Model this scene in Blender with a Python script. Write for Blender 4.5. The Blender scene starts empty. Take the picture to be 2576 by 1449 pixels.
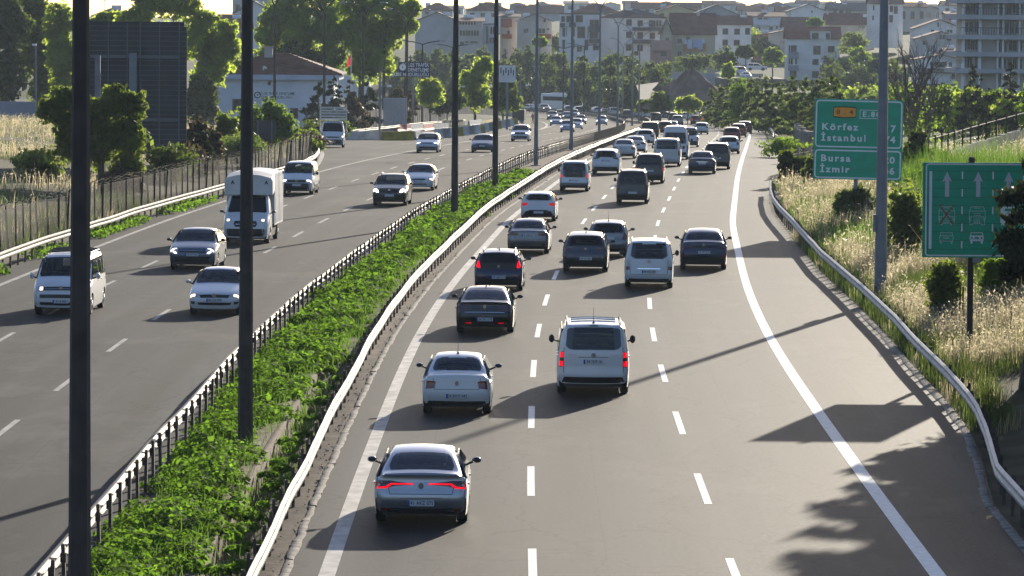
import bpy, bmesh, math, random
import numpy as np
from mathutils import Vector, Matrix, Euler

random.seed(7)
RNG = np.random.default_rng(7)
scene = bpy.context.scene
COL = scene.collection
rad = math.radians

# ---------------------------------------------------------------- camera
FOC, PCX, PCY, CAM_H = 10950.0, 1288.0, 724.5, 10.0
PITCH, ROLL = math.atan(684.5 / FOC), rad(0.5)
_f = np.array([0, math.cos(PITCH), -math.sin(PITCH)])
_u0 = np.array([0, math.sin(PITCH), math.cos(PITCH)])
_r0 = np.array([1.0, 0, 0])
CU = _u0 * math.cos(ROLL) - _r0 * math.sin(ROLL)
CR = _r0 * math.cos(ROLL) + _u0 * math.sin(ROLL)
cam_data = bpy.data.cameras.new("camera")
cam = bpy.data.objects.new("camera", cam_data)
COL.objects.link(cam)
cam_data.sensor_width = 36.0
cam_data.lens = 36.0 * FOC / 2576.0
cam_data.clip_start, cam_data.clip_end = 1.0, 20000.0
m = Matrix(((CR[0], CU[0], -_f[0], 0), (CR[1], CU[1], -_f[1], 0), (CR[2], CU[2], -_f[2], CAM_H), (0, 0, 0, 1)))
cam.matrix_world = m
scene.camera = cam

# ---------------------------------------------------------------- sky, sun, exposure
HAZE = 0.00009
SUN_EL, SUN_AZ = rad(14.5), rad(15.5)
world = bpy.data.worlds.new("World")
scene.world = world
world.use_nodes = True
wn = world.node_tree
wn.nodes.clear()
sky = wn.nodes.new("ShaderNodeTexSky")
sky.sky_type = 'NISHITA'
sky.sun_disc = False
sky.sun_elevation = SUN_EL
sky.sun_rotation = SUN_AZ
sky.altitude = 50
sky.air_density = 1.0
sky.dust_density = 1.2
sky.ozone_density = 1.6
bg = wn.nodes.new("ShaderNodeBackground")
bg.inputs['Strength'].default_value = 0.085
wo = wn.nodes.new("ShaderNodeOutputWorld")
wb = wn.nodes.new("ShaderNodeMix"); wb.data_type = 'RGBA'; wb.blend_type = 'MULTIPLY'; wb.inputs['Factor'].default_value = 1.0
wb.inputs[7].default_value = (0.94, 1.0, 1.24, 1.0)          # the photograph's cool white balance
wn.links.new(sky.outputs[0], wb.inputs[6])
wn.links.new(wb.outputs[2], bg.inputs[0])
wn.links.new(bg.outputs[0], wo.inputs[0])
sun_data = bpy.data.lights.new("sun", 'SUN')
sun_data.energy = 5.0
sun_data.angle = rad(0.5)
sun_data.color = (1.0, 0.90, 0.74)
sun = bpy.data.objects.new("sun", sun_data)
COL.objects.link(sun)
sun.location = (30, 100, 60)
SUN_DIR = Vector((math.sin(SUN_AZ) * math.cos(SUN_EL), math.cos(SUN_AZ) * math.cos(SUN_EL), math.sin(SUN_EL)))
sun.rotation_euler = SUN_DIR.to_track_quat('Z', 'Y').to_euler()
scene.view_settings.view_transform = 'Standard'
scene.view_settings.look = 'None'
scene.view_settings.gamma = 1.0
scene.view_settings.use_curve_mapping = False
scene.view_settings.exposure = 0.74
scene.render.engine = 'CYCLES'
scene.cycles.max_bounces = 6
scene.cycles.diffuse_bounces = 4
scene.cycles.glossy_bounces = 3
scene.cycles.transmission_bounces = 4
scene.cycles.transparent_max_bounces = 8
scene.cycles.volume_bounces = 0
scene.cycles.sample_clamp_indirect = 6.0
scene.cycles.caustics_reflective = False
scene.cycles.caustics_refractive = False

# ---------------------------------------------------------------- survey helpers
def softp(v, k=30.0):
    v = np.asarray(v, float) / k
    return k * (np.log1p(np.exp(-np.abs(v))) + np.maximum(v, 0))

def zroad(Y):
    """the motorway falls gently beyond 300 m and levels out near 830 m"""
    return -0.018 * softp(np.asarray(Y, float) - 305) + 0.018 * softp(np.asarray(Y, float) - 835)

def ray(x, y):
    d = _f + CR * (x - PCX) / FOC - CU * (y - PCY) / FOC
    return d / d[1]

def at(x, y, Y):
    """point seen at survey mark (x, y), Y metres away"""
    d = ray(x, y)
    return Vector((d[0] * Y, Y, CAM_H + d[2] * Y))

def on_road(x, y, dz=0.0):
    d = ray(x, y)
    lo, hi = 20.0, 1100.0
    for _ in range(50):
        mid = (lo + hi) / 2
        if CAM_H + d[2] * mid > float(zroad(mid)) + dz:
            lo = mid
        else:
            hi = mid
    return Vector((d[0] * lo, lo, float(zroad(lo)) + dz))

# centre line of the near-side lanes (the line between first and second lane)
_PA = np.array([(0.40, 20), (0.41, 60), (0.42, 81), (0.44, 93), (0.51, 108), (0.62, 123), (0.83, 138), (1.19, 153), (1.63, 167),
    (2.25, 183), (3.33, 210), (4.0, 223), (5.38, 248), (6.75, 273), (8.25, 299), (12.0, 363), (15.68, 427), (20.1, 505), (21.95, 544),
    (23.4, 576), (24.8, 618), (25.9, 655), (26.8, 700), (27.3, 740), (27.2, 780), (25.6, 815), (21.5, 846), (14, 874), (3, 896),
    (-12, 913), (-38, 931), (-90, 955), (-170, 980), (-260, 1000)], float)

def catmull(P, step):
    P = np.asarray(P, float)
    P = np.vstack([2 * P[0] - P[1], P, 2 * P[-1] - P[-2]])
    out = []
    for i in range(1, len(P) - 2):
        p0, p1, p2, p3 = P[i - 1], P[i], P[i + 1], P[i + 2]
        n = max(2, int(np.linalg.norm(p2 - p1) / step))
        for k in range(n):
            t = k / n
            out.append(0.5 * ((2 * p1) + (-p0 + p2) * t + (2 * p0 - 5 * p1 + 4 * p2 - p3) * t * t + (-p0 + 3 * p1 - 3 * p2 + p3) * t ** 3))
    out.append(P[-2])
    return np.array(out)

def smooth_line(P, n):
    P = P.copy()
    for _ in range(n):
        P[1:-1] = 0.25 * P[:-2] + 0.5 * P[1:-1] + 0.25 * P[2:]
    return P

PATH = smooth_line(catmull(_PA, 2.0), 12)
_seg = np.linalg.norm(np.diff(PATH, axis=0), axis=1)
PS = np.concatenate([[0], np.cumsum(_seg)])
_tan = np.gradient(PATH, axis=0)
_tan /= np.linalg.norm(_tan, axis=1)[:, None]
PN = np.stack([_tan[:, 1], -_tan[:, 0]], 1)          # to the right of travel
IMONO = int(np.argmax(PATH[:, 1] > 790))
def path_x(Y):
    return np.interp(Y, PATH[:IMONO, 1], PATH[:IMONO, 0])
def path_s(Y):
    return float(np.interp(Y, PATH[:IMONO, 1], PS[:IMONO]))
def path_at(s, off=0.0):
    """(x, y, z) at arc length s, off metres to the right"""
    x = np.interp(s, PS, PATH[:, 0]); y = np.interp(s, PS, PATH[:, 1])
    nx = np.interp(s, PS, PN[:, 0]); ny = np.interp(s, PS, PN[:, 1])
    X, Y = x + nx * off, y + ny * off
    return np.stack([X, Y, zroad(Y)], -1) if np.ndim(X) else np.array([X, Y, float(zroad(Y))])
def heading(Y):
    """yaw of a car driving away at depth Y (0 = straight up the road)"""
    s = path_s(min(Y, 785))
    a, b = path_at(s - 4), path_at(s + 4)
    return -math.atan2(b[0] - a[0], b[1] - a[1])
def tab(t):
    a = np.array(t, float)
    return lambda Y: np.interp(Y, a[:, 0], a[:, 1])
OFF_MR = tab([(20, -4.85), (150, -4.9), (217, -4.95), (345, -4.7), (416, -5.2), (493, -5.8), (553, -6.0), (672, -5.4), (760, -5.0)])
OFF_ML = tab([(20, -8.03), (115, -7.95), (156, -7.8), (200, -7.7), (285, -7.6), (353, -7.4), (423, -7.6), (517, -8.2), (587, -8.8), (668, -9.2), (722, -9.7), (780, -10)])
OFF_P = tab([(20, -16.4), (173, -16.3), (228, -16.2), (293, -15.9), (350, -15.5), (420, -15.8), (800, -16.2)])
OFF_LS = tab([(20, -20.2), (197, -20.1), (282, -19.8), (336, -19.4), (420, -19.4), (800, -19.8)])
RE_LINE = np.array([(10.1, 60), (10.12, 80), (10.26, 89.7), (10.97, 98.4), (11.38, 104.3), (11.57, 109.2), (11.72, 114.7), (11.82, 121.8), (11.92, 127.4), (12.11, 135.5),
    (12.22, 143.2), (12.34, 152.6), (12.40, 162.5), (12.48, 172.3), (12.75, 185.7), (13.01, 198.6), (13.34, 213.7), (13.64, 224.1), (14.17, 236.9), (14.95, 249.6)])
LE_LINE = np.array([(-20.3, 120), (-20.1, 150), (-19.76, 167.7), (-19.41, 176.6), (-18.97, 186.3), (-18.67, 192.8), (-18.1, 204.4), (-17.45, 215.2), (-16.9, 223.5), (-15.95, 236.8),
    (-15.1, 252.0), (-14.2, 267.5), (-13.65, 283.0), (-13.68, 300.8), (-14.4, 318.4)])

# ---------------------------------------------------------------- scene graph helpers
def tag(o, label=None, cat=None, group=None, kind=None):
    if label: o['label'] = label
    if cat: o['category'] = cat
    if group: o['group'] = group
    if kind: o['kind'] = kind
    return o

def thing(name, loc, label=None, cat=None, group=None, rz=0.0, kind=None):
    o = bpy.data.objects.new(name, None)
    o.empty_display_size = 0.3
    COL.objects.link(o)
    o.location = loc
    o.rotation_euler = (0, 0, rz)
    return tag(o, label, cat, group, kind)

def link(name, me, parent=None, loc=None, rz=None):
    o = bpy.data.objects.new(name, me)
    COL.objects.link(o)
    if parent is not None: o.parent = parent
    if loc is not None: o.location = loc
    if rz is not None: o.rotation_euler = (0, 0, rz)
    return o

def mesh_np(name, V, Q, mats, mi=None, smooth=None, uv=None):
    """mesh from numpy verts (n,3) and quads (m,4) or tris (m,3)"""
    V = np.asarray(V, np.float32); Q = np.asarray(Q, np.int32)
    me = bpy.data.meshes.new(name)
    k = Q.shape[1]
    me.vertices.add(len(V)); me.vertices.foreach_set("co", V.ravel())
    me.loops.add(Q.size); me.loops.foreach_set("vertex_index", Q.ravel())
    me.polygons.add(len(Q))
    me.polygons.foreach_set("loop_start", np.arange(0, Q.size, k, dtype=np.int32))
    for mm in (mats if isinstance(mats, (list, tuple)) else [mats]): me.materials.append(mm)
    if mi is not None: me.polygons.foreach_set("material_index", np.asarray(mi, np.int32))
    if uv is not None:
        ul = me.uv_layers.new(name="UVMap")
        ul.data.foreach_set("uv", np.asarray(uv, np.float32)[Q.ravel()].ravel())
    me.update(calc_edges=True)
    me.validate()
    if smooth is not None:
        me.polygons.foreach_set("use_smooth", np.ones(len(me.polygons), bool))
        if smooth < 179: me.set_sharp_from_angle(angle=rad(smooth))
    return me

class MB:
    """collects shapes into one mesh; each face remembers its material slot"""
    def __init__(s): s.v = []; s.f = []; s.m = []
    def add(s, verts, faces, mi=0):
        b = len(s.v); s.v.extend([tuple(map(float, p)) for p in verts])
        s.f.extend([[b + i for i in f] for f in faces]); s.m.extend([mi] * len(faces)); return s
    def box(s, c, d, mi=0, rz=0.0, taper=1.0, M=None):
        hx, hy, hz = d[0] / 2, d[1] / 2, d[2] / 2
        vs = []
        for sx, sy, sz in ((-1,-1,-1),(1,-1,-1),(1,1,-1),(-1,1,-1),(-1,-1,1),(1,-1,1),(1,1,1),(-1,1,1)):
            t = taper if sz > 0 else 1.0
            x, y, z = sx * hx * t, sy * hy * t, sz * hz
            if rz: x, y = x * math.cos(rz) - y * math.sin(rz), x * math.sin(rz) + y * math.cos(rz)
            p = Vector((x, y, z))
            if M is not None: p = M @ p
            vs.append((p[0] + c[0], p[1] + c[1], p[2] + c[2]))
        return s.add(vs, [(0,3,2,1),(4,5,6,7),(0,1,5,4),(1,2,6,5),(2,3,7,6),(3,0,4,7)], mi)
    def tube(s, pts, r, n=8, mi=0, cap=True):
        pts = [Vector(p) for p in pts]; rs = r if isinstance(r, (list, tuple)) else [r] * len(pts)
        rings = []
        for i, p in enumerate(pts):
            d = (pts[min(i + 1, len(pts) - 1)] - pts[max(i - 1, 0)]).normalized()
            a = Vector((0, 0, 1)) if abs(d.z) < 0.9 else Vector((1, 0, 0))
            e1 = d.cross(a).normalized(); e2 = d.cross(e1)
            rings.append([p + (e1 * math.cos(2*math.pi*k/n) + e2 * math.sin(2*math.pi*k/n)) * rs[i] for k in range(n)])
        vs = [v for r_ in rings for v in r_]
        fs = [(i*n+k, i*n+(k+1)%n, (i+1)*n+(k+1)%n, (i+1)*n+k) for i in range(len(pts)-1) for k in range(n)]
        if cap: fs += [tuple(range(n))[::-1], tuple((len(pts)-1)*n + k for k in range(n))]
        return s.add(vs, fs, mi)
    def prism(s, poly, y0, y1, mi=0):
        """polygon of (x, z) extruded from y0 to y1"""
        n = len(poly)
        vs = [(p[0], y0, p[1]) for p in poly] + [(p[0], y1, p[1]) for p in poly]
        fs = [tuple(range(n)), tuple(range(2*n-1, n-1, -1))] + [(i, i+n, (i+1)%n+n, (i+1)%n) for i in range(n)]
        return s.add(vs, fs, mi)
    def mesh(s, name, mats, smooth=None):
        me = bpy.data.meshes.new(name)
        me.from_pydata(s.v, [], s.f)
        for mm in (mats if isinstance(mats, (list, tuple)) else [mats]): me.materials.append(mm)
        me.polygons.foreach_set("material_index", np.array(s.m, np.int32))
        bm = bmesh.new(); bm.from_mesh(me)
        bmesh.ops.recalc_face_normals(bm, faces=bm.faces)
        bm.to_mesh(me); bm.free()
        if smooth is not None:
            me.polygons.foreach_set("use_smooth", np.ones(len(me.polygons), bool))
            me.set_sharp_from_angle(angle=rad(smooth))
        me.update()
        return me
    def build(s, name, mats, parent=None, smooth=None, loc=None, rz=None):
        return link(name, s.mesh(name, mats, smooth), parent, loc, rz)

# ---------------------------------------------------------------- materials
def _in(n, name, v):
    if name in n.inputs: n.inputs[name].default_value = v

def mat(name, col, rough=0.6, metal=0.0, spec=0.5, var=0.0, vscale=2.0, bump=0.0, bscale=20.0, coat=0.0, trans=None, emit=None, col2=None, estr=1.0, stretch=None, detail=4.0, dirt=0.0):
    """Principled material with noise-driven colour, optional translucency (leaves), bump, dirt"""
    mm = bpy.data.materials.new(name); mm.use_nodes = True
    nt = mm.node_tree; N, L = nt.nodes, nt.links
    b = N["Principled BSDF"]
    c4 = (*col, 1.0)
    b.inputs['Base Color'].default_value = c4
    b.inputs['Roughness'].default_value = rough
    b.inputs['Metallic'].default_value = metal
    _in(b, 'Specular IOR Level', spec)
    if coat: _in(b, 'Coat Weight', coat); _in(b, 'Coat Roughness', 0.04)
    if emit is not None:
        _in(b, 'Emission Color', (*emit, 1)); _in(b, 'Emission Strength', estr)
    vec = None
    if var or bump or col2 or dirt:
        g = N.new("ShaderNodeNewGeometry"); vec = g.outputs['Position']
        if stretch:
            mp = N.new("ShaderNodeMapping"); mp.inputs['Scale'].default_value = stretch
            L.new(vec, mp.inputs['Vector']); vec = mp.outputs[0]
    src = None
    if var or col2:
        nz = N.new("ShaderNodeTexNoise"); nz.inputs['Scale'].default_value = vscale; nz.inputs['Detail'].default_value = detail
        L.new(vec, nz.inputs['Vector'])
        mr = N.new("ShaderNodeMapRange"); mr.inputs['From Min'].default_value = 0.32; mr.inputs['From Max'].default_value = 0.68
        L.new(nz.outputs['Fac'], mr.inputs['Value'])
        mx = N.new("ShaderNodeMix"); mx.data_type = 'RGBA'
        a = [max(0, c * (1 - var)) for c in col]; d = [min(1, c * (1 + var)) for c in (col2 or col)]
        mx.inputs[6].default_value = (*a, 1); mx.inputs[7].default_value = (*d, 1)
        L.new(mr.outputs[0], mx.inputs['Factor'])
        src = mx.outputs[2]
    if dirt:
        nz2 = N.new("ShaderNodeTexNoise"); nz2.inputs['Scale'].default_value = 1.7; nz2.inputs['Detail'].default_value = 6
        L.new(vec, nz2.inputs['Vector'])
        mr2 = N.new("ShaderNodeMapRange"); mr2.inputs['From Min'].default_value = 0.45; mr2.inputs['From Max'].default_value = 0.75; mr2.inputs['To Max'].default_value = dirt
        L.new(nz2.outputs['Fac'], mr2.inputs['Value'])
        mx2 = N.new("ShaderNodeMix"); mx2.data_type = 'RGBA'
        mx2.inputs[6].default_value = c4; mx2.inputs[7].default_value = (0.16, 0.13, 0.10, 1)
        if src is not None: L.new(src, mx2.inputs[6])
        L.new(mr2.outputs[0], mx2.inputs['Factor'])
        src = mx2.outputs[2]
    if src is not None: L.new(src, b.inputs['Base Color'])
    if bump:
        nb = N.new("ShaderNodeTexNoise"); nb.inputs['Scale'].default_value = bscale; nb.inputs['Detail'].default_value = 3
        L.new(vec, nb.inputs['Vector'])
        bp = N.new("ShaderNodeBump"); bp.inputs['Strength'].default_value = bump; bp.inputs['Distance'].default_value = 0.02
        L.new(nb.outputs['Fac'], bp.inputs['Height']); L.new(bp.outputs[0], b.inputs['Normal'])
    if trans is not None:
        t = N.new("ShaderNodeBsdfTranslucent"); t.inputs['Color'].default_value = (*trans[0], 1)
        if src is not None:
            sc = N.new("ShaderNodeMix"); sc.data_type = 'RGBA'; sc.blend_type = 'MULTIPLY'; sc.inputs['Factor'].default_value = 1
            k = [trans[0][i] / max(col[i], 1e-3) for i in range(3)]
            sc.inputs[7].default_value = (*k, 1); sc.clamp_result = False
            L.new(src, sc.inputs[6]); L.new(sc.outputs[2], t.inputs['Color'])
        ms = N.new("ShaderNodeMixShader"); ms.inputs['Fac'].default_value = trans[1]
        L.new(b.outputs[0], ms.inputs[1]); L.new(t.outputs[0], ms.inputs[2])
        L.new(ms.outputs[0], N["Material Output"].inputs['Surface'])
    return mm

def asphalt(name, col, lanes, off0, dust=0.0, rough=0.62):
    """UV.x = metres across, UV.y = metres along: wheel tracks, lane joints, cracks, stains, aggregate"""
    mm = bpy.data.materials.new(name); mm.use_nodes = True
    nt = mm.node_tree; N, L = nt.nodes, nt.links; b = N["Principled BSDF"]
    uv = N.new("ShaderNodeUVMap"); sp = N.new("ShaderNodeSeparateXYZ"); L.new(uv.outputs[0], sp.inputs[0])
    def math_(op, a, bb=None, v=None):
        n = N.new("ShaderNodeMath"); n.operation = op
        for i, q in enumerate((a, bb)):
            if q is None: continue
            if isinstance(q, (int, float)): n.inputs[i].default_value = q
            else: L.new(q, n.inputs[i])
        return n.outputs[0]
    def noise(scale, detail, sx=1.0, sy=1.0, rough_=0.5):
        mp = N.new("ShaderNodeMapping"); mp.inputs['Scale'].default_value = (sx, sy, 1); L.new(uv.outputs[0], mp.inputs['Vector'])
        n = N.new("ShaderNodeTexNoise"); n.inputs['Scale'].default_value = scale; n.inputs['Detail'].default_value = detail
        n.inputs['Roughness'].default_value = rough_
        L.new(mp.outputs[0], n.inputs['Vector']); return n.outputs['Fac']
    def rng(v, a, c, lo, hi):
        n = N.new("ShaderNodeMapRange"); L.new(v, n.inputs['Value'])
        for k, q in zip(('From Min', 'From Max', 'To Min', 'To Max'), (a, c, lo, hi)): n.inputs[k].default_value = q
        return n.outputs[0]
    lanew = 3.65
    ph = math_('MULTIPLY', math_('ADD', sp.outputs['X'], -off0), 2 * math.pi / (lanew / 2))
    track = rng(math_('COSINE', ph), -1, 1, 0.72, 1.22)              # polished wheel tracks, oil between them
    big = rng(noise(0.10, 5, 1.0, 0.25), 0.3, 0.7, 0.72, 1.25)
    streak = rng(noise(0.9, 4, 1.0, 0.02), 0.3, 0.7, 0.62, 1.32)
    agg = rng(noise(9.0, 3, 1, 1, 0.7), 0.25, 0.75, 0.60, 1.42)
    agg2 = rng(noise(38.0, 2), 0.2, 0.8, 0.75, 1.25)
    val = math_('MULTIPLY', math_('MULTIPLY', math_('MULTIPLY', track, big), math_('MULTIPLY', streak, agg)), agg2)
    # cracks: thin lines of a distorted voronoi
    mp = N.new("ShaderNodeMapping"); mp.inputs['Scale'].default_value = (0.32, 0.075, 1); L.new(uv.outputs[0], mp.inputs['Vector'])
    nd = N.new("ShaderNodeTexNoise"); nd.inputs['Scale'].default_value = 0.5; nd.inputs['Detail'].default_value = 6; L.new(uv.outputs[0], nd.inputs['Vector'])
    va = N.new("ShaderNodeVectorMath"); va.operation = 'MULTIPLY_ADD'
    va.inputs[1].default_value = (0.7, 0.7, 0); L.new(nd.outputs['Color'], va.inputs[0]); L.new(mp.outputs[0], va.inputs[2])
    vo = N.new("ShaderNodeTexVoronoi"); vo.feature = 'DISTANCE_TO_EDGE'; vo.inputs['Scale'].default_value = 1.0; L.new(va.outputs[0], vo.inputs['Vector'])
    crack = rng(vo.outputs['Distance'], 0.0, 0.016, 0.42, 1.0)
    val = math_('MULTIPLY', val, crack)
    fr = math_('FRACT', math_('DIVIDE', math_('ADD', sp.outputs['X'], 100 * lanew + 0.45 - off0), lanew))
    joint = rng(math_('ABSOLUTE', math_('SUBTRACT', fr, 0.5)), 0.0, 0.008, 0.62, 1.0)
    val = math_('MULTIPLY', val, joint)
    patch = N.new("ShaderNodeTexVoronoi"); patch.inputs['Scale'].default_value = 1.0
    mp3 = N.new("ShaderNodeMapping"); mp3.inputs['Scale'].default_value = (0.27, 0.03, 1); L.new(uv.outputs[0], mp3.inputs['Vector']); L.new(mp3.outputs[0], patch.inputs['Vector'])
    sc3 = N.new("ShaderNodeSeparateColor"); L.new(patch.outputs['Color'], sc3.inputs[0])
    val = math_('MULTIPLY', val, rng(sc3.outputs[0], 0.0, 1.0, 0.80, 1.16))
    band = rng(math_('ABSOLUTE', math_('SUBTRACT', math_('FRACT', math_('DIVIDE', math_('ADD', sp.outputs['X'], 100 * lanew - off0), lanew)), 0.5)), 0.03, 0.13, 0.74, 1.0)
    val = math_('MULTIPLY', val, rng(math_('MULTIPLY', math_('SUBTRACT', 1.0, band), rng(noise(0.35, 4, 1.0, 0.2), 0.35, 0.65, 0.2, 1.6)), 0.0, 1.0, 1.0, 0.0))
    drip = rng(noise(2.2, 3, 1.0, 0.5), 0.66, 0.74, 1.0, 0.72)
    val = math_('MULTIPLY', val, drip)
    base = N.new("ShaderNodeMix"); base.data_type = 'RGBA'; base.blend_type = 'MULTIPLY'; base.inputs['Factor'].default_value = 1
    base.inputs[6].default_value = (*col, 1); base.clamp_result = False
    cc = N.new("ShaderNodeCombineColor")
    for k in range(3): L.new(val, cc.inputs[k])
    L.new(cc.outputs[0], base.inputs[7])
    src = base.outputs[2]
    if dust:
        d = rng(noise(0.22, 7, 1.0, 0.35, 0.65), 0.52, 0.72, 0.0, dust)
        mx = N.new("ShaderNodeMix"); mx.data_type = 'RGBA'; L.new(d, mx.inputs['Factor'])
        L.new(src, mx.inputs[6]); mx.inputs[7].default_value = (0.17, 0.15, 0.125, 1); src = mx.outputs[2]
    L.new(src, b.inputs['Base Color'])
    L.new(rng(agg, 0.7, 1.3, rough - 0.06, rough + 0.08), b.inputs['Roughness'])
    _in(b, 'Specular IOR Level', 0.06)
    bp = N.new("ShaderNodeBump"); bp.inputs['Strength'].default_value = 0.35; bp.inputs['Distance'].default_value = 0.01
    L.new(math_('ADD', agg, agg2), bp.inputs['Height']); L.new(bp.outputs[0], b.inputs['Normal'])
    return mm

MT = dict(
    asphalt_r=asphalt("asphalt_worn", (0.029, 0.0275, 0.0255), 3, 0.0, dust=0.25, rough=0.64),
    asphalt_l=asphalt("asphalt_dusty", (0.030, 0.0305, 0.032), 3, -12.6, dust=0.45, rough=0.8),
    stained=mat("soil_stained_concrete", (0.135, 0.105, 0.075), 0.92, spec=0.1, var=0.4, vscale=1.6, bump=0.6, bscale=6, stretch=(1, 1, .3)),
    concrete=mat("concrete", (0.30, 0.27, 0.23), 0.85, spec=0.1, var=0.25, vscale=1.2, bump=0.4, bscale=9),
    apron=mat("concrete_apron", (0.135, 0.122, 0.105), 0.85, spec=0.1, var=0.22, vscale=0.6, bump=0.3, bscale=8),
    kerb=mat("kerb_concrete", (0.24, 0.22, 0.19), 0.9, spec=0.1, var=0.4, vscale=3.0, bump=0.6, bscale=14),
    paint_line=mat("road_paint", (0.78, 0.76, 0.70), 0.6, spec=0.15, var=0.14, vscale=6.0, detail=8),
    paint_old=mat("grimy_road_paint", (0.50, 0.47, 0.42), 0.7, spec=0.1, var=0.28, vscale=3.0, detail=9, stretch=(1, .5, 1)),
    paint_worn=mat("worn_road_paint", (0.36, 0.34, 0.30), 0.7, spec=0.1, var=0.3, vscale=2.5, detail=9, stretch=(1, 0.4, 1)),
    soil=mat("soil", (0.10, 0.072, 0.05), 0.95, spec=0.1, var=0.5, vscale=1.1, bump=0.8, bscale=7, detail=8),
    redsoil=mat("heap_soil", (0.25, 0.17, 0.125), 0.95, spec=0.1, var=0.35, vscale=0.4, bump=0.8, bscale=2.0, detail=8),
    field=mat("field_ground", (0.055, 0.045, 0.027), 0.95, spec=0.1, var=0.45, vscale=0.25, col2=(0.10, 0.085, 0.045), bump=0.5, bscale=3, detail=8),
    hillground=mat("hill_ground", (0.020, 0.033, 0.012), 0.95, spec=0.1, var=0.4, vscale=0.05, col2=(0.040, 0.052, 0.018), detail=8),
    galv=mat("galvanised_steel", (0.27, 0.24, 0.19), 0.68, metal=0.12, spec=0.3, var=0.14, vscale=3.0, bump=0.08, bscale=3, dirt=0.35),
    galv_grey=mat("weathered_galvanised_steel", (0.33, 0.335, 0.34), 0.55, metal=0.5, var=0.15, vscale=3.0),
    post=mat("rusty_dark_post", (0.085, 0.062, 0.05), 0.75, metal=0.2, var=0.35, vscale=7),
    pole=mat("dark_weathered_pole", (0.045, 0.038, 0.033), 0.7, metal=0.15, var=0.3, vscale=2.5, bump=0.3, bscale=12),
    pole_grey=mat("grey_painted_pole", (0.19, 0.20, 0.22), 0.5, metal=0.3, var=0.12, vscale=2.0),
    wire=mat("fence_wire", (0.028, 0.024, 0.021), 0.8, spec=0.1),
    darkmetal=mat("dark_metal", (0.03, 0.03, 0.032), 0.5, metal=0.4),
    rib=mat("sign_rib", (0.15, 0.155, 0.165), 0.6, spec=.2),
    sign_green=mat("sign_green", (0.0, 0.37, 0.205), 0.55, var=0.10, vscale=2.2),
    sign_edge=mat("sign_edge_green", (0.0, 0.10, 0.055), 0.6),
    sign_white=mat("sign_white", (0.80, 0.84, 0.82), 0.6, var=0.06, vscale=5),
    sign_grey=mat("sign_greyed_white", (0.58, 0.60, 0.61), 0.6),
    sign_orange=mat("sign_orange", (0.95, 0.36, 0.03), 0.6),
    sign_black=mat("sign_black", (0.02, 0.015, 0.012), 0.6),
    sign_red=mat("sign_red", (0.30, 0.03, 0.015), 0.6),
    sign_blue=mat("sign_blue", (0.012, 0.016, 0.09), 0.5),
    sign_back=mat("sign_back_sheet", (0.068, 0.066, 0.068), 0.7, spec=0.2, var=0.15, vscale=1.2),
    glass=mat("tinted_glass", (0.008, 0.011, 0.016), 0.03, spec=0.26),
    glass_light=mat("clear_cabin_glass", (0.03, 0.037, 0.044), 0.04, spec=0.5),
    glass_through=None,
    rubber=mat("tyre_rubber", (0.012, 0.012, 0.012), 0.85),
    rim=mat("alloy_rim", (0.45, 0.45, 0.46), 0.35, metal=0.85),
    blackplastic=mat("black_plastic", (0.016, 0.016, 0.018), 0.55),
    chrome=mat("chrome", (0.75, 0.75, 0.76), 0.12, metal=1.0),
    lens_red=mat("tail_lens_red", (0.16, 0.006, 0.008), 0.12, coat=0.6),
    lens_dark=mat("tail_lens_smoked", (0.055, 0.006, 0.008), 0.12, coat=0.6),
    lens_lit=mat("tail_lamp_lit", (0.30, 0.0, 0.004), 0.4, spec=.2, emit=(1.0, 0.0, 0.012), estr=0.8),
    lens_lit2=mat("tail_lamp_glow", (0.28, 0.0, 0.004), 0.3, spec=.25, emit=(1.0, 0.0, 0.012), estr=0.25),
    lens_clear=mat("lamp_lens_clear", (0.5, 0.52, 0.55), 0.1, coat=0.5),
    lamp_lit=mat("headlamp_lit", (0.9, 0.9, 0.9), 0.2, emit=(1.0, 0.93, 0.82), estr=2.2),
    lamp_warm=mat("headlamp_warm", (0.9, 0.85, 0.7), 0.2, emit=(1.0, 0.72, 0.42), estr=1.6),
    plate=mat("plate_white", (0.52, 0.54, 0.56), 0.5),
    plate_blue=mat("plate_blue", (0.02, 0.05, 0.32), 0.5),
    plate_text=mat("plate_black", (0.015, 0.015, 0.015), 0.5),
    seam=mat("panel_seam", (0.02, 0.02, 0.022), 0.7),
    canvas=mat("truck_canvas", (0.62, 0.60, 0.56), 0.75, var=0.08, vscale=2),
    barrier_white=mat("whitewashed_barrier", (0.55, 0.54, 0.51), 0.85, var=0.25, vscale=1.5, bump=0.3, bscale=6),
    barrier_yellow=mat("faded_yellow_barrier", (0.36, 0.26, 0.035), 0.85, var=0.3, vscale=1.5, bump=0.3, bscale=6),
    barrier_red=mat("red_barrier", (0.42, 0.05, 0.03), 0.7, var=0.2, vscale=1.5),
    flag=mat("flag_red", (0.62, 0.02, 0.02), 0.7, trans=((0.7, 0.03, 0.02), 0.4)),
    skin=mat("skin", (0.35, 0.2, 0.14), 0.6),
    orange_cloth=mat("orange_workwear", (0.62, 0.12, 0.03), 0.8),
    bark=mat("bark", (0.075, 0.06, 0.047), 0.9, var=0.3, vscale=4, bump=0.8, bscale=9),
    deadwood=mat("dead_bark", (0.13, 0.10, 0.08), 0.9, var=0.3, vscale=4),
    rock=mat("stone", (0.22, 0.20, 0.17), 0.9, var=0.4, vscale=1.5, bump=0.8, bscale=3),
)
def leaf(name, col, tr, fac=0.5, var=0.5, vs=1.2, rough=0.55, spec=0.12):
    return mat(name, col, rough, spec=spec, var=var, vscale=vs, trans=(tr, fac), detail=3)
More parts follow.
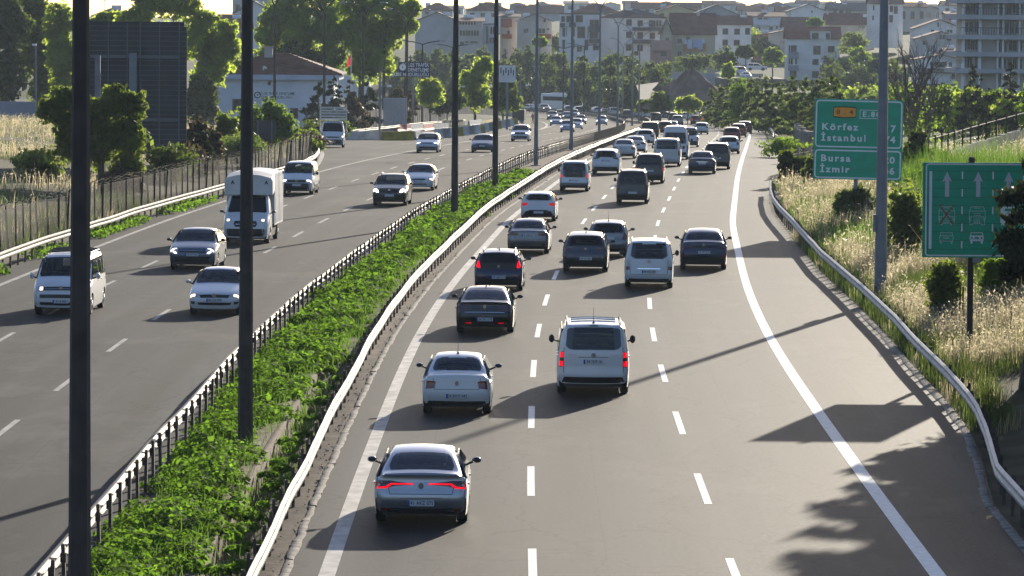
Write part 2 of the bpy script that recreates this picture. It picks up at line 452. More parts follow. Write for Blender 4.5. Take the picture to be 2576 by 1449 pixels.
LF = dict(
    cover=leaf("ground_cover_leaf", (0.060, 0.125, 0.018), (0.20, 0.37, 0.03), 0.52, 0.55, 2.0, 0.75, 0.04),
    poplar=leaf("poplar_leaf", (0.085, 0.135, 0.026), (0.52, 0.64, 0.085), 0.68, 0.35, 0.5),
    oak=leaf("broadleaf", (0.060, 0.092, 0.020), (0.25, 0.33, 0.045), 0.58, 0.4, 0.7),
    dark=leaf("dark_leaf", (0.036, 0.056, 0.017), (0.15, 0.21, 0.03), 0.52, 0.45, 0.6),
    conifer=leaf("conifer_needles", (0.026, 0.037, 0.018), (0.05, 0.07, 0.022), 0.32, 0.45, 0.8),
    cedar=leaf("hedge_conifer_needles", (0.048, 0.072, 0.026), (0.20, 0.27, 0.06), 0.45, 0.4, 0.6),
    lime=leaf("light_green_leaf", (0.070, 0.120, 0.022), (0.28, 0.42, 0.04), 0.55, 0.35, 0.7),
    brown=leaf("brown_conifer", (0.060, 0.047, 0.030), (0.12, 0.09, 0.045), 0.38, 0.4, 0.6),
    grassgreen=leaf("green_grass", (0.055, 0.105, 0.022), (0.15, 0.28, 0.03), 0.5, 0.4, 0.5),
    straw=leaf("dry_grass", (0.20, 0.182, 0.118), (0.56, 0.49, 0.30), 0.5, 0.35, 0.6, 0.6),
    seed=leaf("seed_heads", (0.38, 0.34, 0.24), (0.70, 0.61, 0.42), 0.55, 0.25, 1.0, 0.5),
    weed=leaf("verge_weed", (0.05, 0.078, 0.025), (0.14, 0.20, 0.04), 0.45, 0.5, 0.6),
)
def paint(name, col, metal=0.0, rough=0.35):
    return mat(name, col, rough, metal=metal, coat=0.6, spec=.35, dirt=0.10)
PT = dict(
    silver=paint("silver_paint", (0.36, 0.38, 0.41), 0.75, 0.32), white=paint("white_paint", (0.70, 0.70, 0.69)),
    offwhite=paint("worn_white_paint", (0.56, 0.56, 0.54)), black=paint("black_paint", (0.010, 0.010, 0.012)),
    navy=paint("dark_blue_paint", (0.012, 0.020, 0.060), 0.3), grey=paint("grey_paint", (0.20, 0.205, 0.21), 0.6),
    slate=paint("slate_grey_paint", (0.052, 0.058, 0.075), 0.4), lightsilver=paint("light_silver_paint", (0.46, 0.49, 0.52), 0.6),
    brown=paint("dark_brown_paint", (0.030, 0.026, 0.024), 0.3), red=paint("dark_red_paint", (0.16, 0.012, 0.012), 0.2),
    orange=paint("orange_paint", (0.34, 0.062, 0.02), 0.2), steelblue=paint("steel_blue_paint", (0.09, 0.115, 0.165), 0.5),
    maroon=paint("maroon_paint", (0.06, 0.012, 0.014), 0.2), bluewhite=paint("pale_blue_paint", (0.36, 0.42, 0.50), 0.3),
)
def clear_glass():
    """tinted car glass one can see through"""
    mm = bpy.data.materials.new("see_through_car_glass"); mm.use_nodes = True; nt = mm.node_tree; N, L = nt.nodes, nt.links
    N.remove(N["Principled BSDF"])
    t = N.new("ShaderNodeBsdfTransparent"); t.inputs[0].default_value = (.34, .38, .40, 1)
    g = N.new("ShaderNodeBsdfGlossy"); g.inputs['Roughness'].default_value = .03; g.inputs[0].default_value = (.9, .93, 1, 1)
    f = N.new("ShaderNodeFresnel"); f.inputs['IOR'].default_value = 1.42; m = N.new("ShaderNodeMixShader")
    L.new(f.outputs[0], m.inputs[0]); L.new(t.outputs[0], m.inputs[1]); L.new(g.outputs[0], m.inputs[2]); L.new(m.outputs[0], N["Material Output"].inputs['Surface'])
    return mm
MT['glass_through'] = clear_glass()
MT['seat'] = mat("car_seat_cloth", (.035, .034, .036), .9, spec=.15)
# ================================================================ terrain
def signed_off(X, Y):
    """signed distance to the road path (right/outer side positive) and path index"""
    X = np.asarray(X, float).ravel(); Y = np.asarray(Y, float).ravel()
    out = np.empty(len(X))
    P, Nn = PATH[::2], PN[::2]
    for a in range(0, len(X), 4000):
        dx = X[a:a+4000, None] - P[None, :, 0]; dy = Y[a:a+4000, None] - P[None, :, 1]
        d2 = dx * dx + dy * dy
        k = d2.argmin(1); r = np.arange(len(k))
        s_ = np.sign(dx[r, k] * Nn[k, 0] + dy[r, k] * Nn[k, 1])
        out[a:a+4000] = np.sqrt(d2[r, k]) * np.where(s_ == 0, 1, s_)
    return out
def right_edge(Y):
    return np.where(np.asarray(Y) < 252, np.interp(Y, RE_LINE[:, 1], RE_LINE[:, 0]) - path_x(np.minimum(Y, 780)) + 0.5,
                    np.interp(Y, [252, 262, 380, 430, 800], [9.6, 14.5, 15.0, 10.5, 10.5]))
_hr = ([850, 880, 925, 960, 1000, 1150, 1400, 1800, 2600, 5000], [0, 0.3, 2.2, 4.0, 4.6, 10.5, 17.0, 21, 24, 26])
def terrain(X, Y):
    shp = np.shape(X)
    X = np.asarray(X, float).ravel(); Y = np.asarray(Y, float).ravel()
    d = signed_off(X, Y)
    z = zroad(Y) - 0.05
    t = np.clip(d - right_edge(Y), 0, None)
    near = np.clip((300 - Y) / 60, 0, 1)
    z = z + near * (np.minimum(0.20 * t, 1.3) + 0.02 * t) + (1 - near) * np.clip(0.13 * (t - 6), 0, 8.5) * np.clip((860 - Y) / 120, 0, 1)
    t2 = np.clip(-d - np.interp(Y, [278, 300, 640, 720], [23.5, 46, 48, 23.5]), 0, None)
    z = z + np.minimum(0.10 * t2, 1.2)
    z = z + np.interp(Y, *_hr) * np.clip((d - 13) / 30, 0, 1) * np.interp(X / Y * 10950, [-650, -230], [0.55, 1.0])
    z = z - 0.75 * ((d > -7.3) & (d < -5.0) & (Y < 150))
    return z.reshape(shp) if shp else float(z[0])

xs_ = np.unique(np.concatenate([np.arange(-900, -70, 40), np.arange(-70, -9, 2.5), np.arange(-9, -3, 0.5), np.arange(-3, 9, 2.0), np.arange(9, 20, 0.75), np.arange(20, 80, 2.5), np.arange(80, 160, 8), np.arange(160, 1100, 40)]))
ys_ = np.unique(np.concatenate([np.arange(15, 280, 3.0), np.arange(280, 1000, 7.0), np.arange(1000, 1400, 25), np.arange(1400, 5200, 150)]))
gx, gy = np.meshgrid(xs_, ys_)
gz = terrain(gx, gy)
nx_, ny_ = len(xs_), len(ys_)
ii = (np.arange(ny_ - 1)[:, None] * nx_ + np.arange(nx_ - 1)[None, :]).ravel()
GQ = np.stack([ii, ii + 1, ii + nx_ + 1, ii + nx_], 1)
cy_ = gy.ravel()[GQ[:, 0]]
g_me = mesh_np("ground", np.stack([gx.ravel(), gy.ravel(), gz.ravel()], 1), GQ, [MT['field'], MT['hillground']], mi=((cy_ > 560) | ((gx.ravel()[GQ[:, 0]] > 21) & (cy_ > 300))).astype(int), smooth=180)
tag(link("ground", g_me), kind='structure')

# ================================================================ roads
S0, S1 = path_s(24), float(PS[-1]) - 5
S_SAMP = np.concatenate([np.arange(S0, path_s(500), 3.0), np.arange(path_s(500), S1, 5.0)])
Y_SAMP = np.interp(S_SAMP, PS, PATH[:, 1])
def offs(fn):
    return fn(np.minimum(np.where(S_SAMP > path_s(785), 785, Y_SAMP), 785))
def ribbon(name, cols, mats, s=None, dz=None, parent=None, uvoff=None):
    """sheet along the path; cols = offsets per sample, dz = height per column"""
    s = S_SAMP if s is None else s
    V, UV = [], []
    for j, o in enumerate(cols):
        o = np.broadcast_to(o, s.shape)
        p = path_at(s, o)
        p[:, 2] += np.broadcast_to(0.0 if dz is None else dz[j], s.shape)
        V.append(p); UV.append(np.stack([o, s], 1))
    V = np.stack(V, 1).reshape(-1, 3); UV = np.stack(UV, 1).reshape(-1, 2)
    n = len(cols); i = (np.arange(len(s) - 1)[:, None] * n + np.arange(n - 1)[None, :]).ravel()
    Q = np.stack([i, i + 1, i + n + 1, i + n], 1)
    return link(name, mesh_np(name, V, Q, mats, uv=UV), parent)

e_r = np.where(S_SAMP < path_s(250), np.interp(Y_SAMP, RE_LINE[:, 1], RE_LINE[:, 0]) - path_x(np.minimum(Y_SAMP, 780)) - 0.25,
               np.interp(np.where(S_SAMP > path_s(785), 900, Y_SAMP), [250, 262, 300, 330, 370, 900], [8.9, 9.6, 10.4, 10.2, 9.6, 9.4]))
o_mr, o_ml = offs(OFF_MR), offs(OFF_ML)
road_r = tag(ribbon("road", [o_mr + 0.42, (o_mr + e_r) / 2, e_r], MT['asphalt_r']), kind='structure')
o_ls = offs(OFF_LS)
road_l = tag(ribbon("road", [o_ls - 1.3, (o_ls + o_ml) / 2, o_ml + 0.12], MT['asphalt_l']), kind='structure')
sj = np.arange(path_s(281), path_s(640), 4.0)
yj = np.interp(sj, PS, PATH[:, 1])
slip = ribbon("road", [np.interp(yj, [281, 292, 330, 420, 640], [-21.5, -27.5, -38, -38, -23]), np.full(len(sj), -19.9)], MT['asphalt_l'], s=sj, dz=[-0.004, -0.004])
tag(slip, kind='structure')
sa = np.arange(path_s(250), path_s(430), 3.0); ya = np.interp(sa, PS, PATH[:, 1])
apron = ribbon("pavement", [np.interp(ya, [250, 262, 300, 330, 370, 430], [8.95, 9.5, 10.3, 10.1, 9.5, 9.3]) - 0.2, np.interp(ya, [250, 256, 262, 380, 430], [9.4, 11.2, 15.5, 16, 10.6])], MT['apron'], s=sa, dz=[-0.004, -0.004])
tag(apron, kind='structure')

# ---- painted lines (4 mm sheets), every dash an object of its own
def line_strip(name, off, w, s, parent, m, dz=0.004):
    V = []
    for e in (-w / 2, w / 2):
        p = path_at(s, np.broadcast_to(off, s.shape) + e); p[:, 2] += dz; V.append(p)
    V = np.stack(V, 1).reshape(-1, 3)
    i = np.arange(len(s) - 1) * 2
    return link(name, mesh_np(name, V, np.stack([i, i + 1, i + 3, i + 2], 1), m), parent)
line_strip("edge_line", -3.68, 0.30, S_SAMP, road_r, MT['paint_old'])
line_strip("edge_line", 7.30, 0.30, S_SAMP, road_r, MT['paint_line'])
line_strip("edge_line", o_ls, 0.22, S_SAMP, road_l, MT['paint_worn'])
line_strip("edge_line", o_ml - 0.85, 0.18, S_SAMP, road_l, MT['paint_worn'])
def dashes(off, s0, period, dash, w, parent, m, smax):
    k = math.floor((S0 - s0) / period)
    s = s0 + k * period
    while s < smax:
        if s > S0:
            o = off(min(float(np.interp(s, PS, PATH[:, 1])), 785)) if callable(off) else off
            line_strip("lane_dash", o, w * (1 if s < 260 else 1.25), np.array([s, s + dash / 2, s + dash]), parent, m)
        s += period
dashes(0.0, path_s(on_road(1335, 1248)[1]), 15.0, 6.0, 0.16, road_r, MT['paint_line'], path_s(780))
dashes(3.65, path_s(on_road(1788, 1268)[1]), 15.0, 6.0, 0.16, road_r, MT['paint_line'], path_s(780))
dashes(-12.6, path_s(on_road(260, 886)[1]), 13.4, 5.2, 0.15, road_l, MT['paint_worn'], path_s(760))
dashes(lambda Y: float(OFF_P(Y)), path_s(on_road(357, 676)[1]), 13.3, 5.0, 0.15, road_l, MT['paint_worn'], path_s(760))
# the curved end of the edge line round the nose of the slip road
gore = [on_road(*p) for p in [(796, 418), (803, 408), (808, 398), (811, 388), (808, 380), (802, 372)]]
mbg = MB()
for i in range(len(gore) - 1):
    a, b = gore[i], gore[i + 1]
    d = (b - a).normalized(); n_ = Vector((d.y, -d.x, 0)) * 0.16
    mbg.add([a - n_ + Vector((0, 0, .006)), a + n_ + Vector((0, 0, .006)), b + n_ + Vector((0, 0, .006)), b - n_ + Vector((0, 0, .006))], [(0, 1, 2, 3)])
mbg.build("edge_line", MT['paint_worn'], road_l)
gore2 = [on_road(*p) for p in [(1352, 306), (1366, 308), (1374, 312), (1376, 316), (1372, 320), (1362, 324)]]
mbg = MB()
for i in range(len(gore2) - 1):
    a, b = gore2[i], gore2[i + 1]
    d = (b - a).normalized(); n_ = Vector((d.y, -d.x, 0)) * 0.18
    mbg.add([a - n_ + Vector((0, 0, .006)), a + n_ + Vector((0, 0, .006)), b + n_ + Vector((0, 0, .006)), b - n_ + Vector((0, 0, .006))], [(0, 1, 2, 3)])
mbg.build("edge_line", MT['paint_worn'], road_l)

# ================================================================ median: planted terrace, retaining wall, ditch
wn_ = np.clip((126 - Y_SAMP) / 6, 0, 1) * (Y_SAMP < 400)
jit = RNG.normal(0, 0.05, len(S_SAMP))
lo_, hi_ = o_ml - 0.1, o_mr + 0.45
cen = lambda a: wn_ * a[0] + (1 - wn_) * (lo_ + (hi_ - lo_) * a[1])
cols = [lo_, lo_ + 0.45, cen((-6.12, .45)), cen((-5.98, .5)), cen((-5.55, .62)), cen((-5.15, .8)) + jit, o_mr - 0.02 + jit * .6, hi_]
dzs = [0.004, 0.06, 0.10 + 0.02 * wn_, -0.42 * wn_ + 0.10 * (1 - wn_), -0.40 * wn_ + 0.09 * (1 - wn_), -0.20 * wn_ + 0.07 * (1 - wn_), 0.0, 0.004]
tag(ribbon("median_soil", cols, MT['soil'], dz=dzs), kind='structure')
sw = S_SAMP[S_SAMP < path_s(121)]
w_o = -6.05 + RNG.normal(0, 0.015, len(sw))
ribw = ribbon("retaining_wall", [w_o - 0.09, w_o - 0.09, w_o + 0.09, w_o + 0.09], MT['stained'], s=sw, dz=[-0.6, 0.10 + RNG.normal(0, .025, len(sw)), 0.09, -0.6])
tag(ribw, "low soil-stained concrete retaining wall dividing green plants from the median ditch", "retaining wall")
# broken concrete edging on the traffic side of the median
mbk = MB()
s = S0
kerb_o = tag(thing("kerb", (0, 0, 0)), kind='structure')
k_i = 0
while s < path_s(330):
    Lk = random.uniform(1.6, 3.2) if s < path_s(180) else 8
    o = float(OFF_MR(np.interp(s, PS, PATH[:, 1]))) + 0.44
    n_ = 5
    ss = np.linspace(s + 0.015, s + Lk - 0.015, n_)
    h_ = 0.03 + random.uniform(-0.015, 0.015)
    in_ = np.array([random.uniform(-0.03, 0.03) for _ in range(n_)]); out_ = np.array([random.uniform(-0.025, 0.025) for _ in range(n_)])
    prof = [(o - 0.09 + in_, -0.05), (o - 0.08 + in_, h_), (o + 0.06 + out_, h_ - 0.01), (o + 0.08 + out_, -0.05)]
    ribbon("kerb_stone", [p[0] for p in prof], MT['kerb'], s=ss, dz=[p[1] for p in prof], parent=kerb_o)
    s += Lk
# worn concrete strip at the foot of the near-side rail
kerb_o2 = tag(thing("kerb", (0, 0, 0)), kind='structure')
yk = 66.0
while yk < 150:
    Lk = random.uniform(2.5, 4.0)
    ys2 = np.linspace(yk + .01, yk + Lk - .01, 3)
    xr = np.interp(ys2, RE_LINE[:, 1], RE_LINE[:, 0])
    s_k = np.array([path_s(v) for v in ys2]); ok = xr - path_x(ys2)
    j1, j2 = random.uniform(-.04, .04), random.uniform(-.03, .03)
    hk = random.uniform(0.004, 0.022)
    ribbon("kerb_stone", [ok - 0.50 + j1, ok - 0.48 + j1, ok - 0.30 + j2, ok - 0.28 + j2], MT['kerb'], s=s_k, dz=[-0.05, hk, hk + .01, -0.05], parent=kerb_o2)
    yk += Lk
# ================================================================ guardrails
BEAM_PROF = [(0.000, -.155), (.012, -.150), (.070, -.118), (.080, -.085), (.072, -.055), (.012, -.022), (.000, 0.0),
             (.012, .022), (.072, .055), (.080, .085), (.070, .118), (.012, .150), (.000, .155)]
def resample(P, step):
    P = np.asarray(P, float)
    d = np.concatenate([[0], np.cumsum(np.linalg.norm(np.diff(P, axis=0), axis=1))])
    q = np.arange(0, d[-1], step)
    return np.stack([np.interp(q, d, P[:, i]) for i in range(P.shape[1])], 1)
def beam_mesh(pts, face, mats, t=0.005):
    """pts (n,3) centre line, face = +1 beam bulges to the right of travel"""
    n = len(pts); tn = np.gradient(pts, axis=0); tn[:, 2] = 0; tn /= np.linalg.norm(tn, axis=1)[:, None]
    nr = np.stack([tn[:, 1], -tn[:, 0], np.zeros(n)], 1) * face
    prof = BEAM_PROF + [(d - t, z) for d, z in BEAM_PROF[::-1]]
    k = len(prof)
    V = np.stack([pts + nr * d + np.array([0, 0, z]) for d, z in prof], 1).reshape(-1, 3)
    i = (np.arange(n - 1)[:, None] * k + np.arange(k)[None, :]); j = (np.arange(n - 1)[:, None] * k + (np.arange(k)[None, :] + 1) % k)
    Q = np.stack([i.ravel(), j.ravel(), (j + k).ravel(), (i + k).ravel()], 1)
    if face > 0: Q = Q[:, ::-1]
    return mesh_np("beam", V, Q, mats, smooth=40)
def post_mesh(h, w=0.12, d=0.055):
    """C-section steel post, open side along the road"""
    b = MB(); t = 0.012
    b.box((0, 0, h / 2 - .25), (t, w, h + .5)); b.box((d / 2, w / 2, h / 2 - .25), (d, t, h + .5)); b.box((d / 2, -w / 2, h / 2 - .25), (d, t, h + .5))
    return b.mesh("post", MT['post'])
POST_ME = {h: post_mesh(h) for h in (0.80, 0.92)}
_sp = MB(); _sp.box((0.05, 0, 0), (0.10, 0.07, 0.16)); SPACER_ME = _sp.mesh("spacer", MT['post'])
def guardrail(line, face, label, galv, post_h=0.92, beam_z=0.66, ylim=330, wob=0.03, group="steel guardrails along the motorway", post_step=2.0, end=None):
    """line: (n,2) plan polyline; each post and each 4 m beam a part near by, the far run joined"""
    P = resample(line, post_step)
    g = thing("guardrail", (float(P[0, 0]), float(P[0, 1]), float(zroad(P[0, 1]))), label, "guardrail", group)
    org = np.array(g.location)
    wx = np.cumsum(RNG.normal(0, wob, len(P))); wx -= smooth_line(wx, 60); wz = RNG.normal(0, wob * .7, len(P))
    wz = smooth_line(wz, 2); wx = smooth_line(wx, 2)
    base = np.stack([P[:, 0], P[:, 1], zroad(P[:, 1])], 1)
    tn = np.gradient(P, axis=0); tn /= np.linalg.norm(tn, axis=1)[:, None]
    yaw = np.arctan2(tn[:, 1], tn[:, 0]) - math.pi / 2
    nr = np.stack([tn[:, 1], -tn[:, 0]], 1) * face
    beam = base.copy(); beam[:, :2] += nr * (0.15 + wx[:, None]); beam[:, 2] += beam_z + wz
    far = MB(); nfar = 0
    me = POST_ME[post_h]
    for i in range(len(P)):
        lean = random.gauss(0, 0.025)
        tall = random.gauss(0, .02)
        if P[i, 1] < ylim:
            o = link("post", me, g, base[i] - org + np.array([wx[i] * nr[i, 0], wx[i] * nr[i, 1], tall]))
            o.rotation_euler = (random.gauss(0, .02), lean, yaw[i] + (0 if face > 0 else math.pi))
            sp = link("spacer", SPACER_ME, g, base[i] - org + np.array([wx[i] * nr[i, 0], wx[i] * nr[i, 1], beam_z + wz[i]]))
            sp.rotation_euler = (0, 0, yaw[i] + (0 if face > 0 else math.pi))
        else:
            far.box(base[i] - org + np.array([0, 0, post_h / 2 - .2]), (0.06, 0.13, post_h + .4), rz=yaw[i]); nfar += 1
    if nfar: tag(far.build("post_row", MT['post'], g), kind='stuff')
    i = 0
    while i < len(P) - 1:
        n = 2 if P[i, 1] < ylim else 24
        seg = beam[i:min(i + n + 1, len(P))] - org
        if len(seg) < 2: break
        seg = seg.copy()
        if n == 2:                                    # overlapping joint, one sheet over the next
            d = seg[-1] - seg[-2]; seg = np.vstack([seg, seg[-1] + d * 0.08]); seg[0] = seg[0] - (seg[1] - seg[0]) * 0.0
            seg[0, :2] += nr[i] * 0.006
        link("beam", beam_mesh(seg, face, galv), g)
        i += n
    if end is not None:
        pass
    return g
def path_line(fn, y0, y1, extra=0.0):
    ss = np.arange(path_s(y0), y1 if y1 > 790 else path_s(y1), 4.0)
    yy = np.where(ss > path_s(785), 785, np.interp(ss, PS, PATH[:, 1]))
    return path_at(ss, fn(yy) + extra)[:, :2]
S_END = path_s(785) + 190
guardrail(path_line(OFF_MR, 62, S_END), +1, "dented steel guardrail in the median facing the traffic that drives away", MT['galv'], 0.80, 0.62, wob=0.02)
guardrail(path_line(OFF_ML, 60, S_END), -1, "steel guardrail in the median beside green plants, seen from behind its posts", MT['galv'], 0.92, 0.70, wob=0.022)
guardrail(LE_LINE, +1, "bright steel guardrail in front of the wire mesh fence", MT['galv'], 0.80, 0.64, wob=0.025)
guardrail(RE_LINE[1:], -1, "grey steel guardrail along the dry grass verge below the green signs", MT['galv_grey'], 0.80, 0.66, wob=0.012)
far_rail = [on_road(x, y, 0.65) for x, y in [(868, 333), (915, 327), (958, 322), (1010, 316), (1070, 309.5), (1120, 306), (1170, 303)]]
guardrail(np.array([(p.x, p.y) for p in far_rail]), +1, "distant bright guardrail behind the concrete barriers and below the picket fence", MT['galv'], 0.80, 0.65, ylim=0)
out_line = path_line(lambda y: 10.0 + 0 * y, 440, S_END + 60)
guardrail(out_line, -1, "far guardrail along the outside of the bend below the conifer hedge", MT['galv_grey'], 0.80, 0.66, ylim=0)

# ================================================================ fences
def mesh_fence(line, h, label, step=2.2, coat=True, group="wire fences"):
    P = resample(line, step)
    z = np.array([terrain(float(p[0]), float(p[1])) for p in P])
    g = thing("mesh_fence", (P[0, 0], P[0, 1], z[0]), label, "fence", group)
    org = np.array([P[0, 0], P[0, 1], z[0]])
    pm = MB(); pm.box((0, 0, h / 2 - .15), (0.085, 0.085, h + .3)); pm.tube([(0, 0, h), (0.0, -.0, h + .22), (0.16, 0, h + .36)], 0.03, 5)
    pme = pm.mesh("fence_post", MT['wire'])
    V, Q = [], []
    def strip(a, b, w):
        n = len(V); u = np.array([0, 0, w / 2]) if abs(b[2] - a[2]) < 0.3 * np.linalg.norm(b - a) else np.array([*(np.array([b[0] - a[0], b[1] - a[1]]) / (np.hypot(b[0] - a[0], b[1] - a[1]) + 1e-6) * w / 2), 0])
        V.extend([a - u, a + u, b + u, b - u]); Q.append((n, n + 1, n + 2, n + 3))
    for i in range(len(P)):
        b0 = np.array([P[i, 0], P[i, 1], z[i]]) - org
        o = link("fence_post", pme, g, b0); o.rotation_euler = (random.gauss(0, .035), random.gauss(0, .035), 0)
        if i == len(P) - 1: break
        b1 = np.array([P[i + 1, 0], P[i + 1, 1], z[i + 1]]) - org
        nn = 22
        for k in range(-int(nn * h / step), nn):          # chain link: two families of slanting wires
            for sgn in (1, -1):
                t0, t1 = k / nn, k / nn + h / step
                ta, tb = max(t0, 0), min(t1, 1)
                if tb <= ta: continue
                za, zb = (ta - t0) * step, (tb - t0) * step
                if sgn < 0: ta, tb = 1 - ta, 1 - tb
                strip(b0 + (b1 - b0) * ta + [0, 0, za], b0 + (b1 - b0) * tb + [0, 0, zb], 0.034)
        for zz in (0.05, h * .5, h): strip(b0 + [0, 0, zz], b1 + [0, 0, zz], 0.022)
        for zz in (h + .15, h + .3):                      # sagging barbed strands
            m_ = (b0 + b1) / 2 + [random.gauss(0, .04), random.gauss(0, .04), zz - .06 - random.random() * .08]
            strip(b0 + [0, 0, zz], m_, 0.025); strip(m_, b1 + [0, 0, zz], 0.025)
    link("wire_mesh", mesh_np("wire_mesh", np.array(V), np.array(Q), MT['wire']), g)
    return g
fl = [on_road(x, y, 1.55) for x, y in [(-60, 560), (5, 544), (107, 513), (175, 500), (250, 474), (375, 448), (500, 417)]] + [on_road(x, y, 1.8) for x, y in [(644, 382), (734, 357), (790, 334)]]
FENCE_L = np.array([(p.x - 0.2, p.y) for p in fl])
mesh_fence(FENCE_L, 1.7, "dark wire mesh fence with barbed strands behind the bright guardrail")

def picket_fence(pts, h, label, pitch=0.16, w=0.07, m=None, zoff=0.0, group=None, post_every=14):
    """upright slats in front of rails; too narrow to pick apart singly, joined"""
    P = resample(np.array([(p[0], p[1]) for p in pts]), pitch)
    z = np.array([float(zroad(p[1])) for p in P]) + zoff
    g = thing("picket_fence", (P[0, 0], P[0, 1], z[0]), label, "fence", group)
    org = np.array([P[0, 0], P[0, 1], z[0]])
    tn = np.gradient(P, axis=0); yaw = np.arctan2(tn[:, 1], tn[:, 0])
    s_ = MB(); r_ = MB()
    for i in range(len(P)):
        hh = h * random.uniform(.95, 1.04)
        c = np.array([P[i, 0], P[i, 1], z[i]]) - org
        s_.box(c + [0, 0, hh / 2], (w, 0.05, hh), rz=yaw[i] + random.gauss(0, .05))
        if i % post_every == 0:
            link("fence_post", POSTW_ME, g, c, yaw[i]).scale = (1, 1, h * 1.06)
        if i + 8 < len(P) and i % 8 == 0:
            c2 = np.array([P[i + 8, 0], P[i + 8, 1], z[i + 8]]) - org
            for f in (.25, .8): r_.tube([c + [0, 0.04, h * f], c2 + [0, 0.04, h * f]], 0.035, 4)
    tag(s_.build("slats", m or MT['concrete'], g), kind='stuff')
    r_.build("rails", m or MT['concrete'], g)
    return g
_pw = MB(); _pw.box((0, 0, .5), (.14, .14, 1.0)); POSTW_ME = _pw.mesh("fence_post", MT['concrete'])
pf = [on_road(x, y) for x, y in [(770, 332), (870, 330), (960, 322), (1060, 312), (1160, 304), (1240, 299), (1310, 297)]]
picket_fence(pf, 2.3, "tall grey concrete picket fence behind the barriers and the stake truck", pitch=0.30, w=0.13)
pf2 = [on_road(x, y) for x, y in [(560, 420), (640, 396), (735, 366), (795, 345)]]
# ================================================================ vehicles
def chaikin(P, n):
    P = np.asarray(P, float)
    for _ in range(n):
        a = 0.75 * P[:-1] + 0.25 * P[1:]; b = 0.25 * P[:-1] + 0.75 * P[1:]
        P = np.vstack([P[:1], np.stack([a, b], 1).reshape(-1, 2), P[-1:]])
    return P
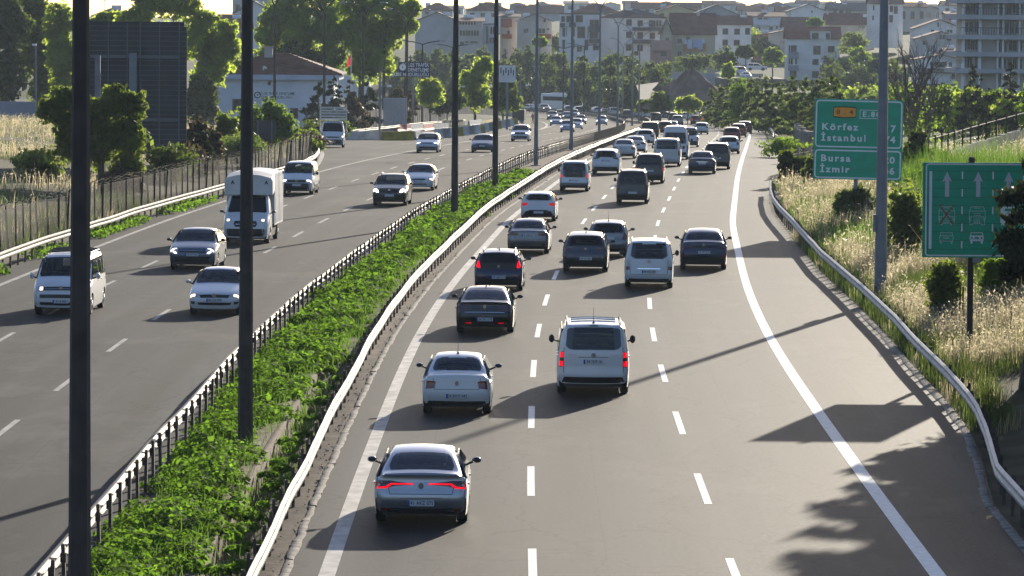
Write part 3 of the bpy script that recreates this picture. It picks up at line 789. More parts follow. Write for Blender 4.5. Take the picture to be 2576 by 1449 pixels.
# outline: (distance from the rear bumper, height), front bottom -> roof -> rear bottom
SHAPES = {
 'sedan': dict(L=4.60, W=1.82, H=1.45, belt=.93, top=.70, axles=(.98, 3.66), out=[(4.50,.22),(4.58,.36),(4.60,.52),(4.56,.66),(4.36,.76),(3.60,.93),(3.30,.99),(2.52,1.39),(2.10,1.45),(1.50,1.44),(1.12,1.37),(.50,1.07),(.42,1.05),(.12,1.03),(.05,1.00),(.03,.92),(.03,.75),(.0,.66),(.0,.50),(.05,.40),(.12,.27)]),
 'fastback': dict(L=4.65, W=1.86, H=1.43, belt=.92, top=.70, axles=(1.0, 3.72), out=[(4.55,.22),(4.63,.36),(4.65,.52),(4.60,.66),(4.40,.75),(3.62,.93),(3.34,.98),(2.55,1.37),(2.10,1.43),(1.55,1.42),(1.10,1.33),(.50,1.09),(.40,1.06),(.10,1.05),(.05,1.02),(.10,.96),(.06,.84),(.04,.72),(.0,.62),(.0,.48),(.05,.38),(.12,.26)]),
 'hatch': dict(L=4.05, W=1.75, H=1.47, belt=.95, top=.74, axles=(.72, 3.26), out=[(3.95,.22),(4.03,.36),(4.05,.50),(4.01,.64),(3.85,.75),(3.20,.94),(3.00,.99),(2.25,1.39),(1.80,1.46),(1.10,1.46),(.50,1.40),(.32,1.37),(.30,1.33),(.12,1.02),(.08,.94),(.10,.86),(.03,.70),(.0,.58),(.0,.46),(.06,.36),(.12,.26)]),
 'suv': dict(L=4.45, W=1.85, H=1.62, belt=1.04, top=.75, axles=(.88, 3.52), out=[(4.35,.27),(4.43,.42),(4.45,.60),(4.42,.78),(4.25,.90),(3.52,1.05),(3.32,1.10),(2.60,1.52),(2.10,1.61),(1.20,1.60),(.55,1.53),(.36,1.50),(.33,1.46),(.14,1.12),(.09,1.04),(.10,.96),(.03,.80),(.0,.66),(.0,.52),(.06,.42),(.12,.30)]),
 'coupesuv': dict(L=4.55, W=1.88, H=1.56, belt=1.03, top=.71, axles=(.92, 3.62), out=[(4.45,.27),(4.53,.42),(4.55,.60),(4.52,.78),(4.32,.90),(3.60,1.04),(3.40,1.08),(2.65,1.48),(2.15,1.56),(1.40,1.53),(.90,1.42),(.42,1.17),(.30,1.14),(.12,1.12),(.07,1.08),(.11,1.0),(.04,.82),(.0,.66),(.0,.52),(.06,.42),(.12,.30)]),
 'mpv': dict(L=4.38, W=1.82, H=1.80, belt=1.08, top=.82, axles=(.82, 3.55), out=[(4.28,.24),(4.36,.38),(4.38,.56),(4.34,.74),(4.15,.90),(3.68,1.07),(3.48,1.13),(2.80,1.66),(2.35,1.79),(1.30,1.80),(.50,1.77),(.26,1.74),(.20,1.68),(.10,1.18),(.06,1.08),(.06,.98),(.03,.66),(.0,.56),(.0,.46),(.05,.38),(.10,.28)]),
 'smallvan': dict(L=4.10, W=1.72, H=1.78, belt=1.06, top=.84, axles=(.72, 3.28), out=[(4.0,.24),(4.08,.38),(4.10,.56),(4.06,.74),(3.88,.90),(3.42,1.05),(3.22,1.12),(2.55,1.64),(2.10,1.77),(1.20,1.78),(.40,1.75),(.18,1.72),(.13,1.66),(.07,1.15),(.04,1.06),(.04,.95),(.03,.66),(.0,.56),(.0,.46),(.05,.38),(.10,.28)]),
 'van': dict(L=4.95, W=1.93, H=1.92, belt=1.14, top=.86, axles=(.92, 4.15), out=[(4.85,.25),(4.93,.40),(4.95,.60),(4.91,.82),(4.72,.98),(4.30,1.16),(4.08,1.22),(3.32,1.77),(2.85,1.91),(1.60,1.92),(.45,1.90),(.20,1.88),(.13,1.83),(.06,1.24),(.03,1.14),(.03,1.05),(.03,.70),(.0,.58),(.0,.48),(.05,.40),(.10,.30)]),
 'minibus': dict(L=5.6, W=2.02, H=2.48, belt=1.25, top=.80, axles=(1.05, 4.6), out=[(5.50,.26),(5.58,.42),(5.60,.66),(5.56,.90),(5.38,1.06),(4.95,1.26),(4.75,1.34),(4.05,2.0),(3.6,2.36),(3.2,2.44),(2.4,2.48),(.70,2.46),(.30,2.42),(.20,2.32),(.08,1.30),(.05,1.18),(.04,1.05),(.03,.72),(.0,.62),(.0,.52),(.05,.42),(.10,.32)]),
}
class Body:
    def __init__(s, sh, scale=(1, 1, 1)):
        d = SHAPES[sh]
        s.L, s.W, s.H = d['L'] * scale[1], d['W'] * scale[0], d['H'] * scale[2]
        s.belt, s.top = d['belt'] * scale[2], d['top']
        s.ax = [a * scale[1] for a in d['axles']]
        P = chaikin(np.array(d['out']) * np.array([scale[1], scale[2]]), 2)
        dd = np.concatenate([[0], np.cumsum(np.linalg.norm(np.diff(P, axis=0), axis=1))])
        q = np.linspace(0, dd[-1], 76)
        s.P = np.stack([np.interp(q, dd, P[:, 0]), np.interp(q, dd, P[:, 1])], 1)
        t = np.gradient(s.P, axis=0); t /= np.linalg.norm(t, axis=1)[:, None]
        s.N = np.stack([-t[:, 1] * -1, t[:, 0] * -1], 1)
        if s.N[38, 1] < 0: s.N = -s.N
        s.ip = int(np.argmax(s.P[:, 1]))
        s.r = 0.13; s.c = 0.045
        s.xe = s.xs(s.P[:, 0], s.P[:, 1])
        s.rw = 0.315 if s.H < 1.7 else 0.335
    def xs(s, y, z):
        y = np.asarray(y, float); z = np.asarray(z, float)
        de = np.clip(np.minimum(y / 0.75, 1), 0, 1); df = np.clip(np.minimum((s.L - y) / 0.95, 1), 0, 1)
        tp = 1 - 0.075 * (1 - de) ** 2 - 0.11 * (1 - df) ** 2.2
        low = 1 - 0.05 * np.clip((0.62 * s.belt - z) / (0.5 * s.belt), 0, 1) ** 2
        mid = 1 - 0.025 * np.clip((z - 0.68 * s.belt) / (0.32 * s.belt), 0, 1) ** 1.5
        k = np.clip((z - s.belt) / (s.H - s.belt), 0, 1)
        up = 1 - (1 - s.top) * (0.82 * k + 0.18 * k * k)
        return s.W / 2 * tp * low * mid * up
    def S(s, k, u, eps=0.0):
        """point on the wrap-over strip: k float outline index, u in -1..1"""
        k = np.asarray(k, float); u = np.asarray(u, float)
        i = np.arange(len(s.P))
        y, z = np.interp(k, i, s.P[:, 0]), np.interp(k, i, s.P[:, 1])
        ny, nz = np.interp(k, i, s.N[:, 0]), np.interp(k, i, s.N[:, 1])
        xe = np.interp(k, i, s.xe)
        u0 = 1 - s.r / xe
        t = np.clip((np.abs(u) - u0) / (1 - u0), 0, 1)
        o = s.r * (1 - np.sqrt(np.clip(1 - t * t, 0, 1))) + s.c * u * u - eps
        return np.stack([u * xe, y - ny * o - s.L / 2, z - nz * o], -1)
    def k_rear(s, z): return np.interp(-np.asarray(z, float), -s.P[s.ip:, 1], np.arange(s.ip, len(s.P)))
    def k_front(s, z): return np.interp(np.asarray(z, float), s.P[:s.ip + 1, 1], np.arange(0, s.ip + 1))
    def mesh(s, m, holes=()):
        n = len(s.P); us = np.array([-1, -.985, -.95, -.9, -.84, -.65, -.35, 0, .35, .65, .84, .9, .95, .985, 1.0])
        K, Ug = np.meshgrid(np.arange(n), us, indexing='ij')
        V = s.S(K, Ug).reshape(-1, 3); nu = len(us)
        i = (np.arange(n - 1)[:, None] * nu + np.arange(nu - 1)[None, :]).ravel()
        Q = [np.stack([i, i + nu, i + nu + 1, i + 1], 1)]
        # sides: ruled from the strip edge down to the sill line with wheel arches
        dd = np.linspace(0, 1, n)
        for sg in (-1, 1):
            E = s.S(np.arange(n), np.full(n, float(sg)))
            ye, ze = E[:, 1] + s.L / 2, E[:, 2]
            tt = 0.45 * dd + 0.55 * (s.L - ye) / s.L
            tt = np.maximum.accumulate(np.clip(tt, 0, 1))
            yb = (s.L - .06) - tt * (s.L - .12)
            Ra = s.rw + 0.06
            zb = np.full(n, 0.22)
            for a in s.ax:
                q = Ra * Ra - (yb - a) ** 2
                zb = np.where(q > 0, np.maximum(zb, s.rw + np.sqrt(np.clip(q, 0, None)) * 0.98), zb)
            zb = np.minimum(zb, np.maximum(ze, 0.0))
            rows = []
            ws = np.array([0, .06, .16, .3, .45, .6, .75, .9, 1.0])
            for w in ws:
                yy = ye * (1 - w) + yb * w; zz = ze * (1 - w) + zb * w
                xx = s.xs(yy, zz)
                if w == 0: xx = np.abs(E[:, 0])
                rows.append(np.stack([sg * xx, yy - s.L / 2, zz], 1))
            R_ = np.stack(rows, 1); b = len(V); nr = len(ws)
            V = np.vstack([V, R_.reshape(-1, 3)])
            i = (np.arange(n - 1)[:, None] * nr + np.arange(nr - 1)[None, :]).ravel() + b
            q = np.stack([i, i + 1, i + nr + 1, i + nr], 1)
            Q.append(q if sg > 0 else q[:, ::-1])
        me = mesh_np("body", V, np.vstack(Q), [m, MT["blackplastic"]])
        bm = bmesh.new(); bm.from_mesh(me)
        if holes:                                         # openings behind the front and rear glass
            n0 = (len(s.P)) * len(us)
            dl = []; fr_ = []
            for f in bm.faces:
                if all(v.index < n0 for v in f.verts):
                    ks = [v.index // len(us) for v in f.verts]; xa = [abs(v.co.x) for v in f.verts]; zs = [v.co.z for v in f.verts]
                    for (kind, z0, z1, xm) in holes:
                        front = max(ks) <= s.ip - 1
                        if (kind == 'front') != front: continue
                        if min(zs) > z0 and max(zs) < z1 and max(xa) < xm: dl.append(f); break
                        if z0 - .05 < sum(zs) / 4 < z1 + .03 and max(xa) < xm * 1.09: fr_.append(f); break
            for f in fr_: f.material_index = 1           # black ceramic edge under the glass
            bmesh.ops.delete(bm, geom=dl, context='FACES')
        bmesh.ops.remove_doubles(bm, verts=bm.verts, dist=0.002)
        bmesh.ops.recalc_face_normals(bm, faces=bm.faces)
        bm.to_mesh(me); bm.free()
        me.polygons.foreach_set("use_smooth", np.ones(len(me.polygons), bool)); me.set_sharp_from_angle(angle=rad(38)); me.update()
        return me
    def panel(s, name, rows, m, end='rear', nc=7, nr=3, eps=0.008, x_abs=True):
        """patch lying on the front or rear strip; rows = [(z, x_from, x_to)] top to bottom"""
        kf = s.k_rear if end == 'rear' else s.k_front
        rr = []
        for a, b in zip(rows[:-1], rows[1:]):
            for t in np.arange(nr) / nr: rr.append([a[j] * (1 - t) + b[j] * t for j in range(3)])
        rr.append(list(rows[-1]))
        rr = np.array(rr)
        k = kf(rr[:, 0]); xe = np.interp(k, np.arange(len(s.P)), s.xe)
        U = np.linspace(rr[:, 1] / xe, rr[:, 2] / xe, nc, axis=1); U = np.clip(U, -.999, .999)
        Kg = np.repeat(k[:, None], nc, 1)
        A_, B_ = s.S(Kg, U, eps), s.S(Kg, U, -0.02)
        n1, n2 = A_.shape[:2]
        V = np.vstack([A_.reshape(-1, 3), B_.reshape(-1, 3)])
        i = (np.arange(n1 - 1)[:, None] * n2 + np.arange(n2 - 1)[None, :]).ravel()
        Q = [np.stack([i, i + 1, i + n2 + 1, i + n2], 1)]
        o = n1 * n2
        ring = [j for j in range(n2)] + [r * n2 + n2 - 1 for r in range(1, n1)] + [(n1 - 1) * n2 + j for j in range(n2 - 2, -1, -1)] + [r * n2 for r in range(n1 - 2, 0, -1)]
        ring = np.array(ring); nx = np.roll(ring, -1)
        Q.append(np.stack([ring, nx, nx + o, ring + o], 1))
        me = mesh_np(name, V, np.vstack(Q), m)
        bm = bmesh.new(); bm.from_mesh(me); bmesh.ops.recalc_face_normals(bm, faces=bm.faces); 
        # normals must face away from the car
        f0 = bm.faces[:][0]; c = f0.calc_center_median()
        if f0.normal.dot(Vector((0, -1 if end == 'rear' else 1, .3))) < 0:
            for f in bm.faces: f.normal_flip()
        bm.to_mesh(me); bm.free()
        me.polygons.foreach_set("use_smooth", np.ones(len(me.polygons), bool)); me.set_sharp_from_angle(angle=rad(40)); me.update()
        return me
    def side_panel(s, name, rows, sg, m, eps=0.006, nc=6, nr=2):
        """patch on the body side; rows = [(z, y_from_rear, y_to)]"""
        rr = []
        for a, b in zip(rows[:-1], rows[1:]):
            for t in np.arange(nr) / nr: rr.append([a[j] * (1 - t) + b[j] * t for j in range(3)])
        rr.append(list(rows[-1])); rr = np.array(rr)
        Yg = np.linspace(rr[:, 1], rr[:, 2], nc, axis=1); Zg = np.repeat(rr[:, 0][:, None], nc, 1)
        X = s.xs(Yg, Zg)
        A_ = np.stack([sg * (X + eps), Yg - s.L / 2, Zg], -1); B_ = np.stack([sg * (X - .02), Yg - s.L / 2, Zg], -1)
        n1, n2 = A_.shape[:2]; V = np.vstack([A_.reshape(-1, 3), B_.reshape(-1, 3)])
        i = (np.arange(n1 - 1)[:, None] * n2 + np.arange(n2 - 1)[None, :]).ravel(); o = n1 * n2
        Q = [np.stack([i, i + 1, i + n2 + 1, i + n2], 1)]
        ring = np.array([j for j in range(n2)] + [r * n2 + n2 - 1 for r in range(1, n1)] + [(n1 - 1) * n2 + j for j in range(n2 - 2, -1, -1)] + [r * n2 for r in range(n1 - 2, 0, -1)])
        nx = np.roll(ring, -1); Q.append(np.stack([ring, nx, nx + o, ring + o], 1)); Q = np.vstack(Q)
        if sg < 0: Q = Q[:, ::-1]
        return mesh_np(name, V, Q, m, smooth=40)

# ---- shared wheel and mirror meshes
def wheel_meshes(r, w=0.21):
    n = 22
    prof = [(r * .64, -w / 2), (r * .93, -w / 2), (r, -w * .36), (r, w * .36), (r * .93, w / 2), (r * .64, w / 2)]
    b = MB()
    vs = [(x, rr * math.cos(2 * math.pi * k / n), rr * math.sin(2 * math.pi * k / n)) for rr, x in prof for k in range(n)]
    b.add(vs, [(i * n + k, i * n + (k + 1) % n, ((i + 1) % 6) * n + (k + 1) % n, ((i + 1) % 6) * n + k) for i in range(6) for k in range(n)])
    tyre = b.mesh("tyre", MT['rubber'], smooth=35)
    q = MB()
    for sg in (-1, 1):
        for k in range(5):
            a = 2 * math.pi * k / 5
            pts = [(sg * w * .44, r * .1 * math.cos(a) , r * .1 * math.sin(a)), (sg * w * .40, r * .6 * math.cos(a), r * .6 * math.sin(a))]
            q.tube(pts, [r * .13, r * .09], 5)
        ring = [(sg * w * .42, r * .62 * math.cos(2 * math.pi * k / 16), r * .62 * math.sin(2 * math.pi * k / 16)) for k in range(17)]
        q.tube(ring, r * .045, 5, cap=False)
    q.add([(0, r * .6 * math.cos(2 * math.pi * k / 16), r * .6 * math.sin(2 * math.pi * k / 16)) for k in range(16)], [tuple(range(16))], 1)
    rim = q.mesh("rim", [MT['rim'], MT['blackplastic']])
    return tyre, rim
WHEELS = {r: wheel_meshes(r) for r in (0.315, 0.335)}
_st = MB(); _st.box((0, 0, .30), (.46, .16, .62), taper=.9); _st.box((0, .16, .02), (.46, .48, .14)); _st.box((0, -.02, .70), (.25, .09, .16), taper=.85); SEAT_ME = _st.mesh('seat', MT['seat'])
def mirror_mesh(sg, m, big=False):
    b = MB(); k = 1.35 if big else 1.0
    n = 10
    cx = sg * 0.11
    rows = []
    for j, (yy, rr) in enumerate([(-.05, .80), (-.03, 1.0), (.03, .95), (.08, .6), (.10, .2)]):
        rows += [(cx + rr * .098 * math.cos(2*math.pi*i/n) * (1 if not big else .8), yy, 0.02 + rr * .062 * k * k * math.sin(2*math.pi*i/n)) for i in range(n)]
    b.add(rows, [(a*n+i, a*n+(i+1)%n, (a+1)*n+(i+1)%n, (a+1)*n+i) for a in range(4) for i in range(n)] , 0)
    b.add(rows[:n], [tuple(range(n))], 1)
    b.tube([(sg * -.06, .03, -.06), (sg * .06, .02, -.01)], .025, 6, 1)
    return b.mesh("mirror", [m, MT['blackplastic']], smooth=50)

FONT_CACHE = {}
def text_mesh(txt, size, m, space=1.0, bold=0.0, sx=1.0, extrude=0.0, align='CENTER'):
    key = (txt, size, m.name, space, bold, sx, align)
    if key in FONT_CACHE: return FONT_CACHE[key]
    cu = bpy.data.curves.new("lettering", 'FONT')
    cu.body = txt; cu.size = size; cu.space_character = space; cu.offset = bold; cu.extrude = extrude
    cu.align_x = align; cu.align_y = 'CENTER'; cu.resolution_u = 3
    o = bpy.data.objects.new("lettering_tmp", cu); COL.objects.link(o)
    dg = bpy.context.evaluated_depsgraph_get(); dg.update()
    me = bpy.data.meshes.new_from_object(o.evaluated_get(dg))
    bpy.data.objects.remove(o, do_unlink=True); bpy.data.curves.remove(cu)
    me.name = "lettering"
    if sx != 1.0: me.transform(Matrix.Diagonal((sx, 1, 1, 1)))
    me.materials.clear(); me.materials.append(m)
    FONT_CACHE[key] = me
    return me
R_BACK = Euler((rad(90), 0, 0))            # lettering facing -Y (towards the camera)
R_FRONT = Euler((rad(90), 0, rad(180)))

def mirror_rows(rows): return [(z, -b, -a) for z, a, b in rows]

def vehicle(name, label, cat, shape, px, py, col, view='rear', scale=(1, 1, 1), rear=None, front=None, glass='glass', plate=None, plate_z=None, lamps='lens_red', lod=1, rails=False, antenna=None,
            mirror=None, yaw=0.0, extra=None, group=None, pos=None, seams=True, glassrows=None, dark_low=None, roofm=None, axle=True):
    """build one vehicle; (px, py) survey mark of its wheels on the road"""
    B = Body(shape, scale)
    P = Vector(pos) if pos is not None else on_road(px, py)
    hd = heading(P.y) + yaw
    if view == 'front': hd += math.pi
    # the survey mark is the near axle
    sft = (B.L / 2 - B.ax[0]) if view == 'rear' else (B.L / 2 - (B.L - B.ax[1]))
    cy = P.y + sft; cx = P.x + (path_x(cy) - path_x(P.y) if pos is None else 0)
    if pos is not None: cx, cy = P.x, P.y
    zc = float(zroad(cy)) if pos is None else P.z
    root = thing(name, (float(cx), float(cy), zc), label, cat, group or ("vehicles driving away on the motorway" if view == 'rear' else "oncoming vehicles on the motorway"), hd)
    pm = PT[col]
    body_o = link("body", bpy.data.meshes.new("body_tmp"), root)
    # underbody and wheels
    ub = MB(); ub.box((0, 0, .36), (B.W * .80, B.L - .5, .30))
    ub.build("underbody", MT['blackplastic'], root)
    tyre, rim = WHEELS[B.rw]
    for a in B.ax:
        for sg in (-1, 1):
            t = link("wheel", tyre, root, (sg * (B.W / 2 - .135), a - B.L / 2, B.rw))
            if lod: link("rim", rim, t)
    bz, H = B.belt, B.H
    hw = B.W / 2
    tall = shape in ('mpv', 'smallvan', 'van', 'minibus')
    gm = MT[glass]
    # glass all round
    zt = H - (.07 if not tall else .10)
    kt = float(B.k_rear(zt))
    def xe_at(z, end='rear'):
        return float(np.interp(B.k_rear(z) if end == 'rear' else B.k_front(z), np.arange(len(B.P)), B.xe))
    if glassrows is None:
        if shape in ('sedan', 'fastback'): gz = (H - .10, bz + .17)
        elif shape == 'coupesuv': gz = (H - .13, bz + .16)
        elif tall: gz = (H - .14, bz + .07)
        else: gz = (H - .13, bz + .06)
        a = .80 if not tall else .86
        glassrows = [(gz[0], -xe_at(gz[0]) * (a - .06), xe_at(gz[0]) * (a - .06)), (gz[0] - .05, -xe_at(gz[0] - .05) * a, xe_at(gz[0] - .05) * a),
                     (gz[1] + .06, -xe_at(gz[1] + .06) * a, xe_at(gz[1] + .06) * a), (gz[1], -xe_at(gz[1]) * (a - .06), xe_at(gz[1]) * (a - .06))]
    link("rear_window", B.panel("rear_window", glassrows, gm, 'rear', nc=11, nr=4), root)
    fz = (H - (.07 if not tall else .12), bz + (.08 if not tall else .10))
    link("windscreen", B.panel("windscreen", [(fz[0], -xe_at(fz[0], 'f') * .84, xe_at(fz[0], 'f') * .84), (fz[1] + .05, -xe_at(fz[1] + .05, 'f') * .88, xe_at(fz[1] + .05, 'f') * .88), (fz[1], -xe_at(fz[1], 'f') * .82, xe_at(fz[1], 'f') * .82)], gm, 'front', nc=11, nr=5), root)
    see = lod >= 1 and shape not in ('cab', 'pickup')
    if see:
        gr = np.array(glassrows); hx = float(min(gr[1:-1, 2].min(), gr[:, 2].max())) - .05
        body_o.data = B.mesh(pm, [('rear', gr[-1, 0] + .05, gr[0, 0] - .03, hx), ('front', fz[1] + .06, fz[0] - .03, xe_at(fz[1] + .05, 'f') * .84)])
        for o in root.children:
            if o.name.split('.')[0] in ('rear_window', 'windscreen'): o.data.materials.clear(); o.data.materials.append(MT['glass_through'])
        for (sy, nse) in ((B.ax[0] + (.55 if not tall else .75), 3), (B.ax[0] + (B.ax[1] - B.ax[0]) * .62, 2)):
            sx0 = B.W * .5 - .42
            for q in range(nse):
                xx = -sx0 + 2 * sx0 * q / (nse - 1)
                link("seat", SEAT_ME, root, (xx, sy - B.L / 2, bz - .62))
    else:
        body_o.data = B.mesh(pm)
    body_o.data.name = "body"
    # side glass: two or three lights a side
    zlo, zhi = bz + .03, H - (.13 if not tall else .17)
    def y_at(z, end):
        k = B.k_rear(z) if end == 'rear' else B.k_front(z)
        return float(np.interp(k, np.arange(len(B.P)), B.P[:, 0]))
    yr0, yr1 = y_at(zlo, 'r' if False else 'rear') + .30, y_at(zhi, 'rear') + .24
    yf0, yf1 = y_at(zlo, 'f') - .26, y_at(zhi, 'f') - .20
    ym = (yr1 + yf1) / 2 + .05
    cuts = [(yr0, yr1, ym - .05, ym - .05), (ym + .05, ym + .05, yf0, yf1)]
    if B.L > 4.3 and tall:
        q1, q2 = yr1 + (yf1 - yr1) * .34, yr1 + (yf1 - yr1) * .68
        cuts = [(yr0, yr1, q1 - .05, q1 - .05), (q1 + .05, q1 + .05, q2 - .05, q2 - .05), (q2 + .05, q2 + .05, yf0, yf1)]
    for sg in (-1, 1):
        for a0, a1, b0, b1 in cuts:
            if b1 - a1 > .12:
                link("side_window", B.side_panel("side_window", [(zhi, a1, b1), (zlo, a0, b0)], sg, gm), root)
        me = mirror_mesh(sg, mirror and PT.get(mirror, pm) or MT['blackplastic'], tall)
        ymir = yf0 - .18
        link("mirror", me, root, (sg * (float(B.xs(ymir, bz + .05)) + .06), ymir - B.L / 2, bz + .07))
        if lod:
            for (a0, a1, b0, b1) in cuts:
                link("door_handle", B.side_panel("door_handle", [(bz - .10, a0 + .15, a0 + .36), (bz - .135, a0 + .15, a0 + .36)], sg, pm, eps=.025, nc=3, nr=1), root)
    z = lambda f: f * H
    # ---------------- rear end
    if view == 'rear' or lod:
        rl = rear if rear else dict(lamp=[(bz - .02, hw * .60, hw * .97), (bz - .20, hw * .66, hw * .99)])
        lm = MT[lamps]
        for key in ('lamp', 'lamp2', 'lamp3', 'reflector'):
            if key in rl:
                mm = lm if key == 'lamp' else MT[rl.get(key + '_m', 'lens_dark')] if key != 'reflector' else MT['lens_red']
                nm = "tail_light" if key != 'reflector' else "reflector"
                link(nm, B.panel(nm, rl[key], mm, 'rear', nc=6, eps=.014 + .004 * ('lamp', 'lamp2', 'lamp3', 'reflector').index(key)), root)
                link(nm, B.panel(nm, mirror_rows(rl[key]), mm, 'rear', nc=6, eps=.014 + .004 * ('lamp', 'lamp2', 'lamp3', 'reflector').index(key)), root)
        lowz = rl.get('low', (.40, .27))
        if lowz: link("rear_valance", B.panel("rear_valance", [(lowz[0], -hw * .80, hw * .80), (lowz[1], -hw * .86, hw * .86)], MT['blackplastic'], 'rear', nc=9, eps=.012), root)
        if 'black' in rl: link("tailgate_trim", B.panel("tailgate_trim", rl['black'], MT['blackplastic'], 'rear', nc=11, eps=.006), root)
        if 'chrome' in rl: link("trim_strip", B.panel("trim_strip", rl['chrome'], MT['chrome'], 'rear', nc=9, eps=.016, nr=1), root)
        if seams and 'seam' in rl:
            for q in rl['seam']: link("tailgate_seam", B.panel("tailgate_seam", q, MT['seam'], 'rear', nc=9, eps=.003, nr=2), root)
        if 'badge' in rl:
            bzq = rl['badge']; k = B.k_rear(bzq); p = B.S(k, 0.0, .02)
            mb = MB(); mb.add([(p[0] + .055 * math.cos(t) * rl.get('bw', 1), p[1] - .012, p[2] + .062 * math.sin(t)) for t in np.linspace(0, 2 * math.pi, 9)[:-1]] + [(p[0] + .055 * math.cos(t) * rl.get('bw', 1), p[1] + .03, p[2] + .062 * math.sin(t)) for t in np.linspace(0, 2 * math.pi, 9)[:-1]],
                               [tuple(range(8))] + [(i, (i + 1) % 8, (i + 1) % 8 + 8, i + 8) for i in range(8)])
            mb.build("badge", MT['chrome'], root)
        pz = plate_z or .62
        p = B.S(B.k_rear(pz), 0.0, .012)
        pb = MB(); pb.box((0, 0, 0), (.52, .02, .115)); po = pb.build("licence_plate", MT['plate'], root, loc=(0, p[1] - .012, pz))
        pe = MB(); pe.box((-.238, -.0115, 0), (.045, .004, .112)); pe.build("country_strip", MT['plate_blue'], po)
        if plate:
            t = link("lettering", text_mesh(plate, .105, MT['plate_text'], 1.05, .0015, .82), po, (.022, -.0125, 0)); t.rotation_euler = R_BACK
    # ---------------- front end
    if view == 'front':
        fr = front or dict(lamp=[(bz - .16, hw * .55, hw * .93), (bz - .30, hw * .60, hw * .95)], grille=[(bz - .22, -hw * .5, hw * .5), (bz - .34, -hw * .42, hw * .42)])
        for key, mname, nm in (('grille', 'blackplastic', "grille"), ('intake', 'blackplastic', "air_intake"), ('intake2', 'blackplastic', "air_intake"), ('bar', 'chrome', "trim_strip")):
            if key in fr: link(nm, B.panel(nm, fr[key], MT[mname], 'front', nc=11, eps=.010), root)
        for key, dflt in (('lamp', 'lens_clear'), ('lamp2', 'lamp_lit'), ('lamp3', 'lamp_lit'), ('fog', 'blackplastic')):
            if key in fr:
                mm = MT[fr.get(key + '_m', dflt)]
                ep = .014 if key in ('lamp', 'fog') else .022
                link("headlight", B.panel("headlight", fr[key], mm, 'front', nc=6, eps=ep), root)
                link("headlight", B.panel("headlight", mirror_rows(fr[key]), mm, 'front', nc=6, eps=ep), root)
        pz = plate_z or .50
        p = B.S(B.k_front(pz), 0.0, .012)
        pb = MB(); pb.box((0, 0, 0), (.52, .02, .115)); po = pb.build("licence_plate", MT['plate'], root, loc=(0, p[1] + .012, pz))
        pe = MB(); pe.box((.238, .0115, 0), (.045, .004, .112)); pe.build("country_strip", MT['plate_blue'], po)
        if plate:
            t = link("lettering", text_mesh(plate, .105, MT['plate_text'], 1.05, .0015, .82), po, (-.022, .0125, 0)); t.rotation_euler = R_FRONT
        if 'badge' in fr:
            k = B.k_front(fr['badge']); p = B.S(k, 0.0, .02)
            mb = MB(); mb.add([(p[0] + .07 * math.cos(t), p[1] + .02, p[2] + .07 * math.sin(t)) for t in np.linspace(0, 2 * math.pi, 11)[:-1]] + [(p[0] + .07 * math.cos(t), p[1] - .03, p[2] + .07 * math.sin(t)) for t in np.linspace(0, 2 * math.pi, 11)[:-1]],
                               [tuple(range(10))] + [(i, (i + 1) % 10, (i + 1) % 10 + 10, i + 10) for i in range(10)])
            mb.build("badge", MT['chrome'], root)
    if dark_low:
        e = 'rear' if view == 'rear' else 'front'
        link("bumper", B.panel("bumper", [(dark_low[0], -hw * .97, hw * .97), (dark_low[1], -hw * .93, hw * .93)], MT['blackplastic'], e, nc=13, eps=.006), root)
        for sg in (-1, 1):
            link("sill_trim", B.side_panel("sill_trim", [(dark_low[0] - .1, B.ax[0] + .4, B.ax[1] - .4), (.24, B.ax[0] + .4, B.ax[1] - .4)], sg, MT['blackplastic']), root)
    # ---------------- roof fittings
    def roof_pt(yr, x, up=0.0):
        k = np.interp(-yr, -B.P[6:-6, 0], np.arange(6, len(B.P) - 6)) if False else None
        zz = float(np.interp(yr, B.P[::-1, 0][np.argsort(B.P[::-1, 0])], B.P[::-1, 1][np.argsort(B.P[::-1, 0])]))
        j = np.argsort(B.P[10:-14, 0]); zz = float(np.interp(yr, B.P[10:-14, 0][j], B.P[10:-14, 1][j]))
        xe = float(B.xs(yr, zz)); u = x / xe
        return (x, yr - B.L / 2, zz - .045 * u * u + up)
    if rails:
        xr = float(B.xs(1.5, H)) * .88
        rm = MT['rim'] if rails == 'silver' else MT['blackplastic']
        for sg in (-1, 1):
            pts = [roof_pt(y_at(zt, 'rear') + .12 + t * (y_at(zt, 'f') - .35 - y_at(zt, 'rear') - .12), sg * xr, .055 if 0 < t < 1 else .0) for t in (0, .06, .5, .94, 1)]
            rb = MB(); rb.tube(pts, .022, 6); rb.build("roof_rail", rm, root)
    if antenna:
        q = roof_pt(y_at(H - .06, 'rear') + .25, 0, 0)
        ab = MB()
        if antenna == 'fin': ab.prism([(-.08, 0), (.05, 0), (.07, .075), (.045, .08)], -.02, .02); ab.v = [(y, x, zq) for x, y, zq in ab.v]
        else: ab.tube([(0, 0, 0), (0, -.16, .42)], [.008, .004], 5); ab.tube([(0, .03, 0), (0, 0, .035)], [.04, .02], 6)
        ab.build("antenna", MT['blackplastic'], root, loc=q)
    if roofm:
        k0, k1 = float(B.k_rear(H - .05)), float(B.k_front(H - .05))
        kk = np.linspace(k1, k0, 8); uu = np.linspace(-.8, .8, 7); Kg, Ug = np.meshgrid(kk, uu, indexing='ij')
        V = B.S(Kg, Ug, .006).reshape(-1, 3); i = (np.arange(7)[:, None] * 7 + np.arange(6)[None, :]).ravel()
        link("roof_panel", mesh_np("roof_panel", V, np.stack([i, i + 7, i + 8, i + 1], 1), MT[roofm], smooth=180), root)
    if extra: extra(B, root, roof_pt)
    return root
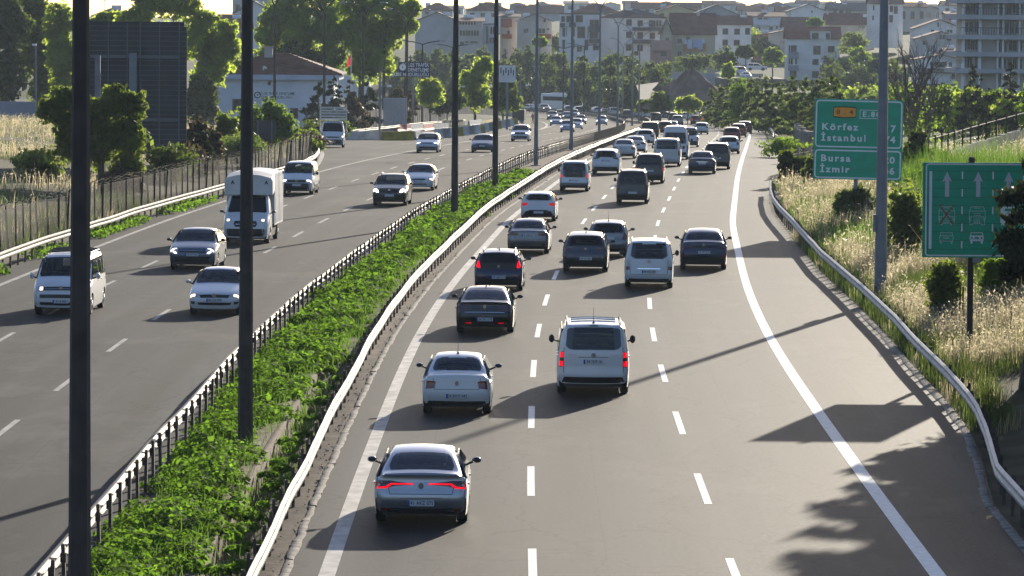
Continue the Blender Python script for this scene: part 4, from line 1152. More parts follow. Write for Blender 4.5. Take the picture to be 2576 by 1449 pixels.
# ================================================================ the traffic
SHAPES['cab'] = dict(L=2.35, W=2.02, H=2.22, belt=1.28, top=.86, axles=(-2.35, 1.42), out=[(2.25,.26),(2.33,.42),(2.35,.66),(2.31,.92),(2.13,1.10),(1.72,1.28),(1.52,1.36),(.90,1.98),(.60,2.17),(.32,2.22),(.12,2.21),(.03,2.17),(.0,2.0),(.0,1.4),(.0,.9),(.02,.55),(.05,.34)])
SHAPES['pickup'] = dict(L=5.2, W=1.86, H=1.78, belt=1.08, top=.76, axles=(1.15, 4.25), out=[(5.1,.30),(5.18,.45),(5.2,.66),(5.17,.86),(5.0,.98),(4.2,1.09),(3.95,1.14),(3.25,1.65),(2.8,1.77),(2.1,1.78),(1.75,1.72),(1.60,1.20),(1.52,1.11),(1.3,1.10),(.3,1.09),(.05,1.08),(.02,1.0),(.0,.8),(.0,.62),(.05,.50),(.12,.40)])
def pair(B, root, name, rows, m, end='rear', eps=.022, nc=6):
    link(name, B.panel(name, rows, MT[m], end, nc=nc, eps=eps), root)
    link(name, B.panel(name, mirror_rows(rows), MT[m], end, nc=nc, eps=eps), root)
def lid(zt, zb, x):      # boot-lid outline
    return [[(zt, x - .012, x), (zb, x * .93 - .012, x * .93)], [(zt, -x, -x + .012), (zb, -x * .93, -x * .93 + .012)], [(zb + .012, -x * .93, x * .93), (zb, -x * .93, x * .93)]]
# --- R1 silver saloon, lit C-shaped lamps
def ex1(B, r, rp):
    pair(B, r, "tail_light", [(.852, .15, .58), (.826, .15, .60)], 'lens_lit')
    pair(B, r, "tail_light", [(.852, .55, .60), (.79, .62, .70), (.765, .66, .72)], 'lens_lit')
    pair(B, r, "tail_light", [(.79, .66, .905), (.760, .66, .905)], 'lens_lit')
    pair(B, r, "tail_light", [(.90, .86, .915), (.76, .86, .91)], 'lens_lit')
    pair(B, r, "exhaust_trim", [(.315, .40, .66), (.285, .42, .64)], 'chrome', eps=.02)
    link("deck_lip", B.panel("deck_lip", [(1.035, -.70, .70), (1.0, -.74, .74)], PT['silver'], 'rear', nc=13, eps=.035), r)
vehicle("sedan", "silver saloon nearest the camera with lit red tail strips, plate 41 AKZ 075", "car", 'fastback', 1061, 1311, 'silver', scale=(1.005, 1, 1.01), plate="41 AKZ 075", plate_z=.47,
    lamps='lens_dark', rear=dict(lamp=[(.905, .60, .915), (.86, .30, .925), (.83, .14, .92), (.80, .52, .915), (.765, .66, .91)], reflector=[(.355, .62, .80), (.32, .64, .78)], badge=.80, seam=lid(.84, .64, .66) + [[(.57, -.40, .40), (.562, -.42, .42)]], low=(.36, .25)), mirror='silver', extra=ex1)
# --- R2 white saloon
vehicle("sedan", "white saloon with dark red square tail lights, plate 34 BOO 042", "car", 'sedan', 1150, 1038, 'white', scale=(.97, .98, 1.02), plate="34 BOO 042", plate_z=.50,
    rear=dict(lamp=[(.88, .62, .85), (.86, .52, .885), (.70, .56, .885), (.685, .66, .87)], badge=.82, bw=.8, seam=lid(.96, .66, .60), low=(.36, .25), chrome=[(.375, -.6, .6), (.36, -.6, .6)]), antenna='whip', mirror='white')
# --- R3 white passenger van
def ex3(B, r, rp):
    for z0, z1 in ((1.15, 1.01), (.91, .78)):
        pair(B, r, "tail_light", [(z0, .80, .925), (z1, .80, .93)], 'lens_lit', eps=.026)
    link("brake_light", B.panel("brake_light", [(1.845, -.12, .12), (1.825, -.12, .12)], MT['blackplastic'], 'rear', nc=4, eps=.012), r)
    link("badge_lettering", B.panel("badge_lettering", [(1.09, -.66, -.44), (1.07, -.66, -.44)], MT['rim'], 'rear', nc=4, eps=.012), r)
    link("badge_lettering", B.panel("badge_lettering", [(1.09, .44, .66), (1.07, .44, .66)], MT['rim'], 'rear', nc=4, eps=.012), r)
    for yy in (1.0, 1.7, 2.4):
        rb = MB(); rb.tube([rp(yy, x, .012) for x in (-.6, -.3, 0, .3, .6)], .014, 5); rb.build("roof_seam", PT['white'], r)
vehicle("passenger_van", "white passenger van with both brake lights glowing red, plate 34 YUP 16", "van", 'van', 1491, 988, 'white', scale=(1.0, 1.0, 1.0), plate="34 YUP 16", plate_z=.90, lamps='lens_dark',
    rear=dict(lamp=[(1.17, .79, .93), (.76, .79, .935)], badge=1.07, seam=[[(1.86, .755, .767), (.50, .79, .802)], [(1.86, -.767, -.755), (.50, -.802, -.79)], [(1.02, -.40, .40), (1.008, -.40, .40)]], low=(.49, .33), reflector=[(.47, .60, .72), (.44, .60, .72)]),
    glassrows=[(1.79, -.64, .64), (1.74, -.70, .70), (1.32, -.73, .73), (1.24, -.66, .66), (1.21, -.54, .54)], rails='white', antenna='whip', extra=ex3)
# --- R4 black coupe-saloon
def ex4(B, r, rp):
    pair(B, r, "reflector", [(.36, .42, .60), (.335, .42, .60)], 'lens_lit2')
vehicle("sedan", "black coupe saloon with chrome boot strip and dark glass roof, plate 34 TR 1175", "car", 'fastback', 1221, 835, 'black', scale=(1.0, 1.03, .99), plate="34 TR 1175", plate_z=.47, lamps='lens_dark',
    rear=dict(lamp=[(.93, .54, .86), (.90, .48, .895), (.74, .46, .90), (.71, .52, .89)], badge=.86, chrome=[(.70, -.62, .62), (.685, -.62, .62)], low=(.36, .25)), roofm='glass', antenna='fin', mirror='black', extra=ex4)
# --- R5 dark blue crossover
vehicle("crossover", "dark blue crossover with slanted glowing red lamps beside a black tailgate panel", "car", 'hatch', 1255, 730, 'navy', scale=(1.03, 1.03, 1.02), plate="39 ABP 522", plate_z=.52, lamps='lens_lit',
    rear=dict(lamp=[(1.13, .71, .75), (1.02, .685, .79), (.91, .665, .825), (.86, .66, .74)], black=[(1.36, -.5, .5), (1.20, -.72, .72), (.84, -.68, .68), (.80, -.58, .58)], reflector=[(.60, .50, .76), (.56, .52, .74)], badge=.90, low=(.42, .27)), rails='silver', antenna='fin', extra=None)
# --- R6 grey saloon
vehicle("sedan", "grey saloon with its number plate high on the boot lid between dull lamps", "car", 'sedan', 1330, 637, 'grey', scale=(.985, 1.0, 1.0), plate="41 ABI 507", plate_z=.80, lamps='lens_dark',
    rear=dict(lamp=[(.94, .44, .80), (.90, .40, .885), (.80, .44, .89)], reflector=[(.42, .58, .74), (.395, .58, .74)], low=(.34, .24), seam=lid(.94, .64, .62)), glass='glass_light', mirror='grey')
# --- R7 slate crossover
vehicle("crossover", "slate grey crossover with white roof glare in front of the silver hatchback", "car", 'suv', 1473, 683, 'slate', scale=(.98, .96, .965), plate="34 VZ 484", plate_z=.56, lamps='lens_dark',
    rear=dict(lamp=[(1.02, .50, .80), (.96, .46, .88), (.90, .52, .88)], lamp2=[(.66, .80, .90), (.54, .76, .88)], lamp2_m='lens_red', badge=.92, low=(.46, .30), black=[(.46, -.7, .7), (.40, -.74, .74)]), antenna='fin', mirror='slate')
# --- R8 silver hatch
vehicle("hatchback", "silver hatchback with tall red lamps partly hidden by the slate grey crossover", "car", 'hatch', 1530, 645, 'grey', scale=(.985, .94, 1.03), plate=None, plate_z=.80,
    rear=dict(lamp=[(1.02, .66, .74), (.96, .64, .82), (.78, .58, .86), (.74, .62, .86)], low=(.36, .25)), glass='glass_light', antenna='whip', mirror='grey')
# --- R9 white MPV
def ex9(B, r, rp):
    link("tailgate_handle", B.panel("tailgate_handle", [(.755, -.42, .42), (.72, -.42, .42)], MT['chrome'], 'rear', nc=9, eps=.02), r)
    pair(B, r, "tail_light", [(.82, .72, .845), (.70, .71, .845)], 'lens_red', eps=.026)
vehicle("family_van", "white family van with silver roof rails and tall lamps, plate 34 KRL 030", "van", 'mpv', 1632, 723, 'white', scale=(1.0, 1.0, 1.0), plate="34 KRL 030", plate_z=.63, lamps='rim',
    rear=dict(lamp=[(1.16, .80, .85), (.98, .76, .875), (.72, .73, .88)], badge=1.0, seam=lid(1.60, .52, .74), low=(.36, .26)),
    glassrows=[(1.64, -.54, .54), (1.58, -.63, .63), (1.22, -.68, .68), (1.14, -.58, .58)], rails='silver', extra=ex9)
# --- R10 dark blue coupe SUV
vehicle("crossover", "dark blue sloping-roof crossover alone in the far lane beside the solid line", "car", 'coupesuv', 1769, 677, 'navy', scale=(1.0, 1.0, 1.03), plate="41 PT 375", plate_z=.72, lamps='lens_dark',
    rear=dict(lamp=[(.98, .46, .82), (.93, .40, .91), (.86, .62, .91)], lamp2=[(.66, .78, .90), (.46, .76, .89)], lamp2_m='lens_red', black=[(1.0, -.66, .66), (.90, -.70, .70)], badge=1.02, low=(.52, .30)), antenna=None, mirror='slate')
# --- R11 white hatch
vehicle("hatchback", "white rounded hatchback with glowing red lamps and dark bumper insert near the median rail", "car", 'hatch', 1355, 556, 'white', scale=(1.0, 1.0, .99), plate=None, plate_z=.46, lamps='lens_lit2',
    rear=dict(lamp=[(.92, .58, .84), (.88, .50, .875), (.82, .56, .87), (.79, .66, .86)], black=[(.58, -.40, .40), (.50, -.62, .62), (.36, -.70, .70)], low=(.36, .26)),
    glassrows=[(1.33, -.44, .44), (1.26, -.54, .54), (1.12, -.62, .62), (1.04, -.46, .46)], mirror='black')
# --- R12 silver small van
vehicle("small_van", "light silver small van with roof rails and lit red lamps beside the median rail", "van", 'smallvan', 1445, 481, 'lightsilver', scale=(1.0, 1.0, 1.0), plate=None, plate_z=.66, lamps='lens_lit',
    rear=dict(lamp=[(1.02, .74, .83), (.82, .74, .845)], lamp2=[(1.30, .74, .80), (1.04, .74, .83)], lamp2_m='lens_dark', low=(.36, .26)), rails='silver',
    glassrows=[(1.62, -.56, .56), (1.56, -.64, .64), (1.0, -.67, .67), (.86, -.62, .62)])
# --- R13 dark small van
vehicle("small_van", "dark brown small van with tinted rear glass in the middle lane", "van", 'mpv', 1591, 512, 'brown', scale=(.97, .98, 1.03), plate=None, plate_z=.62, lamps='lens_dark',
    rear=dict(lamp=[(1.40, .75, .82), (.80, .74, .87)], low=(.36, .26)), rails='black',
    glassrows=[(1.69, -.54, .54), (1.62, -.64, .64), (1.22, -.68, .68), (1.02, -.64, .64)])
# --- R14 white SUV
vehicle("suv", "white sport utility car with dark lower bumper behind the light silver small van", "car", 'suv', 1525, 438, 'white', scale=(1.0, 1.0, 1.03), plate=None, plate_z=.92, lamps='lens_dark',
    rear=dict(lamp=[(1.12, .46, .80), (1.07, .40, .91), (1.00, .66, .91)], low=(.46, .28)), dark_low=(.50, .32))
# --- R15 black MPV
vehicle("family_van", "black family van with roof rails and one lit lamp ahead of the dark brown van", "van", 'mpv', 1634, 461, 'black', scale=(.99, 1.0, 1.02), plate=None, plate_z=.80, lamps='lens_lit2',
    rear=dict(lamp=[(1.02, .76, .86), (.80, .76, .875)], low=(.34, .26)), rails='silver')
# --- R16 white van
vehicle("passenger_van", "dusty white van with roof rails ahead of the black family van", "van", 'van', 1678, 418.5, 'offwhite', scale=(.99, .98, 1.03), plate=None, plate_z=.62, lamps='lens_red',
    rear=dict(lamp=[(1.14, .80, .92), (.80, .80, .93)], low=(.34, .27)), rails='black')
vehicle("sedan", "white older saloon close to the median rail with square plate in its boot", "car", 'sedan', 1570, 399, 'offwhite', scale=(.97, .98, 1.02), plate_z=.78, glass='glass_light', rear=dict(lamp=[(.92, .58, .86), (.90, .54, .885), (.72, .58, .885)]), lod=0)
vehicle("sedan", "white saloon with wide red lamps just ahead of the white older saloon", "car", 'fastback', 1597, 386, 'white', plate_z=.5, rear=dict(lamp=[(.93, .46, .82), (.89, .40, .90), (.80, .60, .91)]), lod=0)
vehicle("hatchback", "white square hatchback behind the dark brown tall van near the rail end", "car", 'hatch', 1623, 365, 'white', scale=(1.03, 1.05, 1.02), plate_z=.5, rear=dict(lamp=[(.96, .50, .80), (.92, .46, .86), (.80, .56, .87)]), lod=0)
vehicle("passenger_van", "dark brown tall van at the end of the bright median rail", "van", 'van', 1635, 353, 'brown', scale=(.99, 1.0, 1.0), plate_z=.62, lod=0, rails='silver')
vehicle("minibus", "tall white high-roof minibus in the middle of the dense traffic", "minibus", 'minibus', 1699, 401, 'white', scale=(1.0, 1.0, 1.03), plate_z=.62, lod=1, glass='glass_light', rear=dict(lamp=[(1.15, .86, .97), (.62, .86, .98)], low=(.60, .36), seam=[[(2.36, -.008, .008), (.55, -.008, .008)]]),
    glassrows=[(2.06, -.66, .66), (2.0, -.74, .74), (1.30, -.80, .80), (1.24, -.74, .74)])
def expick(B, r, rp):
    lb = MB()
    for k in range(9):
        lb.box((random.uniform(-.5, .5), -B.L / 2 + random.uniform(.4, 1.3), 1.15 + random.uniform(0, .28)), (random.uniform(.3, .6), random.uniform(.3, .6), random.uniform(.15, .3)), rz=random.uniform(0, 1))
    lb.build("cargo", MT['darkmetal'], r)
vehicle("pickup_truck", "white pickup with dark load heaped in its bed beside the minibus", "pickup", 'pickup', 1732, 370, 'white', plate_z=.62, lod=0, rear=dict(lamp=[(1.02, .76, .90), (.70, .76, .91)], low=(.58, .42)), extra=expick)
vehicle("hatchback", "white hatchback with red lamps following the red car into the bend", "car", 'hatch', 1764, 338, 'white', plate_z=.62, rear=dict(lamp=[(.96, .56, .80), (.92, .50, .86), (.82, .56, .87)], black=[(.46, -.6, .6), (.40, -.64, .64)]), lod=0)
vehicle("sedan", "dark blue saloon with bright chrome strip over its plate in the outer lane", "car", 'sedan', 1766, 437, 'navy', scale=(1.0, 1.0, 1.03), plate=None, plate_z=.72, rear=dict(lamp=[(.98, .52, .82), (.94, .48, .88), (.80, .56, .89)], chrome=[(.83, -.36, .36), (.80, -.36, .36)], low=(.34, .25)), lamps='lens_dark', mirror='navy')
vehicle("family_van", "black family van directly ahead of the dark blue saloon in the outer lane", "van", 'mpv', 1804, 425.5, 'brown', scale=(.99, 1.0, 1.01), plate=None, plate_z=.80, rear=dict(lamp=[(1.05, .76, .86), (.86, .76, .875)], low=(.36, .26)), rails='silver')
vehicle("hatchback", "silver compact car in the outer lane ahead of the black family van", "car", 'hatch', 1834, 387, 'lightsilver', plate_z=.6, rear=dict(lamp=[(.98, .60, .82), (.80, .60, .87)]), lod=0)
vehicle("hatchback", "red hatchback in the outer lane where the road starts to bend", "car", 'hatch', 1841, 358.5, 'red', scale=(1.0, 1.0, 1.06), plate_z=.6, rear=dict(lamp=[(.98, .62, .82), (.80, .62, .87)]), lod=0)
vehicle("crossover", "orange crossover between the red hatchback and the maroon car at the bend", "car", 'suv', 1858, 345.5, 'orange', scale=(.98, .96, .98), plate_z=.7, lod=0)
vehicle("suv", "maroon tall car leading the outer lane into the bend beside the solid line", "car", 'suv', 1873, 337, 'maroon', plate_z=.7, lod=0, mirror='lightsilver')
vehicle("hatchback", "dark red compact car glimpsed past the minibus roof", "car", 'suv', 1674, 338, 'maroon', scale=(.96, .96, 1), plate_z=.7, lod=0)
vehicle("sedan", "silver saloon with red lamps just above the minibus roof", "car", 'sedan', 1690, 333, 'lightsilver', plate_z=.7, lod=0, rear=dict(lamp=[(.94, .46, .88), (.80, .46, .89)]))
vehicle("crossover", "silver and brown crossover ahead of the silver saloon in the far queue", "car", 'suv', 1704, 315, 'grey', plate_z=.7, lod=0)
vehicle("suv", "red sport utility car in the far queue below the white van", "car", 'suv', 1752, 314.5, 'red', plate_z=.7, lod=0, lamps='lens_lit2')
vehicle("passenger_van", "white van at the head of the outer queue beside the motorcycle", "van", 'van', 1741, 303.5, 'white', plate_z=.7, lod=0, glass='glass_light')
FAR_R = [(1694, 305, 'suv', 'black', "black sport utility car in the far queue beside a silver car"), (1717, 301, 'hatch', 'lightsilver', "silver hatchback in the far queue beside the black sport utility car"),
    (1671, 299.5, 'hatch', 'navy', "dark blue hatchback in the far queue"), (1650, 305.5, 'suv', 'brown', "dark brown sport utility car in the far queue beyond the rail end"),
    (1625, 297, 'hatch', 'white', "white hatchback in the far queue just past the rail end"), (1604, 296, 'suv', 'bluewhite', "pale white car in the far queue between two lamp posts"),
    (1576, 296.5, 'suv', 'black', "black car in the far queue behind the lamp posts"), (1583, 289, 'hatch', 'white', "white roofed car showing above the black car in the far queue"),
    (1541, 292, 'smallvan', 'bluewhite', "pale blue-white van in the far queue above the rail"), (1521, 291, 'sedan', 'maroon', "maroon saloon in the far queue beside the pale van"),
    (1500, 288.5, 'suv', 'lightsilver', "silver wagon in the far queue nearest the bend's end"), (1466, 284.5, 'suv', 'brown', "dark car far round the bend, beyond two others"),
    (1454, 286.5, 'suv', 'black', "black wagon far round the bend beside a dark car"), (1428, 285, 'suv', 'grey', "grey wagon far round the bend, nearest the bus")]
def far_vehicle(px, py, shape, col, label, view, yawx=0.0, group=None, **kw):
    p = on_road(px, py)
    nm = {'suv': "suv", 'hatch': "hatchback", 'sedan': "sedan", 'smallvan': "small_van", 'van': "passenger_van"}[shape]
    # direction of the road nearest this place
    i = int(np.argmin((PATH[:, 0] - p.x) ** 2 + (PATH[:, 1] - p.y) ** 2))
    i = min(max(i, 3), len(PATH) - 4); t = PATH[i + 3] - PATH[i - 3]
    yw = -math.atan2(t[0], t[1]) * (1 if p.y < 790 else .6)
    return vehicle(nm, label, "van" if 'van' in shape else "car", shape, px, py, col, view=view, pos=(p.x, p.y, p.z), lod=0, yaw=yw - heading(p.y) + yawx, plate_z=.62 if shape != 'sedan' else .5, seams=False, group=group, **kw)
for px, py, sh, c, lb in FAR_R: far_vehicle(px, py, sh, c, lb, 'rear')

# ---------------- oncoming carriageway
def exvw(B, r, rp):
    for yy in (.9, 1.6, 2.3, 2.9):
        rb = MB(); rb.tube([rp(yy, -.72, .09), rp(yy, 0, .11), rp(yy, .72, .09)], .03, 6); rb.build("roof_bar", MT['blackplastic'], r)
    pair(B, r, "headlight", [(.94, .60, .70), (.84, .60, .70)], 'lamp_warm', 'front', eps=.024)
vehicle("passenger_van", "white passenger van with black roof bars passing behind the near dark pole", "van", 'van', 160, 790, 'white', view='front', scale=(1.0, 1.03, 1.02), plate="41 A 900", plate_z=.47, mirror='white',
    front=dict(lamp=[(.97, .58, .90), (.95, .56, .925), (.83, .58, .925), (.81, .62, .90)], grille=[(.945, -.58, .58), (.835, -.58, .58)], bar=[(.89, -.55, .55), (.875, -.55, .55)], intake=[(.70, -.84, .84), (.58, -.82, .82)], intake2=[(.44, -.86, .86), (.34, -.8, .8)], badge=.89), rails='black', extra=exvw)
vehicle("sedan", "white saloon with warm headlights half hidden by the second dark pole", "car", 'sedan', 545, 790, 'white', view='front', scale=(.985, .98, 1.03), plate="06 LYZ 079", plate_z=.52, mirror='white',
    front=dict(lamp=[(.74, .56, .84), (.72, .50, .885), (.64, .54, .885)], lamp2=[(.725, .64, .80), (.65, .64, .80)], lamp2_m='lamp_warm', grille=[(.70, -.50, .50), (.60, -.46, .46)], intake=[(.44, -.58, .58), (.36, -.52, .52)], fog=[(.47, .64, .82), (.38, .66, .80)], badge=.66))
def exc4(B, r, rp):
    pair(B, r, "headlight", [(.86, .60, .70), (.83, .70, .84), (.79, .74, .86)], 'lamp_lit', 'front', eps=.026)
    pair(B, r, "headlight", [(.74, .66, .76), (.66, .58, .68)], 'lamp_lit', 'front', eps=.026)
vehicle("crossover", "grey blue crossover with split V-shaped white lights in the slow lane", "car", 'coupesuv', 489, 677, 'steelblue', view='front', scale=(1.0, 1.0, 1.01), plate="34 EYP 905", plate_z=.62,
    front=dict(lamp=[(.86, .56, .84), (.80, .54, .91), (.66, .58, .90)], grille=[(.76, -.54, .54), (.70, -.50, .50)], intake=[(.54, -.74, .74), (.40, -.62, .62)], intake2=[(.40, -.8, .8), (.30, -.8, .8)], bar=[(.775, -.5, .5), (.76, -.5, .5)]), extra=exc4)
vehicle("small_van", "white delivery van with bright lamps and black lower face behind the canvas truck", "van", 'mpv', 749, 489, 'white', view='front', scale=(1.0, 1.02, 1.02), plate=None, plate_z=.56,
    front=dict(lamp=[(.86, .50, .86), (.78, .50, .89), (.70, .74, .89)], lamp2=[(.85, .56, .84), (.77, .60, .86)], grille=[(.84, -.50, .50), (.70, -.52, .52)], intake=[(.66, -.84, .84), (.34, -.84, .84)], badge=.78), dark_low=(.64, .26))
def extu(B, r, rp):
    pair(B, r, "headlight", [(.92, .68, .86), (.84, .58, .84), (.72, .54, .66)], 'lamp_lit', 'front', eps=.024)
vehicle("suv", "dark brown sport utility car with wing-shaped white lights in the fast lane", "car", 'suv', 982, 516.5, 'brown', view='front', scale=(1.0, 1.0, 1.02), plate=None, plate_z=.56,
    front=dict(grille=[(.92, -.68, .68), (.72, -.52, .52)], intake=[(.62, -.5, .5), (.52, -.44, .44)], intake2=[(.44, -.82, .82), (.36, -.8, .8)], badge=.83, bar=[(.47, -.72, .72), (.43, -.7, .7)]), rails='silver', extra=extu)
vehicle("sedan", "white saloon with oval grille following the dark brown sport utility car", "car", 'sedan', 1056, 478.5, 'white', view='front', scale=(.95, .96, 1.03), plate=None, plate_z=.54, mirror='white',
    front=dict(lamp=[(.80, .54, .76), (.74, .50, .86), (.64, .62, .88)], lamp2=[(.74, .62, .78), (.66, .64, .80)], lamp2_m='lamp_warm', grille=[(.70, -.32, .32), (.66, -.40, .40), (.62, -.32, .32)], intake=[(.42, -.42, .42), (.36, -.46, .46)]))
vehicle("crossover", "silver crossover with bright lights opposite the yellow concrete barrier", "car", 'suv', 1076, 384, 'lightsilver', view='front', scale=(.98, .97, .97), plate=None, plate_z=.60,
    front=dict(lamp=[(.88, .46, .74), (.82, .44, .90), (.76, .60, .90)], lamp2=[(.84, .52, .80), (.80, .56, .86)], grille=[(.82, -.44, .44), (.78, -.40, .40)], intake=[(.50, -.66, .66), (.38, -.6, .6)]))
vehicle("sedan", "dark silver saloon beside the fourth lamp pole in the oncoming lanes", "car", 'sedan', 1214, 383, 'steelblue', view='front', plate=None, plate_z=.56,
    front=dict(lamp=[(.76, .50, .84), (.68, .54, .88)], grille=[(.74, -.40, .40), (.40, -.34, .34)], intake=[(.40, -.7, .7), (.30, -.66, .66)]))
vehicle("suv", "white sport utility car with bright lights near the row of concrete barriers", "car", 'suv', 1309, 355.5, 'white', view='front', plate=None, plate_z=.60, lod=0,
    front=dict(lamp=[(.92, .46, .84), (.82, .50, .90)], lamp2=[(.89, .54, .84), (.82, .56, .86)], grille=[(.92, -.44, .44), (.72, -.5, .5)], intake=[(.56, -.7, .7), (.40, -.64, .64)], bar=[(.38, -.6, .6), (.34, -.6, .6)]))
LIT = dict(lamp=[(.86, .52, .82), (.74, .56, .86)], lamp2=[(.84, .56, .80), (.75, .58, .80)], grille=[(.82, -.44, .44), (.66, -.42, .42)])
LITS = dict(lamp=[(.78, .52, .82), (.68, .56, .86)], lamp2=[(.77, .56, .80), (.69, .58, .80)], grille=[(.74, -.44, .44), (.62, -.42, .42)])
FAR_L = [(1399, 316, 'sedan', 'bluewhite', "pale blue saloon coming out of the bend next to the dark sport utility car", LITS), (1428, 332, 'hatch', 'bluewhite', "pale blue hatchback with lit lamps, nearest car at the bend", LITS),
    (1450, 325, 'hatch', 'white', "white hatchback with glaring side just behind the pale blue hatchback", LITS), (1461, 312, 'sedan', 'steelblue', "steel blue saloon at the bend behind the white hatchback", LITS),
    (1513, 315, 'hatch', 'lightsilver', "light silver hatchback alone in the fast lane at the bend", LITS), (1389, 301.5, 'suv', 'brown', "dark brown sport utility car coming out of the bend behind the pale saloon", LIT),
    (1409, 297, 'suv', 'maroon', "maroon car tucked behind the dark brown sport utility car at the bend", LIT), (1426, 301, 'hatch', 'steelblue', "blue-grey hatchback in the bend beside a lamp post", LITS),
    (1443, 296, 'suv', 'grey', "grey wagon in the bend behind the blue-grey hatchback", LIT), (1368, 281, 'suv', 'slate', "dark slate car far round the bend in front of the bus", LIT),
    (1373, 272, 'sedan', 'lightsilver', "silver car far round the bend, beyond the dark slate car", LITS)]
for px, py, sh, c, lb, fr in FAR_L: far_vehicle(px, py, sh, c, lb, 'front', front=fr)
far_vehicle(1329, 279, 'sedan', 'white', "white saloon far round the bend beside the construction site", 'rear', yawx=.2, group="vehicles far round the bend")
far_vehicle(1318, 270, 'suv', 'black', "black car far round the bend above the white saloon", 'rear', yawx=.2, group="vehicles far round the bend")

# --- canvas-covered truck
def excanvas(B, r, rp):
    y0 = -B.L / 2
    lamp_y = []
    bx = MB(); prof = [(-1.06, .0), (-1.06, 2.10), (-.98, 2.24), (-.5, 2.36), (0, 2.40), (.5, 2.36), (.98, 2.24), (1.06, 2.10), (1.06, 0)]
    bx.prism([(x, z + .72) for x, z in prof], y0 - 4.0, y0 - .06)
    bo = bx.build("canvas_cover", MT['canvas'], r, smooth=30)
    hood = MB(); hood.prism([(-1.06, 2.22), (-1.06, 2.82), (-.98, 2.96), (-.5, 3.08), (0, 3.12), (.5, 3.08), (.98, 2.96), (1.06, 2.82), (1.06, 2.22)], y0 - .06, y0 + .95)
    hood.v = [(x, y, z - max(0, (y - y0)) * .14) for x, y, z in hood.v]
    hood.build("canvas_hood", MT['canvas'], r, smooth=30)
    st = MB(); st.box((0, y0 + .02, 2.16), (2.13, .06, .14)); st.build("hood_strap", MT['blackplastic'], r)
    for k in range(6):
        fr_ = MB(); fr_.box((1.065, y0 - .4 - k * .62, 1.9), (.03, .05, 2.2)); fr_.box((-1.065, y0 - .4 - k * .62, 1.9), (.03, .05, 2.2)); fr_.build("canvas_rib", MT['canvas'], r)
    for k in range(5):
        fr_ = MB(); fr_.box((1.07, y0 - 2.05, .95 + k * .42), (.04, 3.9, .05)); fr_.build("lashing_strap", MT['canvas'], r)
    ch = MB(); ch.box((0, y0 - 2.0, .62), (.9, 4.0, .16)); ch.box((0, y0 - 2.0, .72), (2.06, 4.0, .08)); ch.build("chassis", MT['darkmetal'], r)
    for x in (-.78, .70):
        t = link("lettering", text_mesh("A", .22, MT['plate_text'], 1, .01), r, (x, y0 + .955, 2.62)); t.rotation_euler = R_FRONT
    pair(B, r, "headlight", [(1.08, .70, .82), (1.0, .70, .82)], 'lamp_warm', 'front', eps=.026)
vehicle("canvas_truck", "white light truck with a tall canvas cover passing behind the second dark pole", "truck", 'cab', 622, 611, 'white', view='front', plate="41 K 2107", plate_z=.50, mirror='black',
    front=dict(lamp=[(1.10, .66, .90), (1.04, .62, .95), (.96, .66, .95)], grille=[(1.0, -.46, .46), (.88, -.52, .52), (.74, -.44, .44)], intake=[(.62, -.86, .86), (.40, -.84, .84)], bar=[(.87, -.44, .44), (.85, -.44, .44)], badge=.87), dark_low=(.66, .32), extra=excanvas)
# --- stake-bed truck leaving the slip road
def exstake(B, r, rp):
    y0 = -B.L / 2
    ch = MB(); ch.box((0, y0 - 2.1, .75), (.9, 4.2, .2)); ch.box((0, y0 - 2.1, .95), (2.2, 4.2, .1)); ch.build("truck_bed", MT['darkmetal'], r)
    for k in range(5):                                       # front rack planks rising above the cab
        pb = MB(); pb.box((0, y0 - .04, 2.35 + k * .24), (2.2, .05, .16 if k != 1 else .14)); pb.build("rack_plank", PT['offwhite'], r)
    for k in range(6):
        for sg in (-1, 1):
            pb = MB(); pb.box((sg * 1.1, y0 - 2.1, 1.15 + k * .36), (.05, 4.2, .20)); pb.build("rack_plank", PT['offwhite'], r)
    for sg in (-1, 1):
        for yy in (-.06, -1.4, -2.8, -4.15):
            pb = MB(); pb.box((sg * 1.1, y0 + yy, 2.2), (.07, .07, 2.6)); pb.build("rack_post", PT['offwhite'], r)
        pb = MB(); pb.tube([(sg * 1.12, y0 - .1, 3.45), (sg * 1.12, y0 + .5, 3.62)], .06, 5); pb.build("rack_rail", PT['offwhite'], r)
    pair(B, r, "headlight", [(1.02, .78, .90), (.90, .78, .90)], 'lamp_warm', 'front', eps=.026)
vehicle("stake_truck", "white truck with a slatted stake rack above its cab beside the white barrier", "truck", 'cab', 836, 371, 'white', view='front', plate=None, plate_z=.50, yaw=.085, mirror='black',
    front=dict(lamp=[(1.04, .66, .90), (.96, .62, .95), (.86, .80, .95)], grille=[(.94, -.62, .62), (.88, -.56, .56), (.84, -.40, .40)], intake=[(.66, -.90, .90), (.40, -.88, .88)]), dark_low=(.70, .32), extra=exstake)
